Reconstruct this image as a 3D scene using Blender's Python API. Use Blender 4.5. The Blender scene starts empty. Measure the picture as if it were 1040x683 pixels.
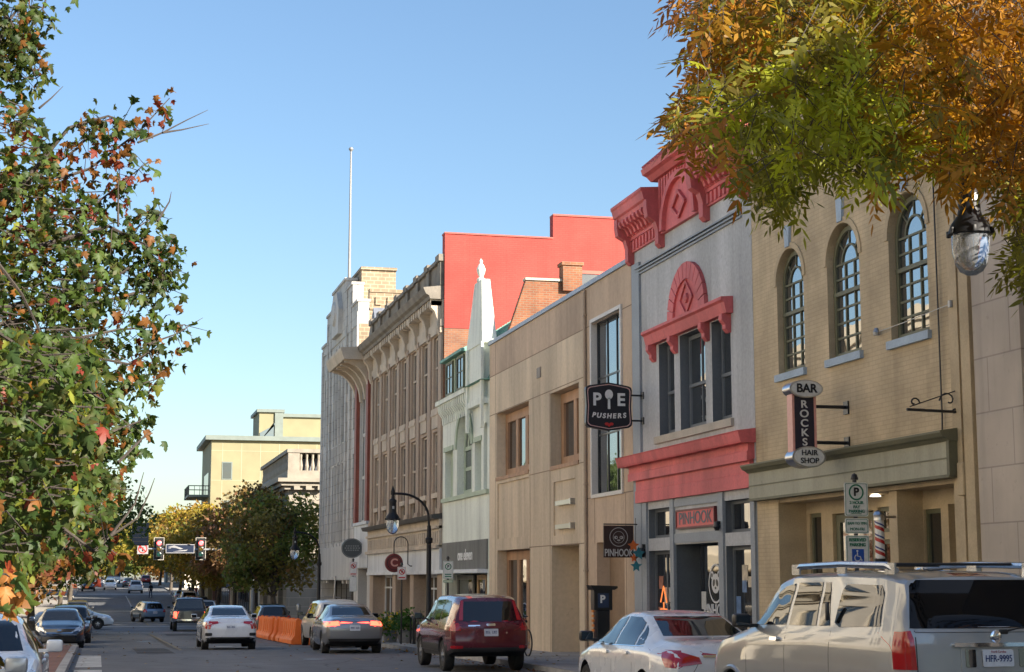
import bpy, bmesh, math, random
import numpy as np
from mathutils import Vector, Matrix
from mathutils.bvhtree import BVHTree
R = math.radians
random.seed(11); rng = np.random.default_rng(11)
scene = bpy.context.scene
COL = scene.collection
# ---------------------------------------------------------------- camera, sky, sun, exposure
# world: X to the right across the street, Y along the street away from the camera, Z up, eye level = 0
PITCH, YAW, FPX = R(8.27), R(13.72), 1702.0
cam_d = bpy.data.cameras.new('camera'); cam = bpy.data.objects.new('camera', cam_d); COL.objects.link(cam)
cam_d.sensor_width = 36; cam_d.lens = FPX / 1040 * 36; cam_d.clip_start = .1; cam_d.clip_end = 6000
cam.rotation_euler = (R(90) + PITCH, 0, -YAW)
scene.camera = cam
SUN_AZ, SUN_EL = R(139), R(25)
world = bpy.data.worlds.new('World'); scene.world = world; world.use_nodes = True
wn = world.node_tree
sky = wn.nodes.new('ShaderNodeTexSky'); sky.sky_type = 'NISHITA'; sky.sun_disc = False
sky.sun_elevation = SUN_EL; sky.sun_rotation = SUN_AZ; sky.air_density = 1.2; sky.dust_density = .8; sky.ozone_density = 4.0
wn.links.new(sky.outputs[0], wn.nodes['Background'].inputs[0]); wn.nodes['Background'].inputs[1].default_value = .066
sl = bpy.data.lights.new('sun', 'SUN'); sl.energy = 5.0; sl.angle = R(.5); sl.color = (1, .9, .76)
so = bpy.data.objects.new('sun', sl); COL.objects.link(so)
tosun = Vector((math.sin(SUN_AZ) * math.cos(SUN_EL), math.cos(SUN_AZ) * math.cos(SUN_EL), math.sin(SUN_EL)))
so.rotation_euler = tosun.to_track_quat('Z', 'Y').to_euler()
scene.view_settings.view_transform = 'Standard'; scene.view_settings.look = 'None'
scene.view_settings.exposure = 1.6; scene.view_settings.gamma = 1
scene.cycles.max_bounces = 8

# ---------------------------------------------------------------- helpers
XF = 12.14          # right-hand building line
CURB = 9.42         # right-hand kerb
LCURB, LBLD = -2.75, -6.4
PROF = [(-60, -1.55), (0, -1.75), (15, -1.83), (38, -1.99), (56, -2.25), (65, -2.5), (75, -2.62), (103, -2.97), (116, -3.07),
        (135, -3.2), (150, -3.08), (180, -2.5), (220, -1.75), (280, -.95), (350, -.6), (450, 0), (700, 1), (3000, 1)]
def gz(d): return float(np.interp(d, [p[0] for p in PROF], [p[1] for p in PROF]))
def sw(d): return gz(d) + .13

def ray(x, y):
    """direction through a photo pixel (1040x683)"""
    a, b = x - 520, -(y - 341.5)
    fh = FPX * math.cos(PITCH) - b * math.sin(PITCH); up = FPX * math.sin(PITCH) + b * math.cos(PITCH)
    return Vector((a * math.cos(YAW) + fh * math.sin(YAW), -a * math.sin(YAW) + fh * math.cos(YAW), up))
def at(x, y, D):
    r = ray(x, y); return r * (D / r.y)

class MB:
    def __init__(s): s.v = []; s.f = []; s.m = []
    def add(s, vs, fs, m=0):
        o = len(s.v); s.v += [tuple(p) for p in vs]; s.f += [tuple(i + o for i in f) for f in fs]; s.m += [m] * len(fs)
        return s
    def box(s, x0, x1, y0, y1, z0, z1, m=0):
        if x0 > x1: x0, x1 = x1, x0
        if y0 > y1: y0, y1 = y1, y0
        if z0 > z1: z0, z1 = z1, z0
        return s.add([(x0, y0, z0), (x1, y0, z0), (x1, y1, z0), (x0, y1, z0), (x0, y0, z1), (x1, y0, z1), (x1, y1, z1), (x0, y1, z1)],
                     [(0, 3, 2, 1), (4, 5, 6, 7), (0, 1, 5, 4), (1, 2, 6, 5), (2, 3, 7, 6), (3, 0, 4, 7)], m)
    def bbox(s, x0, x1, y0, y1, z0, z1, b=.01, m=0):
        """box with chamfered edges"""
        bm = bmesh.new(); bmesh.ops.create_cube(bm, size=1)
        for v in bm.verts: v.co = Vector(((x0 + x1) / 2 + v.co.x * abs(x1 - x0), (y0 + y1) / 2 + v.co.y * abs(y1 - y0), (z0 + z1) / 2 + v.co.z * abs(z1 - z0)))
        bmesh.ops.bevel(bm, geom=bm.edges[:], offset=b, segments=2, affect='EDGES', profile=.5)
        bm.verts.index_update(); s.add([v.co[:] for v in bm.verts], [[v.index for v in f.verts] for f in bm.faces], m); bm.free(); return s
    def quad(s, a, b, c, d, m=0): return s.add([a, b, c, d], [(0, 1, 2, 3)], m)
    def prism(s, pts, axis, a0, a1, m=0):
        """closed 2-D outline pushed along an axis: 'x' outline (y,z); 'y' outline (x,z); 'z' outline (x,y)"""
        n = len(pts)
        def P(p, a): return {'x': (a, p[0], p[1]), 'y': (p[0], a, p[1]), 'z': (p[0], p[1], a)}[axis]
        vs = [P(p, a0) for p in pts] + [P(p, a1) for p in pts]
        return s.add(vs, [tuple(range(n))[::-1], tuple(range(n, 2 * n))] + [(i, (i + 1) % n, n + (i + 1) % n, n + i) for i in range(n)], m)
    def tube(s, pts, rad, n=8, m=0, cap=True):
        pts = [Vector(p) for p in pts]; k = len(pts)
        if not hasattr(rad, '__len__'): rad = [rad] * k
        vs = []; prev = None
        for i, p in enumerate(pts):
            t = (pts[min(i + 1, k - 1)] - pts[max(i - 1, 0)])
            if t.length < 1e-9: t = Vector((0, 0, 1))
            t.normalize()
            a = (prev - t * prev.dot(t)) if prev is not None else t.orthogonal()
            if a.length < 1e-6: a = t.orthogonal()
            a.normalize(); prev = a; b = t.cross(a)
            for j in range(n):
                w = 2 * math.pi * j / n; vs.append(p + (a * math.cos(w) + b * math.sin(w)) * rad[i])
        fs = [(i * n + j, i * n + (j + 1) % n, (i + 1) * n + (j + 1) % n, (i + 1) * n + j) for i in range(k - 1) for j in range(n)]
        if cap: fs += [tuple(range(n))[::-1], tuple(range((k - 1) * n, k * n))]
        return s.add(vs, fs, m)
    def lathe(s, prof, c, axis='z', n=20, m=0):
        """profile of (radius, height along axis)"""
        k = len(prof); vs = []
        for r, h in prof:
            for j in range(n):
                w = 2 * math.pi * j / n; p, q = r * math.cos(w), r * math.sin(w)
                vs.append({'z': (c[0] + p, c[1] + q, c[2] + h), 'x': (c[0] + h, c[1] + p, c[2] + q), 'y': (c[0] + p, c[1] + h, c[2] + q)}[axis])
        fs = [(i * n + j, i * n + (j + 1) % n, (i + 1) * n + (j + 1) % n, (i + 1) * n + j) for i in range(k - 1) for j in range(n)]
        if prof[0][0] > 1e-4: fs.append(tuple(range(n))[::-1])
        if prof[-1][0] > 1e-4: fs.append(tuple(range((k - 1) * n, k * n)))
        return s.add(vs, fs, m)
    def build(s, name, mats, parent=None, smooth=None):
        me = bpy.data.meshes.new(name); me.from_pydata(s.v, [], s.f)
        if not isinstance(mats, (list, tuple)): mats = [mats]
        for mt in mats: me.materials.append(mt)
        if any(s.m): me.polygons.foreach_set('material_index', s.m)
        bm = bmesh.new(); bm.from_mesh(me); bmesh.ops.recalc_face_normals(bm, faces=bm.faces[:]); bm.to_mesh(me); bm.free()
        if smooth is not None:
            me.polygons.foreach_set('use_smooth', [True] * len(me.polygons)); me.set_sharp_from_angle(angle=R(smooth))
        return link(name, me, parent)
def link(name, me, parent=None):
    o = bpy.data.objects.new(name, me); COL.objects.link(o)
    if parent is not None: o.parent = parent
    return o
def tag(o, label, cat, group=None, kind=None):
    if label: o['label'] = label
    if cat: o['category'] = cat
    if group: o['group'] = group
    if kind: o['kind'] = kind
    return o
def thing(name, label, cat, loc=(0, 0, 0), rz=0, group=None):
    o = bpy.data.objects.new(name, None); COL.objects.link(o); o.location = loc; o.rotation_euler = (0, 0, rz); o.empty_display_size = .2
    return tag(o, label, cat, group)
def copy_tree(o, parent=None):
    kids = [c for c in bpy.data.objects if c.parent == o]
    c = o.copy(); COL.objects.link(c)
    if parent is not None: c.parent = parent
    for k in kids: copy_tree(k, c)
    return c
_fonts = {}
def text(s, size, mat, parent, loc, face='cam', name='lettering', ext=.006, sx=1, align='CENTER', roll=0, bold=0, shear=0):
    cu = bpy.data.curves.new(name, 'FONT'); cu.body = s; cu.size = size; cu.extrude = ext; cu.align_x = align; cu.align_y = 'CENTER'
    cu.offset = bold; cu.shear = shear; cu.space_line = .9
    t = bpy.data.objects.new(name, cu); COL.objects.link(t)
    me = bpy.data.meshes.new_from_object(t.evaluated_get(bpy.context.evaluated_depsgraph_get()))
    bpy.data.objects.remove(t); bpy.data.curves.remove(cu)
    rot = {'cam': (R(90), 0, 0), 'street': (R(90), 0, R(-90)), 'up': (0, 0, 0), 'away': (R(90), 0, R(180))}[face]
    me.transform(Matrix.Translation(Vector(loc)) @ Matrix.Rotation(rot[2], 4, 'Z') @ Matrix.Rotation(rot[0], 4, 'X') @ Matrix.Rotation(roll, 4, 'Z') @ Matrix.Diagonal((sx, 1, 1, 1)))
    me.materials.clear(); me.materials.append(mat)
    return link(name, me, parent)

# ---------------------------------------------------------------- materials
def stains(n, l, tc, val, amt=.22):
    """rain streaks and blotchy dirt multiplied into a brightness value"""
    for sc, s, lo, hi, k in (((1, 1, .07), 2.6, .50, .72, amt), ((1, 1, .6), .55, .52, .75, amt * .8), ((1, 1, 1), 7, .62, .72, amt * .9)):
        mp = n.new('ShaderNodeMapping'); mp.inputs['Scale'].default_value = sc; mp.inputs['Location'].default_value = (3.1 * s, 1.7, 5.3); l.new(tc.outputs['Object'], mp.inputs[0])
        t = n.new('ShaderNodeTexNoise'); t.inputs['Scale'].default_value = s; t.inputs['Detail'].default_value = 5; t.inputs['Roughness'].default_value = .65; l.new(mp.outputs[0], t.inputs[0])
        a = n.new('ShaderNodeMapRange'); a.inputs[1].default_value = lo; a.inputs[2].default_value = hi; a.inputs[3].default_value = 1; a.inputs[4].default_value = 1 - k; l.new(t.outputs[0], a.inputs[0])
        m = n.new('ShaderNodeMath'); m.operation = 'MULTIPLY'; l.new(val.outputs[0], m.inputs[0]); l.new(a.outputs[0], m.inputs[1]); val = m
    return val
def M(name, col, rough=.75, var=.18, scale=1.5, fine=.08, bump=0., metal=0., spec=.5, streak=False, coat=0., emit=None, es=0., trans=0., alpha=1., noise_col=None):
    m = bpy.data.materials.new(name); m.use_nodes = True; n = m.node_tree.nodes; l = m.node_tree.links; b = n['Principled BSDF']
    b.inputs['Base Color'].default_value = (*col, 1); b.inputs['Roughness'].default_value = rough; b.inputs['Metallic'].default_value = metal
    b.inputs['Specular IOR Level'].default_value = spec; b.inputs['Coat Weight'].default_value = coat; b.inputs['Coat Roughness'].default_value = .04
    b.inputs['Transmission Weight'].default_value = trans
    if emit: b.inputs['Emission Color'].default_value = (*emit, 1); b.inputs['Emission Strength'].default_value = es
    if var > 0 or bump:
        tc = n.new('ShaderNodeTexCoord'); mp = n.new('ShaderNodeMapping'); l.new(tc.outputs['Object'], mp.inputs[0])
        if streak: mp.inputs['Scale'].default_value = (1, 1, .18)
        n1 = n.new('ShaderNodeTexNoise'); n1.inputs['Scale'].default_value = scale; n1.inputs['Detail'].default_value = 6; l.new(mp.outputs[0], n1.inputs[0])
        n2 = n.new('ShaderNodeTexNoise'); n2.inputs['Scale'].default_value = scale * 17; n2.inputs['Detail'].default_value = 3; l.new(tc.outputs['Object'], n2.inputs[0])
        a = n.new('ShaderNodeMapRange'); a.inputs[1].default_value = .3; a.inputs[2].default_value = .7; a.inputs[3].default_value = 1 - var; a.inputs[4].default_value = 1 + var; l.new(n1.outputs[0], a.inputs[0])
        c = n.new('ShaderNodeMapRange'); c.inputs[1].default_value = .3; c.inputs[2].default_value = .7; c.inputs[3].default_value = 1 - fine; c.inputs[4].default_value = 1 + fine; l.new(n2.outputs[0], c.inputs[0])
        mu = n.new('ShaderNodeMath'); mu.operation = 'MULTIPLY'; l.new(a.outputs[0], mu.inputs[0]); l.new(c.outputs[0], mu.inputs[1])
        if streak: mu = stains(n, l, tc, mu)
        vm = n.new('ShaderNodeVectorMath'); vm.operation = 'SCALE'; vm.inputs[0].default_value = col; l.new(mu.outputs[0], vm.inputs['Scale'])
        l.new(vm.outputs[0], b.inputs['Base Color'])
        if bump:
            bp = n.new('ShaderNodeBump'); bp.inputs['Strength'].default_value = bump; bp.inputs['Distance'].default_value = .02; l.new(n2.outputs[0], bp.inputs['Height']); l.new(bp.outputs[0], b.inputs['Normal'])
    return m
def brickM(name, c1, c2, mortar, bw=.215, bh=.075, mw=.012, plane='street', rough=.85, bump=.35, var=.2, msmooth=.2, stain=0.0):
    """brick or block courses; plane 'street' = wall along the street, 'cross' = wall across it"""
    m = bpy.data.materials.new(name); m.use_nodes = True; n = m.node_tree.nodes; l = m.node_tree.links; b = n['Principled BSDF']
    tc = n.new('ShaderNodeTexCoord'); sp = n.new('ShaderNodeSeparateXYZ'); cb = n.new('ShaderNodeCombineXYZ'); l.new(tc.outputs['Object'], sp.inputs[0])
    if plane == 'both':
        ad = n.new('ShaderNodeMath'); l.new(sp.outputs['X'], ad.inputs[0]); l.new(sp.outputs['Y'], ad.inputs[1]); l.new(ad.outputs[0], cb.inputs[0])
    else: l.new(sp.outputs['Y' if plane == 'street' else 'X'], cb.inputs[0])
    l.new(sp.outputs['Z' if plane != 'ground' else 'Y'], cb.inputs[1])
    br = n.new('ShaderNodeTexBrick'); l.new(cb.outputs[0], br.inputs[0])
    br.inputs['Color1'].default_value = (*c1, 1); br.inputs['Color2'].default_value = (*c2, 1); br.inputs['Mortar'].default_value = (*mortar, 1)
    br.inputs['Scale'].default_value = 1; br.inputs['Mortar Size'].default_value = mw; br.inputs['Mortar Smooth'].default_value = msmooth
    br.inputs['Brick Width'].default_value = bw; br.inputs['Row Height'].default_value = bh; br.inputs['Bias'].default_value = 0
    n1 = n.new('ShaderNodeTexNoise'); n1.inputs['Scale'].default_value = .9; n1.inputs['Detail'].default_value = 7; l.new(tc.outputs['Object'], n1.inputs[0])
    a = n.new('ShaderNodeMapRange'); a.inputs[1].default_value = .3; a.inputs[2].default_value = .7; a.inputs[3].default_value = 1 - var; a.inputs[4].default_value = 1 + var; l.new(n1.outputs[0], a.inputs[0]); a = stains(n, l, tc, a, .16)
    vm = n.new('ShaderNodeVectorMath'); vm.operation = 'SCALE'; l.new(br.outputs[0], vm.inputs[0]); l.new(a.outputs[0], vm.inputs['Scale']); l.new(vm.outputs[0], b.inputs['Base Color'])
    b.inputs['Roughness'].default_value = rough
    bp = n.new('ShaderNodeBump'); bp.inputs['Strength'].default_value = bump; bp.inputs['Distance'].default_value = .01; bp.invert = True; l.new(br.outputs['Fac'], bp.inputs['Height']); l.new(bp.outputs[0], b.inputs['Normal'])
    return m
def leafM(name, trans=.45):
    m = bpy.data.materials.new(name); m.use_nodes = True; n = m.node_tree.nodes; l = m.node_tree.links
    at_ = n.new('ShaderNodeAttribute'); at_.attribute_name = 'Col'
    d = n['Principled BSDF']; d.inputs['Roughness'].default_value = .5; d.inputs['Specular IOR Level'].default_value = .3; l.new(at_.outputs[0], d.inputs['Base Color'])
    t = n.new('ShaderNodeBsdfTranslucent'); g = n.new('ShaderNodeVectorMath'); g.operation = 'MULTIPLY'; g.inputs[1].default_value = (1.25, 1.2, .6); l.new(at_.outputs[0], g.inputs[0]); l.new(g.outputs[0], t.inputs[0])
    mx = n.new('ShaderNodeMixShader'); mx.inputs[0].default_value = trans; l.new(d.outputs[0], mx.inputs[1]); l.new(t.outputs[0], mx.inputs[2]); l.new(mx.outputs[0], n['Material Output'].inputs[0])
    return m
def glassM(name, tint=(.02, .025, .03), rough=.02, wav=.0, ior=2.0, spec=.9):
    m = M(name, tint, rough, 0, spec=spec)
    n = m.node_tree.nodes; l = m.node_tree.links; b = n['Principled BSDF']; b.inputs['IOR'].default_value = ior
    if wav:
        tc = n.new('ShaderNodeTexCoord'); t = n.new('ShaderNodeTexNoise'); t.inputs['Scale'].default_value = 1.3; t.inputs['Detail'].default_value = 1; l.new(tc.outputs['Object'], t.inputs[0])
        bp = n.new('ShaderNodeBump'); bp.inputs['Strength'].default_value = wav; bp.inputs['Distance'].default_value = .05; l.new(t.outputs[0], bp.inputs['Height']); l.new(bp.outputs[0], b.inputs['Normal'])
    return m
GLASS = glassM('window_glass', (.025, .03, .035), .02, .12, ior=2.7)
DARKGLASS = glassM('shop_glass', (.015, .016, .018), .03, .05)
CARGLASS = glassM('car_glass', (.006, .007, .009), .02, ior=1.42)
REARGLASS = glassM('tinted_rear_glass', (.004, .004, .005), .02, ior=1.3, spec=.4)
BLACK = M('black_paint', (.012, .012, .013), .4, .1)
BLACKM = M('black_iron', (.012, .013, .016), .35, .15, metal=0)
DARK = M('dark_interior', (.012, .011, .010), .9, .2)
WHITE = M('white_paint', (.75, .75, .73), .5, .06)
SILVER = M('brushed_metal', (.55, .56, .58), .3, .05, metal=1)
CHROME = M('chrome', (.75, .76, .78), .08, 0, metal=1)
STEEL = M('galvanised_steel', (.35, .36, .37), .45, .1, metal=.8)
RUBBER = M('tyre_rubber', (.014, .014, .014), .8, .15, scale=4)
REDL = M('tail_lamp_red', (.38, .008, .012), .12, 0, spec=.7, coat=.6)
REDLIT = M('brake_lamp_lit', (.6, .02, .02), .2, 0, emit=(1, .06, .03), es=3.0)
LAMPW = M('clear_lamp', (.6, .62, .64), .08, 0, metal=.6, coat=.5)
PLATE = M('plate_white', (.62, .64, .68), .4, .1)
INK = M('plate_ink', (.03, .05, .16), .6, 0)

# ---------------------------------------------------------------- facade tools
def wall_front(mb, d0, d1, z0, z1, holes, x=XF, r=.22, m=0, mr=None):
    """street front of a building at plane x with real openings (d0,d1,z0,z1[,'arch']) and reveals r deep"""
    mr = m if mr is None else mr
    ds = sorted({d0, d1, *[h[0] for h in holes], *[h[1] for h in holes]}); zs = sorted({z0, z1, *[h[2] for h in holes], *[h[3] for h in holes]})
    ds = [d for d in ds if d0 - 1e-6 <= d <= d1 + 1e-6]; zs = [z for z in zs if z0 - 1e-6 <= z <= z1 + 1e-6]
    for j in range(len(zs) - 1):
        za, zb = zs[j], zs[j + 1]; run = None
        for i in range(len(ds)):
            solid = False
            if i < len(ds) - 1:
                dm, zm = (ds[i] + ds[i + 1]) / 2, (za + zb) / 2
                solid = not any(h[0] < dm < h[1] and h[2] < zm < h[3] for h in holes)
            if solid and run is None: run = ds[i]
            if not solid and run is not None:
                mb.quad((x, run, za), (x, ds[i], za), (x, ds[i], zb), (x, run, zb), m); run = None
    for h in holes:
        a, b, c, e = h[:4]; rr = h[5] if len(h) > 5 else r
        if len(h) > 4 and h[4] == 'arch':
            rad = (b - a) / 2; cy = (a + b) / 2; sp = e - rad; N = 16
            arc = [(cy + rad * math.cos(math.pi * k / N), sp + rad * math.sin(math.pi * k / N)) for k in range(N + 1)]
            for k in range(N):
                (p, q), (s_, t) = arc[k], arc[k + 1]
                mb.quad((x, p, q), (x, p, e), (x, s_, e), (x, s_, t), m)
                mb.quad((x, p, q), (x, s_, t), (x + rr, s_, t), (x + rr, p, q), mr)
            top = sp
        else:
            top = e; mb.quad((x, a, e), (x, b, e), (x + rr, b, e), (x + rr, a, e), mr)
        mb.quad((x, a, c), (x, a, top), (x + rr, a, top), (x + rr, a, c), mr); mb.quad((x, b, c), (x, b, top), (x + rr, b, top), (x + rr, b, c), mr)
        mb.quad((x, a, c), (x, b, c), (x + rr, b, c), (x + rr, a, c), mr)
def shell(mb, d0, d1, z0, z1, x=XF, xb=30, m=0, roof=0):
    """the sides, back and roof that close a building behind its street front"""
    mb.quad((x, d0, z0), (x, d0, z1), (xb, d0, z1), (xb, d0, z0), m); mb.quad((x, d1, z0), (x, d1, z1), (xb, d1, z1), (xb, d1, z0), m)
    mb.quad((xb, d0, z0), (xb, d0, z1), (xb, d1, z1), (xb, d1, z0), m); mb.quad((x, d0, z1), (x, d1, z1), (xb, d1, z1), (xb, d0, z1), roof)
def window(parent, d0, d1, z0, z1, x, cols, rows, fm, gm=None, fw=.06, bw=.03, arch=False, name='window', mid=None, thick=.06):
    """timber or metal frame with glazing bars and its pane as a child"""
    mb = MB(); gm = gm or GLASS; rad = (d1 - d0) / 2; cy = (d0 + d1) / 2; zt = z1 - rad if arch else z1
    mb.box(x, x + thick, d0, d0 + fw, z0, zt); mb.box(x, x + thick, d1 - fw, d1, z0, zt); mb.box(x, x + thick, d0 + fw, d1 - fw, z0, z0 + fw)
    if not arch: mb.box(x, x + thick, d0 + fw, d1 - fw, z1 - fw, z1)
    if cols > 1:
        for k in range(1, cols):
            d = d0 + fw + (d1 - d0 - 2 * fw) * k / cols; mb.box(x + .012, x + thick - .008, d - bw / 2, d + bw / 2, z0 + fw, zt - (0 if arch else fw))
    for k in range(1, rows + (1 if arch else 0)):
        z = z0 + fw + (zt - z0 - fw) * k / rows; mb.box(x + .015, x + thick - .012, d0 + fw, d1 - fw, z - bw / 2, z + bw / 2)
    for mz in ([mid] if isinstance(mid, (int, float)) else (mid or [])): mb.box(x - .012, x + thick + .004, d0 + .004, d1 - .004, mz - .035, mz + .035)
    if arch:
        N = 14
        for k in range(N):
            a0, a1 = math.pi * k / N, math.pi * (k + 1) / N
            for (ra, rb, xx0, xx1) in ((rad - fw, rad, x, x + thick), (rad * .48 - bw / 2, rad * .48 + bw / 2, x + .012, x + thick - .01)):
                p = [(cy + q * math.cos(w), zt + q * math.sin(w)) for q, w in ((ra, a0), (rb, a0), (rb, a1), (ra, a1))]
                mb.prism(p, 'x', xx0, xx1)
        for w in (R(45), R(90), R(135)):
            mb.tube([(x + thick / 2, cy + rad * .48 * math.cos(w), zt + rad * .48 * math.sin(w)), (x + thick / 2, cy + (rad - fw) * math.cos(w), zt + (rad - fw) * math.sin(w))], bw / 2, 4)
    o = mb.build(name, fm, parent)
    g = MB(); gx = x + thick * .6
    if arch:
        pts = [(d0 + .01, z0 + .01), (d1 - .01, z0 + .01)] + [(cy + (rad - .01) * math.cos(math.pi * k / 14), zt + (rad - .01) * math.sin(math.pi * k / 14)) for k in range(15)]
        g.prism(pts, 'x', gx, gx + .012)
    else: g.box(gx, gx + .012, d0 + .01, d1 - .01, z0 + .01, z1 - .01)
    g.build('pane', gm, o)
    return o
def rebase(t, loc):
    loc = Vector(loc); t.location = loc
    for c in bpy.data.objects:
        if c.parent == t: c.location = c.location - loc
    return t
# ================================================================ THE SETTING: ground, road, pavements
DS = sorted(set([-60] + list(range(-55, 140, 5)) + list(range(140, 360, 10)) + [400, 450, 520, 600, 700, 900, 1400, 3000]))
def strip(mb, x0, x1, dz, ds, m=0):
    for a, b in zip(ds[:-1], ds[1:]):
        mb.quad((x0, a, gz(a) + dz), (x1, a, gz(a) + dz), (x1, b, gz(b) + dz), (x0, b, gz(b) + dz), m)
asphalt = bpy.data.materials.new('asphalt'); asphalt.use_nodes = True
def _asph():
    n = asphalt.node_tree.nodes; l = asphalt.node_tree.links; b = n['Principled BSDF']; b.inputs['Roughness'].default_value = .85
    tc = n.new('ShaderNodeTexCoord')
    def noise(s, sc=(1, 1, 1), det=5):
        mp = n.new('ShaderNodeMapping'); mp.inputs['Scale'].default_value = sc; l.new(tc.outputs['Object'], mp.inputs[0])
        t = n.new('ShaderNodeTexNoise'); t.inputs['Scale'].default_value = s; t.inputs['Detail'].default_value = det; l.new(mp.outputs[0], t.inputs[0]); return t
    big = noise(.25, (1.6, .25, 1)); mid = noise(1.4, (1, .5, 1)); fine = noise(60, det=2)
    cr = n.new('ShaderNodeValToRGB'); cr.color_ramp.elements[0].position = .3; cr.color_ramp.elements[1].position = .72
    cr.color_ramp.elements[0].color = (.085, .09, .097, 1); cr.color_ramp.elements[1].color = (.15, .155, .163, 1); l.new(big.outputs[0], cr.inputs[0])
    c2 = n.new('ShaderNodeMapRange'); c2.inputs[3].default_value = .7; c2.inputs[4].default_value = 1.3; l.new(mid.outputs[0], c2.inputs[0])
    c3 = n.new('ShaderNodeMapRange'); c3.inputs[3].default_value = .6; c3.inputs[4].default_value = 1.4; l.new(fine.outputs[0], c3.inputs[0])
    mu = n.new('ShaderNodeMath'); mu.operation = 'MULTIPLY'; l.new(c2.outputs[0], mu.inputs[0]); l.new(c3.outputs[0], mu.inputs[1])
    vo = n.new('ShaderNodeTexVoronoi'); vo.feature = 'DISTANCE_TO_EDGE'; vo.inputs['Scale'].default_value = .33; vo.inputs['Randomness'].default_value = 1
    dis = n.new('ShaderNodeVectorMath'); dis.operation = 'SCALE'; dis.inputs['Scale'].default_value = .7; l.new(mid.outputs[1], dis.inputs[0])
    ad = n.new('ShaderNodeVectorMath'); l.new(tc.outputs['Object'], ad.inputs[0]); l.new(dis.outputs[0], ad.inputs[1]); l.new(ad.outputs[0], vo.inputs[0])
    ck = n.new('ShaderNodeMapRange'); ck.inputs[1].default_value = .003; ck.inputs[2].default_value = .011; ck.inputs[3].default_value = .5; ck.inputs[4].default_value = 1; l.new(vo.outputs['Distance'], ck.inputs[0])
    m2 = n.new('ShaderNodeMath'); m2.operation = 'MULTIPLY'; l.new(mu.outputs[0], m2.inputs[0]); l.new(ck.outputs[0], m2.inputs[1])
    vm = n.new('ShaderNodeVectorMath'); vm.operation = 'SCALE'; l.new(cr.outputs[0], vm.inputs[0]); l.new(m2.outputs[0], vm.inputs['Scale']); l.new(vm.outputs[0], b.inputs['Base Color'])
    bp = n.new('ShaderNodeBump'); bp.inputs['Strength'].default_value = .25; bp.inputs['Distance'].default_value = .01; l.new(fine.outputs[0], bp.inputs['Height']); l.new(bp.outputs[0], b.inputs['Normal'])
_asph()
CONC = M('sidewalk_concrete', (.30, .28, .25), .9, .18, 1.2, .1, .1)
KERBM = M('kerb_concrete', (.34, .33, .31), .9, .22, 2.5, .12, .1)
PAINT = M('road_paint', (.40, .40, .38), .8, .3, 2.2, .25)
YPAINT = M('yellow_road_paint', (.20, .165, .10), .85, .35, 2.2, .3)
REDBRICK_G = brickM('brick_paving', (.20, .085, .06), (.25, .11, .08), (.14, .12, .11), .2, .1, .008, 'ground', .9, .2)
g = MB(); strip(g, -2500, 2500, -.09, DS); tag(g.build('ground', M('town_ground', (.16, .15, .12), .95, .25, .3)), None, None, kind='structure')
g = MB(); strip(g, LCURB, CURB, 0, DS)
for a, b in ((97, 113),):
    strip(g, CURB, 80, 0, [a, a + 8, b]); strip(g, -80, LCURB, 0, [a, a + 8, b])
tag(g.build('road', asphalt), None, None, kind='structure')
def pavement(name, x0, x1, ds, kerb_side, mat):
    s = MB(); strip(s, x0, x1, .13, ds); o = tag(s.build(name, mat), None, None, kind='structure')
    k = MB(); xe = x0 if kerb_side < 0 else x1
    for a, b in zip(ds[:-1], ds[1:]):
        xi = xe - kerb_side * .15
        k.add([(xe, a, gz(a) - .1), (xi, a, gz(a) - .1), (xi, a, gz(a) + .134), (xe - kerb_side * -.0, a, gz(a) + .125),
               (xe, b, gz(b) - .1), (xi, b, gz(b) - .1), (xi, b, gz(b) + .134), (xe, b, gz(b) + .125)], [(0, 3, 7, 4), (3, 2, 6, 7), (0, 1, 2, 3), (4, 7, 6, 5)])
        ob = None
    tag(k.build('kerb', KERBM), None, None, kind='structure'); return o
d1 = [-60, -40, -20, 0, 10, 20, 30, 40, 50, 56, 60, 65, 70, 75, 85, 92, 97]; d2 = [113, 116, 125, 135, 150, 165, 180, 200, 220, 250, 280, 350, 450]
pavement('sidewalk', CURB, 16, d1, -1, CONC); pavement('sidewalk', CURB, 16, d2, -1, CONC)
pavement('sidewalk', -9, LCURB, d1, 1, CONC); pavement('sidewalk', -9, LCURB, d2, 1, CONC)
# brick-paved kerb extension on the left, in front of the parked dark blue sedan
be = MB(); dd = [33, 38, 45, 52, 56, 60, 61.5]
strip(be, LCURB + .002, -.78, .136, dd); tag(be.build('brick_pavement', REDBRICK_G), None, None, kind='structure')
k = MB()
for a, b in zip(dd[:-1], dd[1:]):
    k.add([(-.78, a, gz(a) - .1), (-.78, a, gz(a) + .14), (-.6, a, gz(a) + .13), (-.58, a, gz(a) - .1), (-.78, b, gz(b) - .1), (-.78, b, gz(b) + .14), (-.6, b, gz(b) + .13), (-.58, b, gz(b) - .1)],
          [(1, 2, 6, 5), (2, 3, 7, 6), (0, 1, 2, 3), (4, 7, 6, 5)])
for a in (33, 61.5): k.box(LCURB, -.78, a - .08, a + .08, gz(a) - .1, gz(a) + .142)
tag(k.build('kerb', KERBM), None, None, kind='structure')
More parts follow.
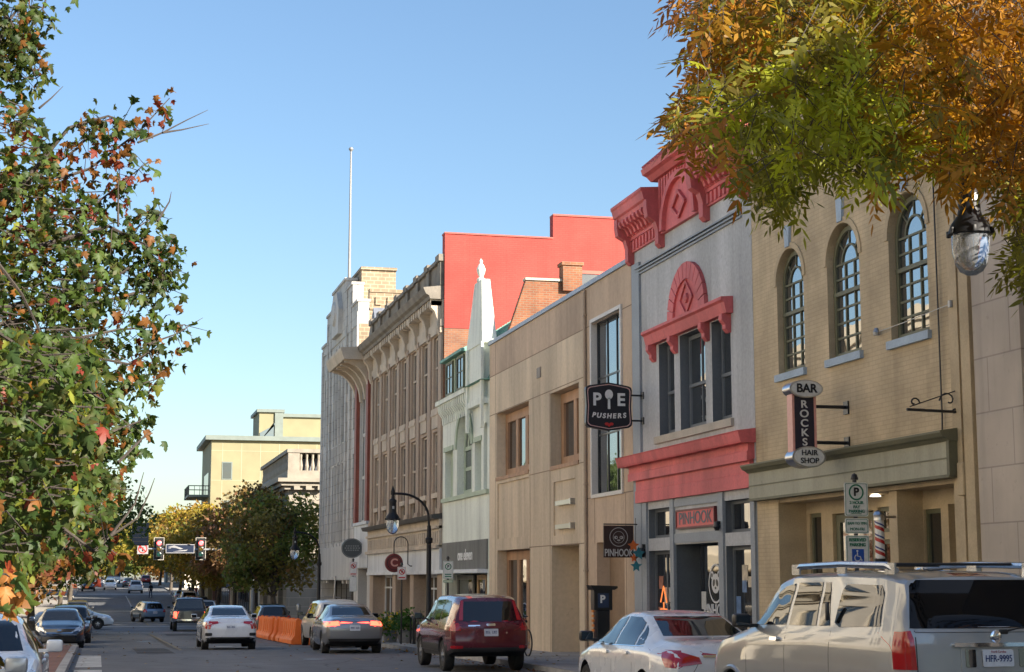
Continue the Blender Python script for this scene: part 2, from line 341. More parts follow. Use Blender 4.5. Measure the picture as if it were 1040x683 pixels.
# painted lines: crosswalks, stop line, lane and parking marks, a sunlit strip as pale paint
p = MB()
def pq(x0, x1, a, b, m=0, dz=.005): strip(p, x0, x1, dz, [a, (a + b) / 2, b], m)
for a, b in ((33, 39.4), (41.2, 50.5)): pq(-.46, .14, a, b)
pq(-.5, 9.2, 93.2, 93.8); pq(-.5, 9.2, 95.6, 96.1); pq(-.5, 9.2, 114.2, 115.6); pq(-2.5, 9.2, 128, 129.2); pq(-2.5, 9.2, 160, 161); pq(-2.5, 9.2, 216, 219)  # the farthest bar is a sunlit strip put into the paint
pq(3.2, 3.32, 132, 210); pq(4.4, 5.0, 64, 65.5); pq(2.7, 6.6, 62.6, 63.0)
tag(p.build('road_marking', [PAINT, YPAINT]), None, None, kind='structure')
p = MB()
pq(2.62, 2.72, 22, 92, 0, .005); pq(6.75, 6.85, 22, 46, 0, .005); pq(3.35, 3.45, 117, 200, 0, .0055)
tag(p.build('road_marking', [YPAINT]), None, None, kind='structure')
g = MB()
for X, d in ((5.6, 45), (2.0, 74), (4.9, 120)): g.lathe([(.0, .0), (.34, .0), (.34, .006), (0, .006)], (X, d, gz(d) + .004), n=20)
tag(g.build('manhole_cover', BLACKM), 'round dark iron manhole covers set in the asphalt road', 'manhole cover', kind='structure')
g = MB()
for X, d, w, ln in ((4.6, 70, 1.4, 7), (1.2, 52, 1.1, 9), (3.4, 86, 2.2, 4)): strip(g, X, X + w, .004, [d, d + ln / 2, d + ln])
tag(g.build('road_patch', M('asphalt_patch', (.035, .037, .042), .9, .2)), None, None, kind='structure')

# ================================================================ RIGHT-HAND BUILDINGS
YBRICK = brickM('yellow_painted_brick', (.47, .365, .225), (.505, .395, .245), (.42, .325, .20), .215, .072, .008, 'street', .8, .3, .24)
YPLAIN = M('ochre_trim_paint', (.45, .35, .215), .75, .14, 2)
OLIVE = M('olive_green_paint', (.115, .115, .065), .55, .12)
SAGE = M('sage_fascia_paint', (.31, .30, .22), .6, .14, 1.2, .06, streak=True)
SAGED = M('dark_sage_paint', (.13, .125, .075), .6, .12)
BLUEST = M('blue_grey_sill_paint', (.34, .42, .50), .7, .12)
STONE = brickM('limestone_blocks', (.50, .43, .36), (.47, .405, .34), (.33, .28, .24), 1.25, .78, .012, 'street', .85, .25, .12)
STONEP = M('limestone_moulding', (.48, .415, .35), .85, .14, 1.2, .06, .06)
ROOF = M('flat_roof_felt', (.12, .12, .12), .9)

# ---- limestone building at the right edge, reaching back beside the camera
t = thing('stone_building', 'pale limestone block building with a broad pilaster at the right edge of the street front', 'building')
w = MB(); wall_front(w, 14.8, 20.35, -3, 10.2, [(15.4, 18.6, .3, 5.6, 'arch', .5), (15.6, 18.4, -1.6, -.1)], XF + .14); shell(w, 14.8, 21.62, -3, 10.2, XF + .141, 30, 0, 1)
w.build('wall', [STONE, ROOF], t)
pl = MB(); pl.box(XF - .03, XF + .3, 20.35, 21.62, -3, 10.2); pl.box(XF - .09, XF, 20.28, 21.66, -3, -1.2); pl.build('pilaster', STONE, t)
mo = MB()
for z0, z1, pr in ((4.62, 4.74, .05), (4.74, 4.86, .1), (6.5, 6.66, .12), (6.66, 6.78, .2), (6.1, 6.2, .05)): mo.box(XF - pr + .1, XF + .25, 14.8, 20.36, z0, z1)
mo.lathe([(0, -.05), (.28, -.05), (.34, 0), (.34, .12)], (XF + .06, 19.7, 5.5), 'x', 24); mo.box(XF - .22, XF + .3, 14.8, 21.7, 9.6, 10.0); mo.build('moulding', STONEP, t)
for a, b, z0, z1, ar in ((15.4, 18.6, .3, 5.6, True), (15.6, 18.4, -1.6, -.1, False)): window(t, a, b, z0, z1, XF + .5, 4, 4, OLIVE, arch=ar, fw=.1, bw=.05)
rebase(t, (XF, 18, sw(18)))
t = thing('unseen_low_block', 'unseen low cream block on the right, height set to let sun onto the near tree', 'building')  # unseen block, kept low so sun passes over it onto the feathery-leaved tree
w = MB(); wall_front(w, 6, 14.78, -3, 5.6, [(7, 13.8, -1.2, 1.2)]); shell(w, 6, 14.78, -3, 5.6, XF, 30, 0, 1); w.build('wall', [STONEP, ROOF], t); window(t, 7, 13.8, -1.2, 1.2, XF + .15, 3, 1, OLIVE); rebase(t, (XF, 10, sw(10)))
t = thing('unseen_tall_block', 'unseen tall limestone block on the right, height set to shade the cars at the left kerb', 'building')  # unseen block, raised to keep sun off the left parked cars
w = MB(); wall_front(w, -4, 5.98, -3, 9, [(-2.5, 4.5, -1.2, 1.2), (-2.5, 4.5, 3, 6)]); shell(w, -4, 5.98, -3, 9, XF, 30, 0, 1); w.build('wall', [STONE, ROOF], t)
for z in (-1.2, 3): window(t, -2.5, 4.5, z, z + 2.4 if z < 0 else 6, XF + .15, 3, 1, OLIVE)
rebase(t, (XF, 1, sw(1)))
t = thing('brick_shop', 'low tan brick shop beside the camera, nearest on the right pavement', 'building')
w = MB(); wall_front(w, -45, -4.05, -3, 6.2, [(-14, -6, -1.2, 1.2), (-28, -18, -1.2, 1.2), (-42, -32, -1.2, 1.2)]); shell(w, -45, -4.05, -3, 6.2, XF, 30, 0, 1); w.build('wall', [YBRICK, ROOF], t)
for a, b in ((-14, -6), (-28, -18), (-42, -32)): window(t, a, b, -1.2, 1.2, XF + .15, 3, 1, OLIVE)
rebase(t, (XF, -25, sw(-25)))

# ---- yellow brick building
D0, D1 = 21.64, 30.03
t = thing('yellow_brick_building', 'yellow painted brick building with three tall arched windows above a sage shopfront', 'building')
WN = [(22.96, 24.24), (25.32, 26.60), (27.62, 28.84)]
holes = [(a, b, 3.74, 6.03, 'arch', .3) for a, b in WN] + [(a, b, 7.5, 9.3, 'rect', .25) for a, b in WN] + [(22.32, 29.0, -3, 1.46, 'rect', 1.6)]
w = MB(); wall_front(w, D0, D1, -3, 10.6, holes, XF, .3, 0, 2); shell(w, D0, D1, -3, 10.6, XF, 30, 0, 1)
w.build('wall', [YBRICK, ROOF, YPLAIN], t)
tr = MB(); tr.box(XF - .3, XF + .1, D0 - .01, D1 + .01, 10.2, 10.7); tr.box(XF - .15, XF + .1, D0, D1, 9.9, 10.2)
for d in (21.68, 22.0): tr.box(XF - .06, XF, d, d + .26, -3, 9.9)
tr.build('cornice', YPLAIN, t)
for a, b in WN:
    o = window(t, a + .02, b - .02, 3.76, 6.0, XF + .11, 3, 6, OLIVE, arch=True, fw=.085, bw=.035, mid=4.87)
    s = MB(); s.box(XF - .07, XF + .25, a - .06, b + .06, 3.62, 3.75); s.build('sill', BLUEST, o)
    arch = MB(); rad = (b - a) / 2; cy = (a + b) / 2; sp = 6.03 - rad
    for kk in range(14):
        a0, a1 = math.pi * kk / 14, math.pi * (kk + 1) / 14
        arch.prism([(cy + q * math.cos(v), sp + q * math.sin(v)) for q, v in ((rad + .005, a0), (rad + .11, a0), (rad + .11, a1), (rad + .005, a1))], 'x', XF - .025, XF + .05)
    arch.build('arch_moulding', OLIVE if False else YPLAIN, o)
    ks = MB(); ks.prism([(cy - .09, 6.06), (cy + .09, 6.06), (cy + .12, 6.46), (cy - .12, 6.46)], 'x', XF - .05, XF + .02); ks.build('keystone', BLUEST, t)
    window(t, a + .02, b - .02, 7.52, 9.28, XF + .18, 3, 4, OLIVE, mid=8.4)
    s = MB(); s.box(XF - .07, XF + .22, a - .06, b + .06, 7.38, 7.5); s.build('sill', BLUEST, t)
# sage cornice and fascia over the shop
c = MB(); c.box(XF - .17, XF + .02, 22.2, D1 - .02, 1.50, 2.0); c.build('fascia', SAGE, t)
c = MB(); c.prism([(XF, 2.0), (XF - .2, 2.0), (XF - .24, 2.04), (XF - .3, 2.06), (XF - .34, 2.12), (XF - .34, 2.15), (XF, 2.2)], 'y', 22.12, D1 - .01)
c.box(XF - .182, XF, 22.19, D1 - .015, 1.745, 1.765); c.box(XF - .2, XF, 22.17, D1 - .015, 1.47, 1.515); c.box(XF - .2, XF + .01, 22.14, 22.22, 1.5, 2.02); c.build('cornice', SAGED, t)
# recessed shopfront
f = MB(); xr = XF + .55
wall_front(f, 22.3, 29.02, -2.3, 1.5, [(28.34, 28.86, -1.5, 1.2), (26.22, 27.86, -2.3, 1.16), (24.75, 26.05, .78, 1.2), (24.75, 26.05, -1.2, .66), (23.86, 24.42, -1.4, 1.1), (22.42, 23.62, -2.3, 1.15, 'rect', .9)], xr, .12)
f.box(XF + .1, xr + .05, 24.44, 24.72, -2.3, 1.46); f.box(XF, XF + .55, 22.3, 22.4, -2.3, 1.46); f.box(XF + .02, xr, 22.31, 29, 1.4, 1.46)
f.build('shopfront', YPLAIN, t)
for a, b, z0, z1, c_, r_ in ((28.34, 28.86, -1.5, 1.2, 1, 1), (24.75, 26.05, .78, 1.2, 1, 1), (24.75, 26.05, -1.2, .66, 2, 1), (23.86, 24.42, -1.4, 1.1, 1, 1)): window(t, a, b, z0, z1, xr + .04, c_, r_, SAGED if b > 24.5 else OLIVE, DARKGLASS, fw=.07)
dr = MB(); x = xr + .06
dr.box(x, x + .06, 26.24, 26.4, -2.1, 1.14); dr.box(x, x + .06, 27.68, 27.84, -2.1, 1.14); dr.box(x, x + .06, 26.4, 27.68, 1.0, 1.14); dr.box(x, x + .06, 26.4, 27.68, -2.1, -1.5)
d_ = dr.build('door', OLIVE, t); gl = MB(); gl.box(x + .03, x + .04, 26.38, 27.7, -1.52, 1.02); gl.build('pane', DARKGLASS, d_); hd = MB(); hd.tube([(x - .05, 26.5, -.95), (x - .05, 26.5, -.6)], .015); hd.build('handle', SILVER, d_)
dr = MB(); x = XF + 1.25; WOODD = M('dark_stained_door', (.17, .115, .06), .55, .25, 3, .1, streak=True)
dr.box(x, x + .05, 22.42, 23.62, -2.1, 1.1)
for a, b in ((22.5, 22.98), (23.06, 23.54)):
    for z0, z1 in ((-1.9, -.7), (-.55, .95)): dr.box(x - .02, x, a, b, z0, z1)
dr.build('door', WOODD, t)
text('17', .26, M('gilt_numerals', (.30, .22, .10), .5, 0), t, (xr + .045, 25.4, .99), 'street')
bx = MB(); bx.bbox(XF - .1, XF, 21.95, 22.12, 1.2, 1.68, .02); bx.build('meter_box', YPLAIN, t)
lt = MB(); lt.lathe([(.05, 0), (.09, -.03), (.09, -.04)], (XF + .3, 25.6, 1.4)); lt.build('soffit_lamp', M('lit_soffit_lamp', (.8, .8, .75), .4, 0, emit=(1, .9, .7), es=2), t)
rebase(t, (XF, (D0 + D1) / 2, sw(26)))

# ---- grey building with the red cornices
PINK = M('rose_red_paint', (.55, .115, .115), .65, .26, 1.1, .08, streak=True)
PINKD = M('rose_red_panel_paint', (.5, .10, .10), .65, .26, 1.4, .08)
GREY = M('grey_stucco', (.42, .425, .425), .85, .2, .9, .1, .12, streak=True)
GREYP = M('grey_shopfront_paint', (.25, .275, .30), .6, .1)
GREYD = M('slate_grey_paint', (.11, .125, .14), .6, .12)
BUFF = M('buff_stone_sill', (.42, .38, .31), .8, .15)
D0, D1 = 30.05, 37.68
t = thing('grey_stucco_building', 'grey stucco building with rose red cornices and an arched panel over three windows', 'building')
W3 = [(31.25, 32.33), (32.72, 34.30), (34.68, 35.72)]
holes = [(a, b, 3.2, 5.26, 'rect', .28) for a, b in W3] + [(30.28, 31.78, .92, 1.56), (34.98, 36.58, .92, 1.58), (30.26, 31.72, -1.7, .66), (32.0, 34.78, -3, .75, 'rect', 1.5), (34.98, 36.6, -1.7, .64)]
w = MB(); wall_front(w, D0, D1, -3, 7.72, holes, XF, .25, 0, 2); shell(w, D0, D1, -3, 7.72, XF, 28, 0, 1)
w.build('wall', [GREY, ROOF, GREYD], t)
sc = MB()
for z in (7.1, 7.17, 7.24): sc.box(XF - .05 - (z - 7.1) * .3, XF, 30.5, 37.2, z, z + .035)
for a in (36.86, ): sc.box(XF - .06, XF, 36.95, 37.5, -3, 7.4)
sc.build('string_course', GREYP, t)
for (a, b) in W3: window(t, a + .02, b - .02, 3.22, 5.24, XF + .2, 2, 1, GREYD, fw=.09, bw=.04, mid=4.15)
s = MB(); s.box(XF - .07, XF + .1, 31.15, 35.95, 3.02, 3.18); s.build('sill', BUFF, t)
# hood, brackets and arched panel
h = MB(); h.prism([(XF, 5.28), (XF - .14, 5.28), (XF - .16, 5.34), (XF - .2, 5.5), (XF - .26, 5.54), (XF - .26, 5.6), (XF, 5.62)], 'y', 31.08, 36.22); ho = h.build('window_hood', PINK, t)
for d in (31.3, 32.52, 34.5, 35.98):
    b_ = MB(); b_.prism([(XF, 5.28), (XF - .2, 5.28), (XF - .2, 5.16), (XF - .12, 5.06), (XF - .12, 4.98), (XF - .05, 4.9), (XF, 4.9)], 'y', d - .09, d + .09); b_.build('bracket', PINK, ho)
cy, z0 = 33.68, 5.62
ar = MB(); N = 13
for kk in range(N):
    a0, a1 = math.pi * kk / N + .012, math.pi * (kk + 1) / N - .012
    ar.prism([(cy + q * math.cos(v), z0 + q * math.sin(v) * .97) for q, v in ((.82, a0), (1.2, a0), (1.2, a1), (.82, a1))], 'x', XF - .09, XF)
ao = ar.build('arch', PINK, t)
ip = MB(); ip.prism([(cy + .84 * math.cos(math.pi * k_ / 20), z0 + .82 * math.sin(math.pi * k_ / 20)) for k_ in range(21)], 'x', XF - .03, XF)
ip.prism([(cy + 1.19 * math.cos(math.pi * k_ / 20), z0 + 1.15 * math.sin(math.pi * k_ / 20)) for k_ in range(21)], 'x', XF - .045, XF - .031); ip.build('panel', PINKD, ao)
di = MB()
for (y0, q0), (y1, q1) in (((-.4, .36), (0, .74)), ((0, .74), (.4, .36)), ((.4, .36), (0, .02)), ((0, .02), (-.4, .36))):
    di.tube([(XF - .06, cy + y0, z0 + q0 + .01), (XF - .06, cy + y1, z0 + q1 + .01)], .035, 4)
di.build('diamond', PINK, ao); bs = MB(); bs.lathe([(.12, .0), (.1, -.06), (0, -.09)], (XF - .03, cy, z0 + .38), 'x', 14); bs.build('boss', PINKD, ao)
# top entablature: two bracketed wings and a tall centre piece
for a, b in ((30.15, 32.35), (35.38, 37.6)):
    en = MB(); en.box(XF - .06, XF + .3, a, b, 7.7, 8.05); en.box(XF - .1, XF + .3, a, b, 7.98, 8.06)
    n_ = 9
    for kk in range(n_): d = a + .15 + (b - a - .3) * kk / (n_ - 1); en.box(XF - .1, XF - .05, d - .05, d + .05, 7.74, 7.96)
    en.box(XF - .12, XF + .3, a, b, 8.06, 8.4)
    en.prism([(XF + .3, 8.4), (XF - .37, 8.4), (XF - .40, 8.5), (XF - .45, 8.54), (XF - .49, 8.7), (XF - .52, 8.74), (XF - .52, 8.8), (XF + .3, 8.86)], 'y', a - .05, b + .05); eo = en.build('cornice', PINK, t)
for a, b in ((30.15, 32.35), (35.38, 37.6)):
    for kk in range(7):
        d = a + .3 + (b - a - .6) * kk / 6; m_ = MB()
        m_.prism([(XF - .1, 8.4), (XF - .42, 8.4), (XF - .43, 8.33), (XF - .38, 8.25), (XF - .3, 8.24), (XF - .24, 8.18), (XF - .2, 8.08), (XF - .1, 8.06)], 'y', d - .06, d + .06); m_.build('modillion', PINK, eo)
for d in (30.2, 37.55, 35.32, 32.42):
    m_ = MB(); m_.prism([(XF, 8.5), (XF - .43, 8.5), (XF - .43, 8.3), (XF - .4, 8.1), (XF - .22, 8.0), (XF - .16, 7.8), (XF - .16, 7.5), (XF - .08, 7.42), (XF, 7.42)], 'y', d - .12, d + .12); m_.build('end_bracket', PINK, eo)
ce = MB(); a, b = 32.5, 35.25; cy = (a + b) / 2
ce.box(XF - .1, XF + .9, a, b, 7.7, 9.0)
for kk in range(16):
    a0, a1 = math.pi * kk / 16, math.pi * (kk + 1) / 16
    ce.prism([(cy + q * math.cos(v), 7.72 + q * math.sin(v)) for q, v in ((.98, a0), (1.14, a0), (1.14, a1), (.98, a1))], 'x', XF - .2, XF - .09)
for kk in range(15):
    d = a + .08 + (b - a - .16) * kk / 14; dz = 7.75 + math.sqrt(max(0, 1.16 ** 2 - (d - cy) ** 2)); ce.box(XF - .135, XF - .09, d - .05, d + .05, max(dz, 7.75), 8.96)
ce.prism([(XF + .9, 8.98), (XF - .2, 8.98), (XF - .3, 9.08), (XF - .4, 9.12), (XF - .44, 9.24), (XF + .9, 9.3)], 'y', a - .3, b + .3)
co = ce.build('pediment', PINK, t)
rf = MB(); rf.prism([(XF - .4, 9.24), (XF + .9, 9.24), (XF + .9, 9.9), (XF + .3, 9.86)], 'y', a - .22, b + .22)
for kk in range(12): d = a - .2 + (b - a + .4) * kk / 11; rf.tube([(XF - .42, d, 9.27), (XF + .3, d, 9.9)], .05, 5)
rf.build('ribbed_cap', PINK, co)
fr = MB()
for (y0, q0), (y1, q1) in (((-.42, .36), (0, .66)), ((0, .66), (.42, .36)), ((.42, .36), (0, .08)), ((0, .08), (-.42, .36))):
    fr.tube([(XF - .13, cy + y0, 7.74 + q0), (XF - .13, cy + y1, 7.74 + q1)], .05, 4)
fr.build('diamond', PINKD, co)
# lower red cornice
lc = MB()
lc.prism([(XF, 1.75), (XF - .1, 1.75), (XF - .1, 2.02), (XF - .08, 2.03), (XF - .08, 2.3), (XF, 2.3)], 'y', D0 + .12, D1 - .42)
lc.prism([(XF, 2.3), (XF - .16, 2.26), (XF - .16, 2.44), (XF - .135, 2.45), (XF - .135, 2.62), (XF, 2.62)], 'y', D0 + .06, D1 - .06)
lc.prism([(XF, 2.6), (XF - .3, 2.6), (XF - .32, 2.64), (XF - .36, 2.8), (XF - .38, 2.83), (XF, 2.88)], 'y', D0 - .02, D1 + .25)
lc.build('shop_cornice', PINK, t)
# shopfront
for a, b, z0, z1 in ((30.28, 31.78, .92, 1.56), (34.98, 36.58, .92, 1.58)): window(t, a, b, z0, z1, XF + .15, 1, 1, GREYD, DARKGLASS, fw=.07)
PMS = [M('poster_%s' % nm, c, .6, .35, 8) for nm, c in (('cream', (.5, .42, .3)), ('red', (.3, .12, .08)), ('blue', (.12, .2, .35)), ('grey', (.4, .4, .38)))]
for a, b, z0, z1, c_ in ((30.26, 31.72, -1.7, .66, 1), (34.98, 36.6, -1.7, .64, 2)):
    o = window(t, a, b, z0, z1, XF + .14, c_, 1, GREYD, DARKGLASS, fw=.08, bw=.06)
    random.seed(int(a)); PC = [(.5, .42, .3), (.3, .12, .08), (.12, .2, .35), (.4, .4, .38), (.2, .25, .12)]
    for kk in range(9):
        d = random.uniform(a + .15, b - .3); z = random.uniform(-1.4, z1 - .55); gd = MB(); gd.box(XF + .166 + kk * .0006, XF + .174, d, d + random.uniform(.12, .3), z, z + random.uniform(.15, .38)); gd.build('poster', PMS[kk % 4], o)
NEON = M('orange_neon', (.4, .1, .02), .4, 0, emit=(1, .25, .06), es=.4)
ne = MB(); 
for kk, pts in enumerate([[(36.15, -.5), (35.85, -.15), (35.55, -.5)], [(36.15, -.95), (36.15, -.65), (35.55, -.65), (35.55, -.95)], [(36.0, -.95), (36.0, -.7)], [(35.7, -.95), (35.7, -.7)], [(35.85, -.5), (35.85, -.65)]]): ne.tube([(XF + .12, 35.95 + (y - 35.85) * .7, z) for y, z in pts], .015, 6)
tag(ne.build('neon_sign', NEON), 'small orange neon sign in the left shop window of the grey building', 'neon sign')
pr = MB()
for a, b in ((31.76, 32.02), (34.76, 35.0), (36.62, 36.95), (D0 + .02, 30.28)): pr.box(XF - .05, XF + .02, a, b, -3, 1.74)
pr.box(XF - .03, XF + .01, 32.02, 34.76, .78, .98); pr.box(XF - .03, XF + .01, 32.02, 34.76, 1.56, 1.72); pr.build('pier', GREYP, t)
sg = MB(); sg.box(XF - .055, XF - .01, 32.2, 34.5, 1.1, 1.45); sgo = sg.build('name_board', M('pink_sign_paint', (.62, .13, .12), .6, .06), t)
fr = MB()
for a, b, z0, z1 in ((32.17, 34.53, 1.07, 1.11), (32.17, 34.53, 1.44, 1.48), (32.17, 32.21, 1.11, 1.44), (34.49, 34.53, 1.11, 1.44)): fr.box(XF - .075, XF - .01, a, b, z0, z1)
fr.build('frame', M('maroon_frame', (.12, .02, .02), .5, .05), sgo)
text('PINHOOK', .36, GREYD, sgo, (XF - .058, 33.35, 1.275), 'street', sx=1.22, bold=.004)
# recessed doorway with the bar's painted glass
xd = XF + 1.0; dr = MB()
for a, b in ((32.02, 32.14), (33.3, 33.42), (34.64, 34.76)): dr.box(xd, xd + .06, a, b, -2.3, .74)
dr.box(xd, xd + .06, 32.1, 34.7, .6, .74); dr.box(xd, xd + .06, 32.1, 34.7, -2.3, -1.8); do = dr.build('door', GREYD, t)
gl = MB(); gl.box(xd + .03, xd + .04, 32.1, 34.7, -1.85, .65); gl.build('pane', DARKGLASS, do)
WINK = M('white_window_paint', (.55, .55, .55), .6, .08)
lg = MB(); cyl, czl, xl = 33.2, -.08, XF + .32
gp = MB(); gp.box(XF + .34, XF + .352, 32.02, 34.15, -2, .7); gpo = gp.build('side_pane', DARKGLASS, t)
def ring(mb, cy, cz, r0, r1, x, n=36):
    for kk in range(n):
        a0, a1 = 2 * math.pi * kk / n, 2 * math.pi * (kk + 1) / n
        mb.prism([(cy + q * math.cos(v), cz + q * math.sin(v)) for q, v in ((r0, a0), (r1, a0), (r1, a1), (r0, a1))], 'x', x, x + .006)
def disc(mb, cy, cz, ry, rz_, x, m=0, n=24, rot=0, th=.006):
    mb.prism([(cy + ry * math.cos(2 * math.pi * q / n) * math.cos(rot) - rz_ * math.sin(2 * math.pi * q / n) * math.sin(rot), cz + ry * math.cos(2 * math.pi * q / n) * math.sin(rot) + rz_ * math.sin(2 * math.pi * q / n) * math.cos(rot)) for q in range(n)], 'x', x, x + th, m)
ring(lg, cyl, czl, .37, .41, xl)
def bear(mb, cy, cz, s, x):
    disc(mb, cy, cz, .36 * s, .31 * s, x)
    for sg_ in (-1, 1): disc(mb, cy + sg_ * .30 * s, cz + .26 * s, .13 * s, .13 * s, x - .002)
    for sg_ in (-1, 1):
        disc(mb, cy + sg_ * .14 * s, cz + .02 * s, .085 * s, .12 * s, x - .006, 1, 18, sg_ * .5)
        disc(mb, cy + sg_ * .30 * s, cz + .26 * s, .065 * s, .065 * s, x - .006, 1, 14)
    disc(mb, cy, cz - .14 * s, .06 * s, .04 * s, x - .006, 1, 14)
bear(lg, cyl, czl, .66, xl); lg.build('window_emblem', [WINK, BLACK], gpo)
text('PINHOOK', .34, WINK, gpo, (XF + .325, 33.15, -.64), 'street', sx=1.0, bold=.006)
nt = MB(); nt.box(XF + .318, XF + .33, 33.78, 34.05, -.62, -.25); nt.build('notice', M('paper_notice', (.45, .45, .43), .7, .05), gpo)
lp = MB(); lp.lathe([(.06, .0), (.09, -.12), (.05, -.22)], (XF - .12, 36.72, .72)); lp.box(XF - .12, XF - .05, 36.69, 36.75, .72, .8); lp.build('wall_lamp', BLACKM, t)
lp = MB(); lp.lathe([(.05, .0), (.07, -.1), (.04, -.18)], (XF - .12, 31.9, 1.15)); lp.box(XF - .12, XF - .05, 31.87, 31.93, 1.1, 1.16); lp.build('wall_lamp', BLACKM, t)
rebase(t, (XF, (D0 + D1) / 2, sw(34)))

# ---- long tan building
TAN = M('tan_cement_panels', (.50, .375, .265), .85, .24, .55, .06, .08, streak=True)
TANL = M('lit_tan_cement', (.56, .455, .325), .85, .22, .6, .06, .08, streak=True)  # lighter copy of the tan: light on the left part put into colour
TANJ = M('panel_joint', (.22, .16, .11), .9, .1)
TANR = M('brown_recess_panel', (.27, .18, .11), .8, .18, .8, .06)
WOOD = M('orange_brown_timber', (.36, .20, .105), .6, .2, 4, .08, streak=True)
COPE = M('blue_grey_coping', (.28, .33, .40), .5, .1)
D0, D1 = 37.70, 52.78
t = thing('tan_building', 'long two storey tan cement building with timber windows and a tall white framed window', 'building')
holes = [(38.5, 41.0, 2.12, 6.55, 'rect', .3), (47.63, 51.83, 3.14, 5.22, 'rect', .45), (42.3, 45.2, 3.06, 5.16, 'rect', .45), (47.55, 51.68, -3, .9, 'rect', .4), (42.35, 45.12, -3, .92, 'rect', 1.2), (38.44, 40.74, -3, .92, 'rect', .35),
         (42.7, 44.9, 1.19, 2.66, 'rect', .05), (47.66, 51.68, 1.26, 2.98, 'rect', .05)]
w = MB(); wall_front(w, D0, 41.68, -3, 7.54, holes[:1] + holes[5:6], XF, .3, 0); wall_front(w, 41.68, D1, -3, 5.24, holes[1:5] + holes[6:], XF, .3, 2); wall_front(w, 41.68, D1, 5.24, 6.5, [], XF, .3, 2); wall_front(w, 41.68, D1, 6.5, 7.54, [], XF, .3, 0)
shell(w, D0, D1, -3, 7.54, XF, 32, 0, 1)
for a, b, z in ((41.68, D1, 5.24), (D0, D1, 6.5), (41.68, 47.6, .93), (41.68, 42.3, 3.02), (45.2, 47.6, 3.02), (D0, 41.68, 2.06)): w.box(XF - .004, XF, a, b, z - .012, z + .012, 3)
for d, z0, z1 in ((41.68, -3, 6.5), (45.25, -3, 5.2), (47.5, -3, 5.2), (51.95, -3, 7.5), (38.3, -3, 2.06), (40.9, .9, 2.06)): w.box(XF - .004, XF, d - .012, d + .012, z0, z1, 3)
w.quad((XF + .05, 42.7, 1.19), (XF + .05, 44.9, 1.19), (XF + .05, 44.9, 2.66), (XF + .05, 42.7, 2.66), 2); w.quad((XF + .05, 47.66, 1.26), (XF + .05, 51.68, 1.26), (XF + .05, 51.68, 2.98), (XF + .05, 47.66, 2.98), 2)
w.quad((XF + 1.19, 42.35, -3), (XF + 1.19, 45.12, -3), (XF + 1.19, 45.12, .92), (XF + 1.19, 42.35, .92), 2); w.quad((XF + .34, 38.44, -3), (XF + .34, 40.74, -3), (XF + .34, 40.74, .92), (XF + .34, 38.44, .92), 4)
w.build('wall', [TAN, ROOF, TANL, TANJ, TANR], t)
c = MB(); c.box(XF - .06, XF + .35, D0 - .0, D1, 7.545, 7.66); c.build('coping', COPE, t)
pp = MB(); pp.tube([(XF - .05, 41.55, 7.5), (XF - .05, 41.55, -1.9)], .045, 8)
for z in (6.8, 4.6, 2.4, .2): pp.box(XF - .1, XF, 41.48, 41.62, z, z + .05)
pp.build('downpipe', M('tan_painted_pipe', (.36, .27, .19), .6, .12), t); vb = MB(); vb.box(XF - .03, XF, 46.2, 46.6, 5.75, 6.05)
for q in range(5): vb.box(XF - .04, XF - .03, 46.22, 46.58, 5.78 + q * .055, 5.80 + q * .055)
vb.build('wall_vent', M('vent_grey', (.25, .22, .19), .6, .1), t)
for z in (2.06, 1.42): b_ = MB(); b_.box(XF - .07, XF + .045, 42.95, 44.5, z - .06, z + .06); b_.box(XF - .08, XF + .045, 42.9, 43.05, z - .08, z + .08); b_.build('wall_bar', SILVER, t)
wf = M('white_metal_frame', (.55, .52, .48), .5, .08)
o = window(t, 38.5, 41.0, 2.12, 6.55, XF + .12, 3, 3, BLACKM, fw=.05, bw=.045)
s = MB()
for a, b, z0, z1 in ((38.42, 38.52, 2.04, 6.63), (40.98, 41.08, 2.04, 6.63), (38.52, 40.98, 2.04, 2.13), (38.52, 40.98, 6.54, 6.63)): s.box(XF - .05, XF + .25, a, b, z0, z1)
s.build('surround', wf, o)
for a, b, z0, z1, n_ in ((47.66, 51.8, 3.16, 5.2, 3), (42.33, 45.17, 3.08, 5.14, 2), (47.58, 51.65, -2.2, .88, 3)):
    o = window(t, a, b, z0, z1, XF + .3, n_, 1, WOOD, fw=.28, bw=.3, thick=.12)
    s = MB(); s.box(XF - .03, XF + .3, a, b, z0 - .08, z0 + .03); s.build('sill', WOOD, o)
rebase(t, (XF, 45, sw(45)))

# ---- narrow white building with the copper mansard
WHT = M('white_lime_render', (.70, .735, .65), .85, .12, .9, .05, .06, streak=True)
WHTT = M('pale_green_trim', (.40, .47, .35), .7, .12)
COPPER = M('verdigris_copper', (.16, .33, .27), .7, .3, 1.6, .12, streak=True)
SLATEF = M('grey_timber_fascia', (.16, .16, .145), .8, .16, 3, .08, streak=True)
D0, D1 = 52.80, 60.46
t = thing('white_building', 'narrow white rendered building with green copper mansard and tapering gable pinnacle', 'building')
holes = [(55.45, 57.9, 2.9, 5.78, 'arch', .4), (58.6, 60.0, 2.9, 4.58), (54.0, 55.0, 2.9, 4.55), (53.1, 53.65, 2.9, 5.1, 'arch', .3), (53.1, 59.9, -3, .2, 'rect', .6)]
w = MB(); wall_front(w, D0, D1, -3, 6.42, holes, XF, .3); shell(w, D0, D1, -3, 6.42, XF, 28, 0, 1); w.build('wall', [WHT, ROOF], t)
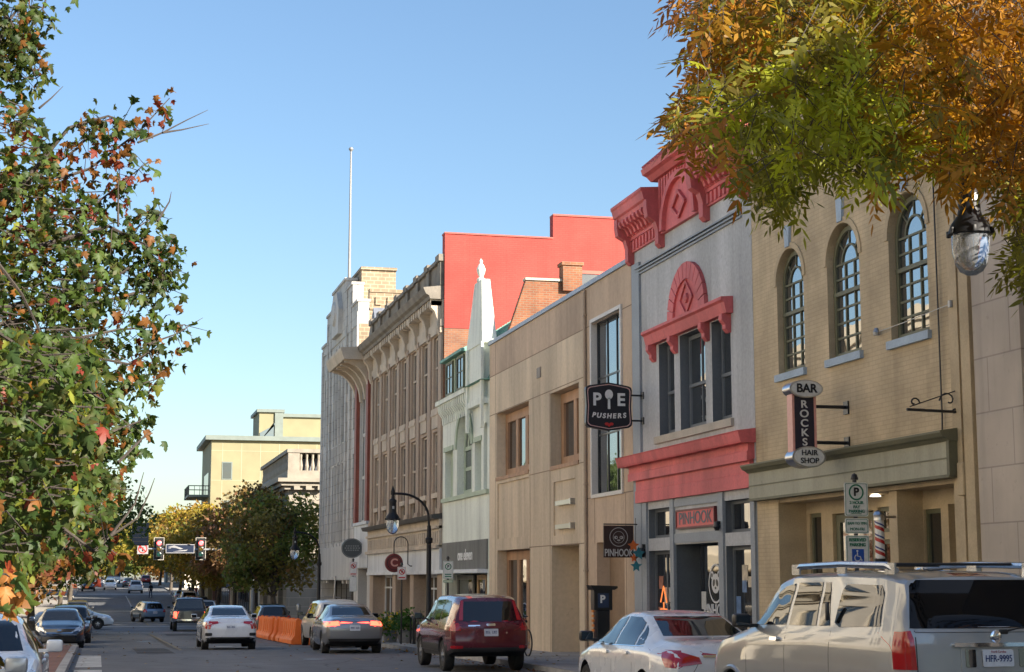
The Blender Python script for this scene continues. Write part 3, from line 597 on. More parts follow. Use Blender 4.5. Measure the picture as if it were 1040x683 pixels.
window(t, 55.45, 57.9, 2.9, 5.78, XF + .25, 2, 2, WHTT, arch=True, fw=.2, bw=.12, mid=4.5); window(t, 58.6, 60.0, 2.9, 4.58, XF + .22, 1, 1, WHTT, fw=.28); window(t, 54.0, 55.0, 2.9, 4.55, XF + .22, 1, 1, WHTT, fw=.2); window(t, 53.1, 53.65, 2.9, 5.1, XF + .2, 1, 1, WHTT, arch=True, fw=.1)
s = MB(); s.box(XF - .1, XF + .05, 52.85, 60.3, 2.76, 2.9); s.box(XF - .05, XF, 58.5, 60.1, 4.58, 4.75); s.box(XF - .05, XF, 53.9, 55.1, 4.55, 4.72); s.build('ledge', WHTT, t)
am = MB(); rad = 1.225; cy = 56.675; sp = 5.78 - rad
for kk in range(16):
    a0, a1 = math.pi * kk / 16, math.pi * (kk + 1) / 16; am.prism([(cy + q * math.cos(v), sp + q * math.sin(v)) for q, v in ((rad, a0), (rad + .22, a0), (rad + .22, a1), (rad, a1))], 'x', XF - .06, XF)
am.build('arch_moulding', WHTT, t)
cb = MB()
for kk in range(15): d = 55.6 + kk * .33; cb.prism([(XF, 6.3), (XF - .24, 6.3), (XF - .22, 6.05), (XF - .08, 5.85), (XF - .06, 5.6), (XF, 5.6)], 'y', d - .07, d + .07)
cb.box(XF - .3, XF + .02, 55.4, D1, 6.3, 6.46); cb.build('corbel_table', WHT, t)
mr = MB(); mr.prism([(XF - .32, 6.46), (XF + .0, 6.5), (XF + 1.3, 8.75), (XF + 4.5, 9.3), (XF + 10, 9.3), (XF + 10, 6.43)], 'y', D0 + .02, D1 - .05)
for kk in range(20): d = D0 + .2 + kk * .38; mr.tube([(XF + .0, d, 6.52), (XF + 1.3, d, 8.78), (XF + 4.5, d, 9.33)], .03, 4)
mr.build('mansard_roof', COPPER, t)
for dc in (57.3, 59.2):
    dm = MB(); dm.box(XF + .02, XF + 1.2, dc - .75, dc + .75, 6.5, 7.95); do = dm.build('dormer', WHTT, t)
    dm = MB(); dm.prism([(XF - .18, 7.95), (XF + 1.7, 7.95), (XF + 1.7, 8.5), (XF + .9, 8.45)], 'y', dc - .92, dc + .92); dm.box(XF - .2, XF + .1, dc - .95, dc + .95, 7.86, 7.96); dm.build('dormer_roof', COPPER, do)
    window(do, dc - .6, dc + .6, 6.6, 7.8, XF - .05, 2, 2, OLIVE, fw=.08)
gb = MB()
gb.box(XF - .16, XF + .12, 53.15, 55.25, 5.9, 7.7)
gb.add([(XF - .2, 53.0, 7.7), (XF + .3, 53.0, 7.7), (XF + .3, 55.5, 7.7), (XF - .2, 55.5, 7.7), (XF - .1, 53.55, 9.9), (XF + .18, 53.55, 9.9), (XF + .18, 54.65, 9.9), (XF - .1, 54.65, 9.9)], [(0, 3, 2, 1), (4, 5, 6, 7), (0, 1, 5, 4), (1, 2, 6, 5), (2, 3, 7, 6), (3, 0, 4, 7)])
gb.prism([(XF + .1, 7.6), (XF + 1.0, 7.6), (XF + 1.05, 7.8), (XF + .1, 7.8)], 'y', 52.86, 53.5); gb.box(XF + .12, XF + .9, 52.9, 53.4, 5.9, 7.6)
for d in (53.1, 55.3): gb.box(XF - .24, XF - .155, d - .12, d + .12, 4.9, 7.72)
gb.box(XF - .22, XF + .12, 53.0, 55.4, 5.7, 5.9); gb.build('gable_pinnacle', WHT, t)
fi = MB(); fi.lathe([(.14, 0), (.14, .1), (.07, .15), (.13, .3), (.155, .42), (.1, .56), (.05, .62), (.065, .7), (0, .8)], (XF, 54.12, 9.9), n=14); fi.build('finial', WHT, t)
fa = MB(); fa.box(XF - .06, XF + .01, 52.95, 60.2, .34, 1.3); fo = fa.build('fascia', SLATEF, t); text('one eleven', .52, WHITE, fo, (XF - .07, 56.2, .82), 'street', sx=1.05, bold=.008)
ca = MB(); ca.box(XF - .35, XF + .01, 53.0, 60.1, .22, .34); ca.build('canopy', M('white_canopy', (.62, .66, .7), .5, .05), t)
TIMB = M('honey_timber', (.42, .27, .13), .6, .2, 4)
for a, b in ((53.2, 54.6), (55.0, 56.4), (57.0, 59.7)): window(t, a, b, -2.1, .16, XF + .4, 1, 1, TIMB if a < 56.9 else SLATEF, DARKGLASS, fw=.16)
rebase(t, (XF, 56.6, sw(56)))
# side gable of rough red brick with its chimney rising behind the tan roof
RBR = brickM('rough_orange_brick', (.21, .072, .034), (.29, .105, .045), (.22, .15, .10), .22, .075, .012, 'cross', .9, .5, .3)
t = thing('brick_gable', 'rough orange brick gable wall with a stub chimney above the tan roof', 'wall')
w = MB(); w.prism([(12.5, 7.4), (13.3, 9.78), (14.6, 9.66), (17.5, 9.3), (17.5, 7.4)], 'y', 52.45, 52.75); w.build('wall', RBR, t)
w = MB(); w.box(14.5, 15.15, 52.3, 52.8, 9.4, 10.25); w.box(14.45, 15.2, 52.25, 52.85, 10.25, 10.36); w.build('chimney', RBR, t)
w = MB(); w.box(13.25, 14.5, 52.4, 52.8, 9.72, 9.8); w.box(15.16, 17.5, 52.4, 52.8, 9.4, 9.46); w.build('coping', BUFF, t); rebase(t, (14.5, 52.6, 7.6))
# ---- brown pilastered building and its red painted side wall
BRN = M('brown_terracotta', (.37, .285, .215), .8, .17, 1.0, .08, .08, streak=True)
BRNL = M('buff_terracotta', (.45, .38, .30), .8, .18, 1.2, .08, .06)
BRND = M('weathered_cornice', (.17, .15, .125), .85, .3, 1.4, .12, .1)
REDW = brickM('coral_painted_brick', (.34, .045, .034), (.355, .05, .038), (.30, .038, .03), .22, .075, .01, 'cross', .85, .25, .14)
PALEB = M('pale_blue_white_fascia', (.56, .58, .60), .6, .1, 1, .05, streak=True)
DB = M('dark_bronze', (.05, .048, .045), .5, .2)
D0, D1 = 60.50, 77.38
t = thing('brown_building', 'tall brown terracotta building with heavy bracketed cornice and coral red side wall', 'building')
cols = [61.75, 64.1, 66.45, 68.75, 71.05, 73.35, 75.65]
holes = [(c - .62, c + .62, z0, z1, 'rect', .3) for c in cols for z0, z1 in ((6.35, 9.12), (2.42, 5.5))] + [(61.4, 66.2, -3, .25, 'rect', .7), (67.0, 70.4, -3, .25, 'rect', 1.4), (71.2, 76.4, -3, .25, 'rect', .7)]
w = MB(); wall_front(w, D0, D1, -3, 10.2, holes, XF, .3); w.quad((XF, D1, -3), (XF, D1, 10.9), (30, D1, 10.9), (30, D1, -3)); w.quad((XF, D0, 10.9), (XF, D1, 10.9), (30, D1, 10.9), (30, D0, 10.9), 1); w.build('wall', [BRN, ROOF], t)
rw = MB()
rw.prism([(XF + .02, 9.25), (XF + .02, 12.82), (16.35, 12.82), (16.35, 13.72), (40, 13.72), (40, 6), (16, 6), (16, 9.25)], 'y', D0 - .12, D0 + .35); rw.box(XF + .02, 16, D0 - .10, D0 + .3, 6, 9.25, 1)
so_ = rw.build('side_wall', [REDW, brickM('old_orange_brick', (.22, .08, .04), (.27, .11, .05), (.22, .15, .11), .22, .075, .012, 'cross')], t)
rw = MB()
for a, b, z0, z1 in ((XF, 16.35, 12.82, 12.88), (16.35, 40, 13.72, 13.79)): rw.box(a, b, D0 - .16, D0 + .38, z0, z1)
rw.build('coping', M('coral_coping', (.36, .08, .06), .7, .1), so_)
wd = MB(); wd.box(17.4, 20.4, D0 - .135, D0 - .1, 10.3, 11.55); wo = wd.build('window', M('dull_glass', (.11, .115, .12), .25, .1), so_); wd = MB()
for a, b, z0, z1 in ((17.3, 17.45, 10.2, 11.65), (17.45, 20.4, 11.52, 11.65), (19.2, 19.3, 10.3, 11.52)): wd.box(a, b, D0 - .17, D0 - .1, z0, z1)
wd.build('frame', M('red_frame', (.5, .09, .06), .6, .1), wo)
ba = MB(); ba.box(13.4, 15.8, 63.5, 64.5, 10.9, 13.3); ba.build('stair_head', COPE, t)
pi = MB()
for k_ in range(8):
    d = (cols[k_ - 1] + cols[k_]) / 2 if 0 < k_ < 7 else (D0 + .35 if k_ == 0 else D1 - .4)
    pi.box(XF - .07, XF, d - .3, d + .3, 2.3, 9.3); pi.box(XF - .13, XF, d - .36, d + .36, 9.1, 9.3); pi.box(XF - .11, XF, d - .34, d + .34, 2.3, 2.6)
pi.build('pilaster', BRN, t)
for c_ in cols:
    for z0, z1, md in ((6.37, 9.1, 7.95), (2.44, 5.48, 4.3)): window(t, c_ - .6, c_ + .6, z0, z1, XF + .09, 2, 1, BRNL, fw=.07, bw=.05, mid=[md, 3.15] if z0 < 4 else md)
    s = MB(); s.box(XF - .08, XF + .1, c_ - .66, c_ + .66, 6.2, 6.36); s.box(XF - .06, XF + .01, c_ - .6, c_ + .6, 5.62, 6.1); s.box(XF - .1, XF, c_ - .64, c_ + .64, 6.1, 6.2); s.build('spandrel', BRNL, t); s = MB(); s.box(XF - .06, XF + .2, c_ - .62, c_ + .62, 3.02, 3.2); s.build('transom', BRNL, t)
    s = MB(); s.box(XF - .1, XF - .0, c_ - .75, c_ + .75, 9.16, 9.34); s.build('lintel', BRNL, t)
c = MB(); c.box(XF - .1, XF + .3, D0, D1, 9.34, 9.6); c.box(XF - .04, XF + .3, D0, D1, 9.6, 10.35)
n_ = 34
for kk in range(n_): d = D0 + .25 + (D1 - D0 - .5) * kk / (n_ - 1); c.box(XF - .45, XF, d - .12, d + .12, 10.12, 10.36)
c.build('frieze', BRNL, t)
for kk in range(8):
    d = D0 + .3 + (D1 - D0 - .6) * kk / 7; b_ = MB(); b_.prism([(XF, 10.3), (XF - .46, 10.3), (XF - .44, 10.05), (XF - .3, 9.9), (XF - .2, 9.6), (XF - .2, 9.3), (XF - .1, 9.05), (XF, 9.0)], 'y', d - .17, d + .17); b_.build('bracket', BRNL, t)
c = MB(); c.prism([(XF + .3, 10.36), (XF - .5, 10.36), (XF - .54, 10.48), (XF - .66, 10.55), (XF - .74, 10.72), (XF - .76, 10.78), (XF + .3, 10.92)], 'y', D0 + .02, D1 + .25); c.build('cornice', BRND, t)
c = MB(); c.box(XF - .02, XF + .28, D0, D1, 10.9, 11.82); c.box(XF - .14, XF + .34, D0, D1, 11.82, 11.97)
for kk in range(8): d = D0 + .3 + (D1 - D0 - .6) * kk / 7; c.box(XF - .12, XF, d - .28, d + .28, 10.9, 11.83); c.box(XF - .2, XF + .36, d - .36, d + .36, 11.8, 12.06)
c.build('parapet', BRND, t)
c = MB(); c.prism([(XF, 2.2), (XF - .36, 2.2), (XF - .4, 2.3), (XF - .42, 2.36), (XF, 2.42)], 'y', D0, D1 + .1); c.build('cornice', DB, t)
c = MB(); c.box(XF - .12, XF, D0, D1, 1.2, 2.2); c.box(XF - .22, XF, D0, D1, 1.86, 1.96); c.box(XF - .24, XF, D0, D1, 1.14, 1.26)
for kk in range(40): d = D0 + .3 + kk * .415; c.box(XF - .15, XF - .11, d - .1, d + .1, 1.34, 1.76)
c.build('frieze_band', BRNL, t)
c = MB(); c.box(XF - .1, XF, D0, D1, .25, 1.14); c.box(XF - .16, XF, D0, D1, .2, .32); c.build('fascia', PALEB, t)
for a, b, x, cc in ((61.4, 66.2, .55, 4), (67.0, 70.4, 1.2, 2), (71.2, 76.4, .55, 4)): window(t, a, b, -2.15, .22, XF + x, cc, 1, PALEB, DARKGLASS, fw=.14, bw=.14, mid=-.35)
rebase(t, (XF, 69, sw(69)))

# ---- narrow building with red pilasters and a bracketed canopy
GREYW = M('grey_white_terracotta', (.47, .46, .44), .75, .16, 1.0, .08, .06, streak=True)
REDT = M('oxblood_terracotta', (.22, .055, .035), .6, .2, 2)
SLATE = M('blue_slate', (.15, .165, .20), .7, .25, 3)
D0, D1 = 77.42, 81.68
t = thing('canopy_building', 'narrow building with oxblood pilasters under a deep bracketed canopy', 'building')
w = MB(); wall_front(w, D0, D1, -3, 10.2, [(78.25, 80.9, 2.7, 9.0, 'rect', .3), (78.2, 81.0, -3, .5, 'rect', .8)]); shell(w, D0, D1, -3, 10.2, XF, 28, 0, 1); w.build('wall', [GREYW, ROOF], t)
p = MB()
for a in (77.45, 81.05): p.box(XF - .18, XF, a, a + .6, 2.6, 10.1)
p.build('pilaster', REDT, t)
window(t, 78.27, 80.88, 2.72, 8.98, XF + .1, 4, 3, GREYW, fw=.1, bw=.16)
c = MB(); c.prism([(XF + .2, 10.2), (XF - 1.35, 10.2), (XF - 1.42, 10.4), (XF - 1.5, 10.62), (XF - 1.5, 10.75), (XF + .2, 10.85)], 'y', 77.2, 82.6); co = c.build('canopy', BRNL, t)
for d in (77.7, 79.1, 80.5, 81.9):
    b_ = MB(); pts = [(XF, 10.2), (XF - 1.25, 10.2)] + [(XF - 1.25 + 1.15 * math.sin(a_), 10.2 - .1 - 1.55 * (1 - math.cos(a_))) for a_ in np.linspace(0, math.pi / 2, 8)] + [(XF, 8.5)]
    b_.prism(pts, 'y', d - .16, d + .16); b_.build('bracket', BRNL, co)
c = MB(); c.prism([(77.5, 10.8), (81.6, 10.8), (79.2, 13.0)], 'x', XF + .3, XF + 4); c.build('slate_gable', SLATE, t)
c = MB(); c.box(XF - .12, XF + .01, D0 + .02, D1 - .02, .55, 2.58); c.box(XF - .2, XF, D0, D1, 2.56, 2.7); c.build('fascia', PALEB, t)
window(t, 78.3, 80.9, -2.3, .45, XF + .6, 2, 1, BLACKM, DARKGLASS, fw=.1); rebase(t, (XF, 79.5, sw(79.5)))

# ---- stepped grey-white department store with the flagpole
TERRA = brickM('terracotta_blocks', (.48, .46, .43), (.45, .435, .41), (.33, .31, .29), .8, .5, .02, 'both', .75, .15, .16)
WARMB = brickM('warm_side_brick', (.26, .2, .13), (.235, .18, .118), (.42, .32, .22), .4, .2, .02, 'cross', .85, .2, .2)
D0, D1 = 81.72, 95.5
t = thing('department_store', 'tall grey white terracotta store with a stepped parapet and vertical window strips', 'building')
cc = [86.9, 88.1, 89.3, 90.5]; singles = [83.0, 94.2]
rows = ((7.1, 11.45), (1.9, 6.0))
holes = [(c - .38, c + .38, a, b, 'rect', .35) for c in cc for a, b in rows] + [(c - .3, c + .3, a, b, 'rect', .35) for c in singles for a, b in ((7.4, 11.2), (2.6, 6.2))] + [(82.6, 94.8, -3.2, .05, 'rect', 1.0)]
w = MB(); wall_front(w, D0, D1, -3.2, 12.6, holes); shell(w, D0, D1, -3.2, 12.6, XF, 34, 1, 2); w.build('wall', [TERRA, WARMB, ROOF], t)
pa = MB()
for a, b, z in ((81.72, 83.7, 13.7), (83.7, 86.2, 14.9), (86.2, 91.3, 15.55), (91.3, 93.6, 14.6), (93.6, 95.5, 13.1)): pa.box(XF - .05, XF + .5, a, b, 12.6, z); pa.box(XF - .12, XF + .55, a - .04, b + .04, z, z + .14)
pa.build('stepped_parapet', TERRA, t)
pb = MB(); pb.box(XF + .5, XF + 6, D0 + .0, D0 + .4, 12.6, 14.2); pb.box(XF + .5, XF + 6.05, D0 - .06, D0 + .45, 14.2, 14.36); pb.box(XF + .52, XF + 6, D0 - .05, D0, 13.3, 13.42)
for kk in range(9): pb.box(XF + .8 + kk * .6, XF + 1.1 + kk * .6, D0 - .07, D0, 13.55, 13.95)
pb.build('roof_block', WARMB, t); pb = MB(); pb.box(XF + .6, XF + 2.4, D0 + 3.4, D0 + 8, 12.6, 15.95); pb.box(XF + .55, XF + 2.45, D0 + 3.3, D0 + 8.1, 15.95, 16.1); pb.build('stair_head', WARMB, t)
pi = MB()
for d, z in ((81.95, 13.2), (84.2, 14.6), (85.7, 14.9), (91.9, 14.4), (93.1, 14.2), (95.25, 12.9)): pi.box(XF - .1, XF, d - .22, d + .22, -.2, z)
for c_ in cc[:-1]: pi.box(XF - .05, XF, c_ + .48, c_ + .72, .6, 12.4)
for kk in range(9): pi.box(XF - .1, XF, 86.35 + kk * .6, 86.55 + kk * .6, 6.1, 7.0)
pi.build('pier', TERRA, t)
or_ = MB(); or_.prism([(87.4, 12.9), (90.0, 12.9), (90.2, 14.2), (89.4, 15.2), (88.0, 15.2), (87.2, 14.2)], 'x', XF - .3, XF); or_.lathe([(0, -.2), (.6, -.14), (.7, 0)], (XF - .28, 88.7, 14.1), 'x', 16); or_.build('crest', GREYW, t)
for c_ in cc:
    for a, b in rows: window(t, c_ - .37, c_ + .37, a, b, XF + .1, 1, 3, DB, fw=.06)
for c_ in singles:
    for a, b in ((7.4, 11.2), (2.6, 6.2)): window(t, c_ - .29, c_ + .29, a, b, XF + .1, 1, 3, DB, fw=.05)
s = MB(); s.box(XF - .14, XF, 82.2, 95.2, .05, 1.7); s.box(XF - .2, XF, 82.2, 95.2, -.02, .12); s.build('fascia', GREYW, t)
window(t, 82.62, 94.78, -2.5, .02, XF + .8, 6, 1, DB, DARKGLASS, fw=.12, bw=.1); rebase(t, (XF, 88, sw(88)))
f = MB(); f.tube([(XF + .35, 87.9, 15.5), (XF + .35, 87.9, 18.5), (XF + .35, 87.9, 22.95)], [.09, .07, .045], 10); f.lathe([(0, .24), (.11, .18), (.13, .1), (.06, 0)], (XF + .35, 87.9, 22.95), n=12)
tag(f.build('flagpole', M('grey_white_pole', (.22, .22, .22), .4, .05)), 'bare grey flagpole rising from the roof of the stepped department store', 'flagpole')

# ---- classical stone bank beyond the cross street
BANK = brickM('cream_ashlar', (.265, .235, .19), (.25, .22, .18), (.40, .34, .27), 1.4, .6, .02, 'both', .8, .15, .1)
BANKT = M('cream_stone_trim', (.26, .23, .185), .8, .15, 2)
D0, D1, XB = 113.6, 133, XF + .1
t = thing('stone_bank', 'classical cream stone bank with balustrade parapet beyond the cross street', 'building')
w = MB(); wall_front(w, D0, D1, -3.4, 6.6, [(116, 119, -2.5, 3.6, 'arch', .5), (121.5, 124.5, -2.5, 3.6, 'arch', .5), (127, 130, -2.5, 3.6, 'arch', .5)], XB, .5); shell(w, D0, D1, -3.4, 6.6, XB, 40, 0, 1); w.build('wall', [BANK, ROOF], t)
for a in (116, 121.5, 127): window(t, a, a + 3, -2.5, 3.6, XB + .35, 3, 4, DB, arch=True, fw=.12, bw=.08)
for k_ in range(5):
    x = XB + 3 + k_ * 5; wb = MB(); wb.box(x, x + 2, D0 - .03, D0 + .1, -1.6, 2.6); wo = wb.build('window', GLASS, t); wb = MB(); wb.box(x - .2, x + 2.2, D0 - .16, D0, -1.85, -1.6); wb.box(x - .2, x + 2.2, D0 - .2, D0, 2.6, 2.95); wb.box(x - .18, x, D0 - .1, D0, -1.6, 2.6); wb.box(x + 2, x + 2.18, D0 - .1, D0, -1.6, 2.6); wb.box(x + .95, x + 1.05, D0 - .06, D0, -1.6, 2.6); wb.build('surround', BANKT, wo)
def band(mb, z0, z1, pr, m=0): mb.box(XB - pr, 40.2, D0 - pr, D1 + pr, z0, z1, m)
c = MB(); band(c, 4.6, 4.9, .15); band(c, 6.0, 6.25, .3); band(c, 6.25, 6.5, .55); band(c, 6.5, 6.75, .8)
for kk in range(34): c.box(XB + .3 + kk * .8, XB + .7 + kk * .8, D0 - .55, D0 - .28, 5.98, 6.24)
c.build('cornice', BANKT, t)
c = MB(); band(c, 6.75, 7.3, .1); band(c, 8.5, 8.75, .15)
for kk in range(10): c.box(XB - .08 + kk * 3.2, XB + .7 + kk * 3.2, D0 - .09, D0 + .3, 7.3, 8.5)
for kk in range(70):
    if kk % 8 > 1: c.lathe([(.1, 0), (.14, .3), (.07, .75), (.1, 1.2)], (XB + kk * .4, D0 + .1, 7.3), n=8)
for kk in range(48): c.lathe([(.1, 0), (.14, .3), (.07, .75), (.1, 1.2)], (XB + .1, D0 + .3 + kk * .4, 7.3), n=8)
c.build('balustrade', BANKT, t); c = MB(); c.box(XB + 1.2, 38, D0 + 1.2, D1 - 1.2, 6.6, 8.2); c.prism([(XB - .2, 6.8), (XB + 4, 6.8), (XB + 3, 9.3), (XB + .6, 9.3)], 'y', D1 - 7, D1 - .5); c.build('slate_roof', SLATE, t); rebase(t, (XB, 123, sw(123)))

# ---- cream apartment building further on
CREAM = M('cream_panel_cladding', (.235, .212, .118), .7, .09, .6, .03)
CRJ = M('cladding_joint', (.36, .33, .22), .8, .05); GRN = M('grey_green_fascia', (.16, .19, .17), .6, .1)  # joint strips are paler than the panels
D0 = 189.0; x0 = at(215, 450, D0).x; zt = at(215, 447, D0).z
t = thing('apartment_building', 'flat roofed cream panelled apartment building with a penthouse box and side balconies', 'building')
w = MB(); w.box(x0, x0 + 40, D0, D0 + 17, -4, zt); w.build('wall', CREAM, t)
j = MB()
for k_ in range(14): j.box(x0 + 1.2 + k_ * 2.1, x0 + 1.26 + k_ * 2.1, D0 - .012, D0, -3, zt - .3)
for z in np.arange(1, zt, 3.3): j.box(x0, x0 + 39, D0 - .014, D0, z, z + .05)
j.build('panel_joint', CRJ, t)
r_ = MB(); r_.box(x0 - .7, x0 + 41, D0 - .5, D0 + 17.6, zt, zt + .5); r_.build('roof', GRN, t)
for k_, z in [(a, b) for a in (1.2, 7.2, 14.5, 21.5) for b in np.arange(zt - 4.4, -1, -4.3)]:
    wb = MB(); wb.box(x0 + k_, x0 + k_ + 1.15, D0 - .05, D0 + .1, z, z + 2.0); wo = wb.build('window', GRN, t); wb = MB(); wb.box(x0 + k_ + .12, x0 + k_ + 1.03, D0 - .07, D0 - .03, z + .12, z + 1.88); wb.build('pane', DARKGLASS, wo)
pb = MB(); a = at(263, 440, D0 + 6).x; b = at(285, 440, D0 + 6).x; z1 = at(270, 419, D0 + 6).z; pb.box(a, b, D0 + 6, D0 + 14, zt + .4, z1); po = pb.build('penthouse', CREAM, t)
pb = MB(); pb.box(a - .3, b + .4, D0 + 5.7, D0 + 14.3, z1, z1 + .35); pb.box(b - .7, b + .25, D0 + 5.8, D0 + 14.2, zt + .5, z1); pb.build('trim', GRN, po); pb = MB(); pb.prism([(a + .1, z1 - 3.4), (b - .8, z1 - 3.2), (b - .8, z1 - 1.2), (a + 1.9, z1 - 1.4), (a + .1, z1 - 2.4)], 'y', D0 + 5.92, D0 + 6); pb.build('window_band', GLASS, po)
pb = MB(); pb.box(b, b + 11, D0 + 7, D0 + 16, zt + .4, zt + 3.4); pb.box(b, b + 11.3, D0 + 6.7, D0 + 16, zt + 3.4, zt + 3.8, 1); pb.build('roof_house', [CREAM, GRN], t)
for z in (zt - 6.2, zt - 10.5, zt - 14.8):
    bb = MB(); bb.box(x0 - 2.3, x0, D0 + 3, D0 + 12, z, z + .25); bo = bb.build('balcony', GRN, t); bb = MB()
    for k_ in range(14): bb.tube([(x0 - 2.25, D0 + 3 + k_ * .68, z + .25), (x0 - 2.25, D0 + 3 + k_ * .68, z + 1.3)], .04, 4)
    for y in (D0 + 3, D0 + 12): bb.box(x0 - 2.3, x0, y - .04, y + .04, z + 1.2, z + 1.3)
    for k_ in range(4): bb.tube([(x0 - 2.2 + k_ * .6, D0 + 3, z + .25), (x0 - 2.2 + k_ * .6, D0 + 3, z + 1.3)], .04, 4)
    bb.box(x0 - 2.3, x0 - 2.2, D0 + 3, D0 + 12, z + 1.2, z + 1.3); bb.build('railing', BLACKM, bo)
    gb_ = MB(); gb_.box(x0 - .06, x0 + .05, D0 + 3.5, D0 + 11.5, z + .3, z + 2.8); gb_.build('glazing', GLASS, t)
rebase(t, (x0, D0, sw(D0)))
def plain_block(name, label, side, d0, d1, ztop, wm, tm, nwin, floors, shop=True, z0=-4, xw=None):
    """a street building seen only at a distance or in reflections: front, openings, cornice, shopfront"""
    t = thing(name, label, 'building'); s = 1 if side > 0 else -1; X = (xw or XF) if s > 0 else LBLD
    w = MB(); step = (d1 - d0) / nwin; ww = step * .27
    cs = [d0 + step * (k + .5) for k in range(nwin)]; hz = [(2.4 + k * 3.9, 4.7 + k * 3.9) for k in range(floors)]
    base = sw((d0 + d1) / 2); hz = [(base + 4.6 + k * 3.7, base + 6.9 + k * 3.7) for k in range(floors)]
    holes = [(c - ww, c + ww, a, b) for c in cs for a, b in hz] + ([(d0 + .7, d1 - .7, z0, base + 2.9, 'rect', .6)] if shop else [])
    wall_front(w, d0, d1, z0, ztop, holes, X, .25 * s if s > 0 else -.25); shell(w, d0, d1, z0, ztop, X, X + 16 * s, 0, 1)
    if s < 0:
        w.v = [v for v in w.v]
    w.build('wall', [wm, ROOF], t)
    for c in cs:
        for a, b in hz: window(t, c - ww, c + ww, a, b, X + (.12 if s > 0 else -.2), 2, 1, tm, fw=.08, mid=(a + b) / 2)
    c = MB(); c.box(X - .5 * s, X + .2 * s, d0, d1, ztop - .5, ztop + .1); c.box(X - .3 * s, X + .2 * s, d0, d1, ztop - .9, ztop - .5); c.box(X - .2 * s, X, d0 + .05, d1 - .05, base + 3.0, base + 3.8); c.build('cornice', tm, t)
    if shop: window(t, d0 + .7, d1 - .7, base, base + 2.88, X + (.3 if s > 0 else -.36), max(3, int((d1 - d0) / 2.4)), 1, DB, DARKGLASS, fw=.12, bw=.1)
    return rebase(t, (X, (d0 + d1) / 2, base))
REDB = brickM('dark_red_brick', (.27, .10, .065), (.32, .125, .08), (.30, .25, .2), .22, .075, .012, 'both', .85, .4)
CRM = M('cream_render', (.76, .68, .54), .8, .1, 1); CRM2 = M('pale_stone_render', (.76, .69, .58), .8, .12, 1); TRM = M('cream_window_trim', (.55, .48, .36), .7, .1)
plain_block('cream_row_building', 'cream two storey row building on the right beyond the bank, behind the trees', 1, 140, 162, 6.2, CRM, TRM, 5, 1)
plain_block('brick_row_building', 'dark red brick row building on the right before the apartment block', 1, 162, 188, 5.2, REDB, TRM, 8, 1)
plain_block('cream_corner_building', 'cream cornice building across the street beside the camera, seen in car windows', -1, -8, 24, 8.6, CRM, TRM, 8, 1)
plain_block('stone_row_building', 'three storey building across the street, out of view, tall and pale to bounce sun', -1, 24, 52, 10.8, CRM2, TRM, 7, 2)  # out of view; height and pale walls set to bounce sun onto the right fronts
plain_block('cream_long_building', 'long building out of view facing the tan one, tall and pale to bounce sun', -1, 52, 96, 10.5, CRM, TRM, 10, 2)  # also out of view, made tall and pale as a sun bounce for the facades
plain_block('cream_far_building', 'cream building on the left behind the dark evergreen street tree', -1, 114, 170, 5.6, CRM, TRM, 10, 1)
plain_block('brick_far_building', 'brick building far down the left side of the street', -1, 175, 290, 6.0, REDB, TRM, 16, 1)
plain_block('pale_far_building', 'pale stone building far down the right side of the street', 1, 250, 330, 9.0, CRM2, TRM, 12, 2)
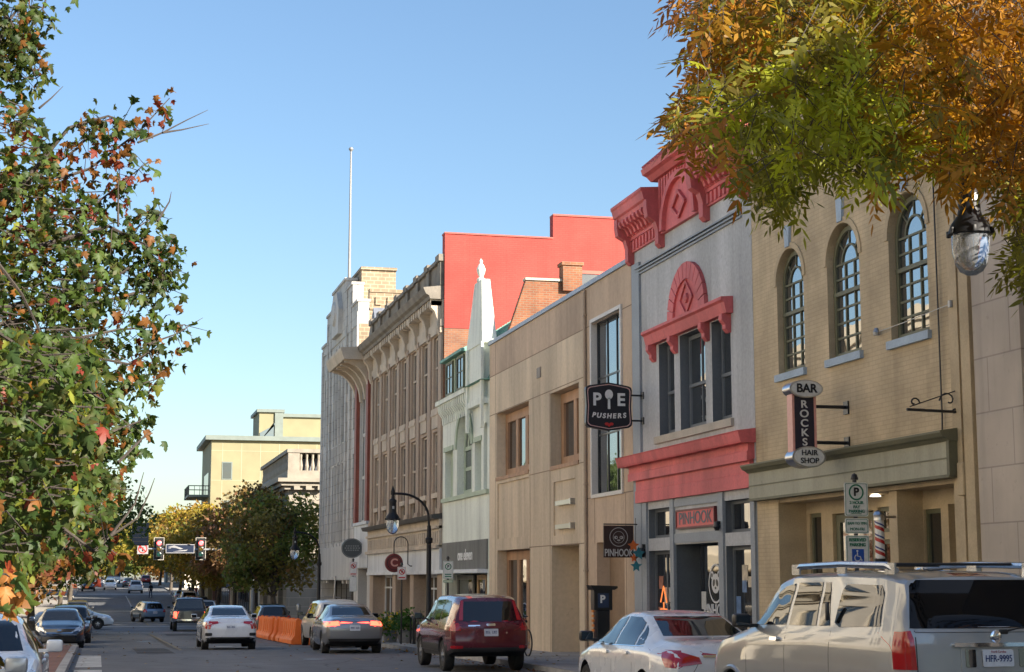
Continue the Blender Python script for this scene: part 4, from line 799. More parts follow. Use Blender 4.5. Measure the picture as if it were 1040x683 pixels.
# ================================================================ CARS
def paint(name, col, metal=.35, rough=.28):
    m = M(name, col, rough, 0, metal=metal, coat=1.0, spec=.5)
    n = m.node_tree.nodes; l = m.node_tree.links; b = n['Principled BSDF']
    tc = n.new('ShaderNodeTexCoord'); t = n.new('ShaderNodeTexNoise'); t.inputs['Scale'].default_value = 2.2; t.inputs['Detail'].default_value = 5; l.new(tc.outputs['Object'], t.inputs[0])
    a = n.new('ShaderNodeMapRange'); a.inputs[3].default_value = max(rough - .08, .1); a.inputs[4].default_value = rough + .14; l.new(t.outputs[0], a.inputs[0]); l.new(a.outputs[0], b.inputs['Roughness'])
    return m
CLAD = M('black_plastic', (.02, .02, .021), .6, .1)
def rd(L, *pts): return [(y, z) for y, z in pts]
SPECS = {
 'sedan': dict(L=4.65, H=1.46, top=[(0, .93), (.1, 1.06), (.35, 1.10), (.85, 1.125), (1.7, 1.42), (2.1, 1.46), (2.5, 1.46), (2.85, 1.41), (3.62, 1.03), (4.3, .88), (4.52, .78), (4.65, .60)],
    belt=[(0, .86), (.9, .96), (2, .94), (3.6, .90), (4.3, .78), (4.65, .52)], bot=[(0, .40), (.5, .23), (4.1, .2), (4.65, .26)],
    plan=[(0, .74), (.1, .83), (.6, .895), (1.4, .9), (3.6, .9), (4.2, .86), (4.5, .76), (4.65, .62)], roofw=[(0, .66), (.8, .70), (1.7, .58), (2.8, .58), (3.6, .72), (4.3, .70), (4.65, .5)],
    R=[(.2, .14), (.45, .02), (.75, 0), (.95, .04), (1.1, .1), (1.5, .12)], F=[(.2, -.1), (.5, 0), (.7, -.02), (1, -.1), (1.5, -.1)], wheels=(.98, 3.72), wr=.325,
    side=[[(2.42, .98), (3.32, .99), (3.2, 1.08), (2.75, 1.325), (2.42, 1.37)], [(1.5, .99), (2.34, .98), (2.34, 1.375), (1.9, 1.37), (1.62, 1.3)], [(1.17, 1.035), (1.43, .995), (1.53, 1.27), (1.42, 1.22)]],
    rear=[(-.58, 1.14), (.58, 1.14), (.49, 1.385), (-.49, 1.385)], shield=[(-.66, 1.03), (.66, 1.03), (.53, 1.38), (-.53, 1.38)],
    seams=[2.38, 1.45, 3.42], handle=[(2.55, .86), (1.62, .88)], mirror=(3.2, 1.02), clad=.0),
 'suv': dict(L=4.54, H=1.68, top=[(0, 1.10), (.02, 1.60), (.3, 1.655), (1.2, 1.68), (2.3, 1.655), (2.75, 1.58), (3.5, 1.13), (4.2, 1.02), (4.42, .94), (4.54, .75)],
    belt=[(0, 1.02), (2, 1.04), (3.4, 1.01), (4.2, .92), (4.54, .62)], bot=[(0, .45), (.5, .32), (4, .28), (4.54, .34)],
    plan=[(0, .78), (.1, .86), (.5, .91), (3.5, .91), (4.2, .87), (4.42, .78), (4.54, .66)], roofw=[(0, .60), (.3, .64), (2.6, .66), (3.5, .74), (4.54, .55)],
    R=[(.3, .12), (.5, 0), (.7, 0), (.98, .04), (1.1, .09), (1.6, .36), (1.7, .42)], F=[(.3, -.08), (.6, 0), (.8, -.03), (1.1, -.12), (1.7, -.12)], wheels=(.92, 3.54), wr=.345,
    side=[[(2.35, 1.09), (3.2, 1.08), (3.05, 1.2), (2.68, 1.46), (2.35, 1.53)], [(1.42, 1.1), (2.27, 1.09), (2.27, 1.535), (1.5, 1.55)], [(.62, 1.2), (1.34, 1.11), (1.42, 1.55), (.95, 1.53), (.74, 1.4)]],
    rear=[(-.63, 1.10), (.63, 1.10), (.53, 1.52), (-.53, 1.52)], shield=[(-.7, 1.14), (.7, 1.14), (.58, 1.52), (-.58, 1.52)],
    seams=[2.31, 1.38, 3.35], handle=[(2.48, .97), (1.52, .98)], mirror=(3.08, 1.1), clad=.52),
 'bigsuv': dict(L=5.2, H=1.94, top=[(0, 1.42), (.02, 1.87), (.4, 1.925), (1.4, 1.945), (2.7, 1.93), (3.1, 1.87), (3.85, 1.36), (4.7, 1.25), (5.05, 1.17), (5.2, .95)],
    belt=[(0, 1.33), (2, 1.33), (3.8, 1.26), (4.7, 1.14), (5.2, .85)], bot=[(0, .5), (.5, .38), (4.6, .36), (5.2, .42)],
    plan=[(0, .86), (.1, .95), (.45, .99), (4.0, .99), (4.8, .96), (5.06, .88), (5.2, .76)], roofw=[(0, .76), (.4, .79), (3, .77), (3.9, .86), (5.2, .68)],
    R=[(.3, .16), (.5, .02), (.62, 0), (.75, .06), (1.25, .09), (1.4, .11), (1.87, .30), (1.95, .34)], F=[(.3, -.08), (.6, 0), (.9, -.02), (1.2, -.1), (1.9, -.1)], wheels=(1.08, 4.2), wr=.385,
    side=[[(2.72, 1.37), (3.60, 1.35), (3.42, 1.50), (3.12, 1.71), (2.98, 1.77), (2.72, 1.80)], [(1.93, 1.38), (2.63, 1.37), (2.63, 1.81), (2.02, 1.815)], [(1.60, 1.39), (1.86, 1.38), (1.94, 1.815), (1.83, 1.815)], [(.5, 1.41), (1.38, 1.38), (1.50, 1.42), (1.50, 1.74), (1.42, 1.80), (.66, 1.79), (.58, 1.72)]],
    rear=[(-.82, 1.40), (.82, 1.40), (.72, 1.84), (-.72, 1.84)], shield=[(-.8, 1.38), (.8, 1.38), (.68, 1.80), (-.68, 1.80)],
    seams=[2.67, 1.55, 3.75], handle=[(2.82, 1.2)], mirror=(3.55, 1.34), clad=.0),
 'pickup': dict(L=5.8, H=1.92, top=[(0, 1.2), (1.9, 1.22), (1.98, 1.24), (2.12, 1.84), (2.5, 1.91), (3.5, 1.9), (3.8, 1.82), (4.5, 1.32), (5.4, 1.2), (5.65, 1.1), (5.8, .9)],
    belt=[(0, 1.15), (2, 1.17), (4.4, 1.18), (5.4, 1.05), (5.8, .8)], bot=[(0, .6), (.5, .5), (5.2, .42), (5.8, .46)],
    plan=[(0, .93), (.1, .98), (.5, 1.0), (5, 1.0), (5.6, .92), (5.8, .84)], roofw=[(0, .92), (1.9, .94), (2.1, .76), (3.8, .74), (4.6, .88), (5.8, .75)],
    R=[(.4, .06), (.6, 0), (1.2, .02), (1.9, .02)], F=[(.3, -.05), (.9, 0), (1.9, -.1)], wheels=(1.15, 4.75), wr=.40,
    side=[[(3.15, 1.25), (4.15, 1.25), (3.75, 1.68), (3.15, 1.76)], [(2.3, 1.26), (3.05, 1.25), (3.05, 1.77), (2.42, 1.76)]],
    rear=[(-.7, 1.3), (.7, 1.3), (.64, 1.74), (-.64, 1.74)], shield=[(-.8, 1.34), (.8, 1.34), (.66, 1.78), (-.66, 1.78)],
    seams=[3.1, 2.2, 4.3, 2.0], handle=[(3.25, 1.1), (2.4, 1.1)], mirror=(4.05, 1.28), clad=.0),
 'wagon': dict(L=4.7, H=1.56, top=[(0, 1.0), (.02, 1.44), (.3, 1.52), (1.2, 1.56), (2.4, 1.55), (2.85, 1.47), (3.6, 1.06), (4.3, .92), (4.55, .82), (4.7, .62)],
    belt=[(0, .93), (2, .95), (3.5, .92), (4.3, .82), (4.7, .54)], bot=[(0, .40), (.5, .27), (4.1, .24), (4.7, .3)],
    plan=[(0, .76), (.1, .84), (.5, .885), (3.6, .885), (4.3, .85), (4.55, .76), (4.7, .64)], roofw=[(0, .58), (.3, .61), (2.7, .62), (3.6, .72), (4.7, .5)],
    R=[(.3, .1), (.5, 0), (.7, 0), (.9, .03), (1.0, .08), (1.45, .36), (1.56, .42)], F=[(.3, -.08), (.6, 0), (.8, -.03), (1.1, -.12), (1.7, -.12)], wheels=(.98, 3.7), wr=.33,
    side=[[(2.45, 1.0), (3.3, 1.0), (2.8, 1.36), (2.45, 1.43)], [(1.5, 1.01), (2.37, 1.0), (2.37, 1.435), (1.58, 1.44)], [(.65, 1.06), (1.42, 1.02), (1.48, 1.44), (.85, 1.41)]],
    rear=[(-.6, 1.02), (.6, 1.02), (.5, 1.42), (-.5, 1.42)], shield=[(-.66, 1.06), (.66, 1.06), (.55, 1.42), (-.55, 1.42)],
    seams=[2.41, 1.46, 3.45], handle=[(2.58, .9), (1.6, .91)], mirror=(3.18, 1.03), clad=.42),
}
def tabf(tab): 
    a = np.array(tab, float); return lambda v: np.interp(v, a[:, 0], a[:, 1])
def car_body(S):
    """lofted closed car body; x across, y forward with 0 at the rear bumper, z up"""
    L = S['L']; top, belt, bot, plan, rw = (tabf(S[k]) for k in ('top', 'belt', 'bot', 'plan', 'roofw')); Rf, Ff = tabf(S['R']), tabf(S['F'])
    ts = set(np.linspace(0, 1, 46).tolist()) | {.006, .014, .03, .97, .986, .994}
    for k in ('top',): ts |= {y / L for y, z in S[k]}
    ts = sorted(ts); ts = [t for i, t in enumerate(ts) if i == 0 or t - ts[i - 1] > .003]
    def sm(f, t):
        d = .010 if .02 < t < .98 else .0; return (f((t - d) * L) + 2 * f(t * L) + f((t + d) * L)) / 4
    secs = []
    for t in ts:
        zb, zs, zt, w, r = sm(bot, t), sm(belt, t), sm(top, t), sm(plan, t), sm(rw, t); zs = min(zs, zt - .02); h = zs - zb; c = zt - zs; r = min(r, w * .97)
        wb = w * .965; e = min(.06, c * .5)
        half = [(0, zb), (w * .7, zb), (w * .93, zb + .02), (w * .982, zb + .16 * h), (w * .996, zb + .38 * h), (w, zb + .6 * h), (w * .998, zb + .78 * h), (w * .988, zb + .9 * h), (wb, zs),
                (wb + (r - wb) * .12, zs + c * .1), (wb + (r - wb) * .42, zs + c * .4), (wb + (r - wb) * .75, zs + (c - e) * .74), (r + .012, zt - e * 1.25), (r - .03, zt - e * .72), (r * .86, zt - e * .42), (r * .5, zt - e * .12), (0, zt)]
        row = []
        for x, z in half + [(-x, z) for x, z in half[-2:0:-1]]:
            ya, yb = Rf(z), L + Ff(z); row.append((x, ya + t * (yb - ya), z))
        secs.append(row)
    n = len(secs[0]); mb = MB(); vs = [p for r_ in secs for p in r_]
    fs = [(i * n + j, i * n + (j + 1) % n, (i + 1) * n + (j + 1) % n, (i + 1) * n + j) for i in range(len(secs) - 1) for j in range(n)]
    m_ = (n + 2) // 2   # points in the half section
    for base, bul in ((0, -1), ((len(secs) - 1) * n, 1)):
        K = 6; grid = []
        for j in range(m_):
            a = vs[base + j]; b = vs[base + (n - j) % n]; row = [base + j]
            if j in (0, m_ - 1): grid.append([base + j] * (K + 1)); continue
            for q in range(1, K):
                u = q / K; row.append(len(vs)); vs.append((a[0] + (b[0] - a[0]) * u, a[1] + bul * .05 * (1 - (2 * u - 1) ** 2), a[2]))
            row.append(base + (n - j) % n); grid.append(row)
        for j in range(m_ - 1):
            for q in range(K):
                f = [grid[j][q], grid[j][q + 1], grid[j + 1][q + 1], grid[j + 1][q]]; g_ = []
                for v in f:
                    if v not in g_: g_.append(v)
                if len(g_) > 2: fs.append(tuple(g_))
    me = bpy.data.meshes.new('tmp'); me.from_pydata(vs, [], fs); bm = bmesh.new(); bm.from_mesh(me); bmesh.ops.recalc_face_normals(bm, faces=bm.faces[:])
    bvh = BVHTree.FromBMesh(bm); bm.to_mesh(me); bm.free(); return me, bvh
def panel(bvh, view, poly, off=.006, mb=None, m=0, step=.07, sgn=1, deep=.01):
    """a panel laid on the body: outline given in the side (y,z), rear/front (x,z) or top (x,y) view"""
    bm = bmesh.new()
    vs = [bm.verts.new((p[0], p[1], 0)) for p in poly]; bm.faces.new(vs)
    lo = [min(p[i] for p in poly) for i in (0, 1)]; hi = [max(p[i] for p in poly) for i in (0, 1)]
    for i in (0, 1):
        k = int((hi[i] - lo[i]) / step)
        for q in range(1, k + 1):
            co = [0, 0, 0]; co[i] = lo[i] + (hi[i] - lo[i]) * q / (k + 1); no = [0, 0, 0]; no[i] = 1
            bmesh.ops.bisect_plane(bm, geom=bm.verts[:] + bm.edges[:] + bm.faces[:], plane_co=co, plane_no=no)
    bmesh.ops.triangulate(bm, faces=bm.faces[:]) if False else None
    bm.verts.index_update(); ok = {}
    dirs = {'side': Vector((-sgn, 0, 0)), 'rear': Vector((0, 1, 0)), 'front': Vector((0, -1, 0)), 'top': Vector((0, 0, -1))}; d = dirs[view]
    top = []; low = []; pc = [sum(p[i] for p in poly) / len(poly) for i in (0, 1)]
    for v in bm.verts:
        a, b = v.co.x, v.co.y
        o = {'side': Vector((3 * sgn, a, b)), 'rear': Vector((a, -4, b)), 'front': Vector((a, 12, b)), 'top': Vector((a, b, 5))}[view]
        hit, no, _, _ = bvh.ray_cast(o, d)
        for q in range(1, 20):
            if hit is not None: break
            a2, b2 = a + (pc[0] - a) * q * .05, b + (pc[1] - b) * q * .05
            hit = bvh.ray_cast({'side': Vector((3 * sgn, a2, b2)), 'rear': Vector((a2, -4, b2)), 'front': Vector((a2, 12, b2)), 'top': Vector((a2, b2, 5))}[view], d)[0]
        top.append(hit); low.append(hit)
    good = [p for p in top if p is not None]
    if not good: bm.free(); return mb
    cen = sum(good, Vector()) / len(good)
    top = [p if p is not None else cen for p in top]
    mb = mb or MB(); n = len(top); vs = [p - d * off for p in top] + [p + d * deep for p in top]
    fs = [tuple(v.index for v in f.verts) for f in bm.faces] + [tuple(v.index + n for v in f.verts)[::-1] for f in bm.faces]
    for e in bm.edges:
        if len(e.link_faces) == 1: a, b = e.verts[0].index, e.verts[1].index; fs.append((a, b, b + n, a + n))
    mb.add(vs, fs, m); bm.free(); return mb
def mirx(poly): return [(-x, z) for x, z in poly][::-1]
def rrect(x0, x1, z0, z1, r=.03, k=3):
    out = []
    for cx, cz, a0 in ((x1 - r, z0 + r, -90), (x1 - r, z1 - r, 0), (x0 + r, z1 - r, 90), (x0 + r, z0 + r, 180)):
        for q in range(k + 1): a = R(a0 + 90 * q / k); out.append((cx + r * math.cos(a), cz + r * math.sin(a)))
    return out
RIMM = M('alloy_rim', (.45, .46, .48), .3, .08, metal=.9)
RIMD = M('dark_rim', (.05, .05, .055), .4, .1, metal=.6)
_bodies = {}
def car(label, kind, cat, col, loc, rz=0, name='parked_car', group=None, tail=None, lit=False, head=None, extras=(), rim=None, scale=1, low=False, clad=None):
    S = SPECS[kind]; L = S['L']
    if kind not in _bodies:
        me, bvh = car_body(S)
        o = link('tmp', me); cut = MB()
        for wy in S['wheels']:
            for s in (-1, 1): cut.lathe([(S['wr'] + .055, .60), (S['wr'] + .055, 1.4)] if s > 0 else [(S['wr'] + .055, -1.4), (S['wr'] + .055, -.60)], (0, wy, S['wr'] + .01), 'x', 28)
        co = cut.build('tmpcut', CLAD); md = o.modifiers.new('b', 'BOOLEAN'); md.object = co; md.solver = 'EXACT'; md.operation = 'DIFFERENCE'
        nm = bpy.data.meshes.new_from_object(o.evaluated_get(bpy.context.evaluated_depsgraph_get())); bpy.data.objects.remove(o); bpy.data.objects.remove(co)
        _bodies[kind] = (nm, bvh)
    base, bvh = _bodies[kind]; me = base.copy(); me.name = 'body'; me.materials.clear(); me.materials.append(col); me.materials.append(CLAD)
    cl = S['clad'] if clad is None else clad; mi = []
    for p in me.polygons:
        c = p.center; inner = False
        for wy in S['wheels']:
            q = math.hypot(c.y - wy, c.z - S['wr'] - .01)
            if q < S['wr'] + .052 and abs(c.x) > .55 or (q < S['wr'] + .058 and abs(c.x) < S['plan'][2][1] * .985 and abs(p.normal.x) < .5 and abs(c.x) > .58): inner = True
        mi.append(1 if inner or c.z < cl or (c.z < .3 and p.normal.z < -.5) else 0)
    me.polygons.foreach_set('material_index', mi); me.polygons.foreach_set('use_smooth', [True] * len(mi)); me.set_sharp_from_angle(angle=R(38))
    t = thing(name, label, cat, loc, rz, group); offY = -L / 2
    def put(mb, nm, mat, parent=None, sm=30):
        o = mb.build(nm, mat, parent or t, sm)
        if parent is None: o.location = (0, offY, 0)
        return o
    b = link('body', me, t); b.location = (0, offY, 0)
    for k, s in ((q, s) for q in range(len(S['side'])) for s in (1, -1)): put(panel(bvh, 'side', S['side'][k], sgn=s), 'side_window', CARGLASS)
    put(panel(bvh, 'rear', S['rear']), 'rear_window', REARGLASS if kind in ('bigsuv',) else CARGLASS); put(panel(bvh, 'front', S['shield']), 'windshield', CARGLASS)
    if not low:
        sm_ = MB()
        for y in S['seams']:
            for s in (1, -1): panel(bvh, 'side', [(y - .004, .42), (y + .004, .42), (y + .004, 1.0 if kind != 'bigsuv' else 1.34), (y - .004, 1.0 if kind != 'bigsuv' else 1.34)], .0012, sm_, sgn=s, step=.12)
        for s in (1, -1): panel(bvh, 'side', [(S['seams'][1], .42), (S['seams'][-1 if kind == 'pickup' else 2], .42), (S['seams'][-1 if kind == 'pickup' else 2], .428), (S['seams'][1], .428)], .0012, sm_, sgn=s, step=.12)
        put(sm_, 'door_seam', BLACK)
        for hy, hz in S['handle']:
            for s in (1, -1): put(panel(bvh, 'side', rrect(hy, hy + .2, hz, hz + .04, .018), .035, sgn=s, step=.3), 'door_handle', CHROME if kind == 'bigsuv' else col)
    # wheels
    for wy in S['wheels']:
        for s in (1, -1):
            r = S['wr']; x = (S['plan'][2][1] - .02) * s; wm = MB(); wd = .22
            pr = [(r * .66, -wd), (r * .93, -wd), (r, -wd + .03), (r, -.03), (r * .93, 0), (r * .7, -.005), (r * .66, -.02)]
            wm.lathe([(a, h * s) for a, h in pr], (x, wy, r), 'x', 26); wo = put(wm, 'wheel', RUBBER, sm=40)
            rm = MB(); rm.lathe([(r * .7, -.012 * s), (r * .64, -.02 * s), (r * .6, -.06 * s), (0, -.065 * s)], (x, wy, r), 'x', 26, 1)
            for q in range(6 if kind == 'bigsuv' else 5):
                a = 2 * math.pi * q / (6 if kind == 'bigsuv' else 5) + .3; ca, sa = math.cos(a), math.sin(a); w0 = r * .11
                def P(ra, tn, dx): return (x - dx * s, wy + ra * ca - tn * sa, r + ra * sa + tn * ca)
                rm.add([P(0, -w0, .0), P(0, w0, .0), P(r * .67, w0 * .8, .02), P(r * .67, -w0 * .8, .02), P(0, -w0, .06), P(0, w0, .06), P(r * .67, w0 * .8, .06), P(r * .67, -w0 * .8, .06)],
                       [(0, 1, 2, 3), (4, 7, 6, 5), (0, 4, 5, 1), (2, 6, 7, 3), (1, 5, 6, 2), (3, 7, 4, 0)])
            rm.lathe([(r * .17, 0), (r * .15, .012 * s), (0, .015 * s)], (x, wy, r), 'x', 12); rm.build('rim', [rim or RIMM, RIMD], wo)
    # lamps
    LM = REDLIT if lit else REDL
    for s in (1, -1):
        if tail:
            mb = MB()
            if 'rear' in tail: panel(bvh, 'rear', tail['rear'] if s > 0 else mirx(tail['rear']), .012, mb, 0)
            if 'side' in tail: panel(bvh, 'side', tail['side'], .012, mb, 0, sgn=s)
            lo_ = put(mb, 'tail_lamp', LM if not tail.get('solid') else REDL)
            if 'lens' in tail: panel_mb = panel(bvh, 'rear', tail['lens'] if s > 0 else mirx(tail['lens']), .018); o = panel_mb.build('lens', LAMPW, lo_, 30)
        if head:
            mb = MB(); panel(bvh, 'front', head['front'] if s > 0 else mirx(head['front']), .012, mb, 0)
            if 'side' in head: panel(bvh, 'side', head['side'], .012, mb, 0, sgn=s)
            put(mb, 'headlight', LAMPW)
        my, mz = S['mirror']; mx = tabf(S['plan'])(my) - .03
        mb = MB(); mb.bbox(s * (mx + .05), s * (mx + .25), my - .06, my + .07, mz - .02, mz + .13, .035); mb.box(s * (mx - .04), s * (mx + .08), my - .02, my + .05, mz - .02, mz + .02)
        mo_ = put(mb, 'mirror', BLACK if 'blackmirror' in extras else col); g = MB(); g.box(s * (mx + .07), s * (mx + .235), my - .064, my - .0605, mz + .005, mz + .11); g.build('mirror_glass', CARGLASS, mo_)
    if 'noplate' not in extras:
        pz = {'sedan': .78, 'suv': .86, 'bigsuv': 1.13, 'pickup': .62, 'wagon': .74}[kind]
        if 'lowplate' in extras: pz = .52
        po = put(panel(bvh, 'rear', rrect(-.155, .155, pz - .078, pz + .078, .012), .016, step=.4), 'plate', PLATE)
        if not low:
            gl_ = MB(); rr = random.Random(label)
            for q in range(7):
                if q == 3: continue
                x = -.11 + q * .036; y = bvh.ray_cast(Vector((x, -4, pz)), Vector((0, 1, 0)))[0].y - .019
                gl_.box(x - .012, x - .005, y, y + .002, pz - .03, pz + .032); gl_.box(x + .006, x + .012, y, y + .002, pz - .03, pz + .032 if rr.random() > .4 else pz); gl_.box(x - .005, x + .006, y, y + .002, pz + (.024 if rr.random() > .3 else -.004), pz + (.032 if rr.random() > .6 else .004))
            if 'ownplate' not in extras: gl_.build('plate_numbers', INK, po)
    return t, bvh, put
TS = {
 'armada': dict(rear=[(.79, 1.03), (.95, 1.03), (.95, 1.36), (.82, 1.38), (.80, 1.3)], side=[(.09, 1.03), (.2, 1.03), (.24, 1.37), (.12, 1.37)]),
 'suv': dict(rear=[(.66, .90), (.95, .90), (.95, 1.06), (.70, 1.06)], side=[(0, .90), (.24, .90), (.18, 1.16), (.1, 1.16)]),
 'sedanA': dict(rear=[(.42, .82), (.90, .76), (.90, .99), (.72, .985), (.45, .90)], side=[(0, .76), (.2, .78), (.42, .95), (.30, .985), (0, .985)]),
 'optima': dict(rear=[(.45, .86), (.9, .83), (.9, .96), (.47, .98)], side=[(0, .82), (.22, .86), (.34, .95), (0, .965)]),
 'civic': dict(rear=[(.40, .90), (.62, .86), (.66, .72), (.90, .72), (.90, .98), (.7, .97), (.42, .97)], side=[(0, .72), (.1, .74), (.2, .9), (.34, .97), (0, .985)]),
 'pickup': dict(rear=[(.82, .78), (1.0, .78), (1.0, 1.14), (.82, 1.14)], side=[(0, .8), (.12, .8), (.12, 1.14), (0, 1.14)]),
 'wagon': dict(rear=[(.6, .76), (.9, .76), (.9, .98), (.66, .98)], side=[(0, .78), (.2, .8), (.2, 1.0), (0, 1.0)]),
}
HS = dict(front=[(.42, .66), (.84, .68), (.86, .80), (.78, .84), (.6, .78)], side=[(4.02, .70), (4.55, .66), (4.5, .76), (4.05, .82)])
P_CHAMP = paint('champagne_silver_paint', (.32, .325, .325), .4, .36); P_WHITE = paint('pearl_white_paint', (.72, .74, .77), .02, .25); P_MAROON = paint('maroon_paint', (.12, .008, .018), .35, .22)
P_GREY = paint('grey_metallic_paint', (.26, .265, .275), .6, .3); P_CREAMW = paint('warm_white_paint', (.66, .62, .55), .05, .3); P_SILVER = paint('light_silver_paint', (.50, .53, .57), .5, .3)
P_NAVY = paint('navy_paint', (.008, .016, .035), .3, .2); P_BLACK = paint('black_paint_gloss', (.012, .013, .016), .1, .2); P_CHAR = paint('charcoal_paint', (.05, .05, .052), .4, .3); P_BLUE = paint('slate_blue_paint', (.16, .25, .38), .5, .3); P_RED = paint('red_paint', (.35, .02, .02), .1, .25)

RAILM = M('satin_rail', (.5, .53, .57), .25, .04, metal=1)
# nearest: large champagne SUV
t, bv, put = car('large champagne silver SUV with black roof rails parked nearest on the right', 'bigsuv', 'SUV', P_CHAMP, (8.03, 16.7, gz(16.7)), 0, 'large_suv', tail=TS['armada'], extras=('blackmirror', 'ownplate'))
rr = MB()
for s in (1, -1):
    rr = MB(); rr.tube([(s * .72, .55, 1.925), (s * .74, .7, 1.975), (s * .74, 1.7, 1.995), (s * .73, 2.75, 1.98), (s * .71, 2.95, 1.925)], [.03, .034, .034, .034, .03], 8)
    for y in (.62, 1.7, 2.85): rr.box(s * .715 - .02, s * .715 + .04 * s, y - .1, y + .1, 1.89, 2.0)
    put(rr, 'roof_rail', RAILM)
for y in (.95, 2.4): rr = MB(); rr.tube([(-.72, y, 1.99), (.72, y, 1.99)], .014, 8); put(rr, 'cross_bar', BLACKM)
po = put(panel(bv, 'rear', rrect(-.155, .155, 1.055, 1.205, .012), .03, step=.4), 'plate', PLATE); y = bv.ray_cast(Vector((0, -4, 1.13)), Vector((0, 1, 0)))[0].y - .034
text('HFR-9995', .085, INK, po, (0, y, 1.125), 'cam', sx=.78, ext=.001, bold=.001); text('North Carolina', .03, REDL, po, (0, y, 1.188), 'cam', ext=.001, sx=.8)
put(panel(bv, 'rear', rrect(-.36, .36, 1.01, 1.24, .02), .008), 'plate_recess', P_CHAMP)
br = MB(); panel(bv, 'rear', rrect(-.44, .44, 1.235, 1.27, .015), .05, br); panel(bv, 'rear', rrect(-.37, .37, .98, 1.005, .01), .02, br); put(br, 'trim_bar', CHROME)
for x in (-.27, .27): put(panel(bv, 'rear', rrect(x - .05, x + .05, 1.05, 1.21, .01), .02), 'reflector', DARKGLASS)
em = MB(); em.lathe([(.04, 0), (.055, -.012), (.04, -.02)], (-.0, bv.ray_cast(Vector((0, -4, 1.325)), Vector((0, 1, 0)))[0].y, 1.325), 'y', 24); em.box(-.07, .07, .06, .095, 1.317, 1.335); put(em, 'emblem', CHROME)
wp = MB(); wp.tube([(.1, .07, 1.37), (.3, .08, 1.40), (.7, .08, 1.385)], [.018, .014, .01], 6); wp.bbox(0.04, .14, .05, .14, 1.34, 1.39, .015); put(wp, 'wiper', BLACK)
put(panel(bv, 'rear', rrect(-.2, .16, 1.875, 1.905, .008), .012), 'brake_lamp', REDL)
bp = MB(); panel(bv, 'rear', [(-.98, .42), (.98, .42), (.98, .60), (-.98, .60)], .07, bp); put(bp, 'bumper', P_CHAMP)
gt = MB()
for s in (1, -1): panel(bv, 'rear', [(s * .775, .62), (s * .785, .62), (s * .785, 1.38), (s * .775, 1.38)] if s > 0 else [(-.785, .62), (-.775, .62), (-.775, 1.38), (-.785, 1.38)], .0015, gt)
panel(bv, 'rear', [(-.78, 1.36), (.78, 1.36), (.78, 1.366), (-.78, 1.366)], .0015, gt); put(gt, 'tailgate_seam', BLACK)
hd = MB()
for s in (1, -1): hd.bbox(s * .965, s * 1.0, 1.53, 1.58, 1.44, 1.62, .015)
put(hd, 'pillar_handle', BLACK)
for s in (1, -1):
    for wy in (1.08, 4.2): fl = MB(); fl.tube([(s * .985, wy + .46 * math.cos(a), .40 + .46 * math.sin(a)) for a in np.linspace(-.25, math.pi + .25, 24)], .028, 6); put(fl, 'arch_lip', P_CHAMP)
tr_ = MB(); panel(bv, 'rear', rrect(.46, .62, .98, 1.02, .01), .012, tr_); panel(bv, 'rear', rrect(-.7, -.52, .98, 1.01, .01), .012, tr_); put(tr_, 'badge', CHROME)

# white sedan in front of it
t, bv, put = car('silvery white four door sedan parked between the large SUV and the maroon one', 'sedan', 'sedan', P_WHITE, (7.95, 22.95, gz(23)), 0, 'sedan', tail=TS['sedanA'], extras=('blackmirror',))
tr_ = MB(); panel(bv, 'rear', rrect(-.4, .4, .90, .93, .012), .025, tr_); put(tr_, 'trunk_trim', CHROME)
gt = MB()
for s in (1, -1): panel(bv, 'rear', [(s * .60, .60), (s * .608, .60), (s * .47, .82), (s * .462, .82)][::s], .0015, gt)
panel(bv, 'rear', [(-.6, .596), (.6, .596), (.6, .604), (-.6, .604)], .0015, gt); put(gt, 'trunk_seam', BLACK)
fl = MB()
for s in (1, -1): panel(bv, 'side', [(1.12, 1.0), (3.3, .955), (3.3, .966), (1.12, 1.011)], .008, fl, sgn=s)
put(fl, 'window_trim', CHROME)
# maroon SUV
t, bv, put = car('maroon compact SUV with black lower bumper parked in front of the tan building', 'suv', 'SUV', P_MAROON, (8.28, 38.1, gz(38)), 0, 'compact_suv', tail=TS['suv'], extras=('blackmirror',))
for s in (1, -1):
    put(panel(bv, 'rear', [(s * .60, 1.12), (s * .69, 1.12), (s * .60, 1.54), (s * .55, 1.54)][::s], .014), 'tail_lamp', REDL); put(panel(bv, 'rear', rrect(s * .62 if s > 0 else -.86, .86 if s > 0 else -.62, .52, .58, .015), .014), 'reflector', REDL)
put(panel(bv, 'rear', rrect(-.34, .34, .955, 1.0, .015), .018), 'trim_bar', P_MAROON); wp = MB(); wp.tube([(0, .1, 1.1), (.4, .13, 1.15)], .014, 6); put(wp, 'wiper', BLACK)
an = MB(); an.tube([(0, .6, 1.66), (0, .45, 1.95)], .006, 5); put(an, 'antenna', BLACK)
put(panel(bv, 'rear', rrect(-.5, -.24, .99, 1.02, .008), .01), 'badge', CHROME); bw_ = MB(); panel(bv, 'rear', rrect(-.1, .1, 1.0, 1.05, .02), .012, bw_); put(bw_, 'emblem', CHROME)
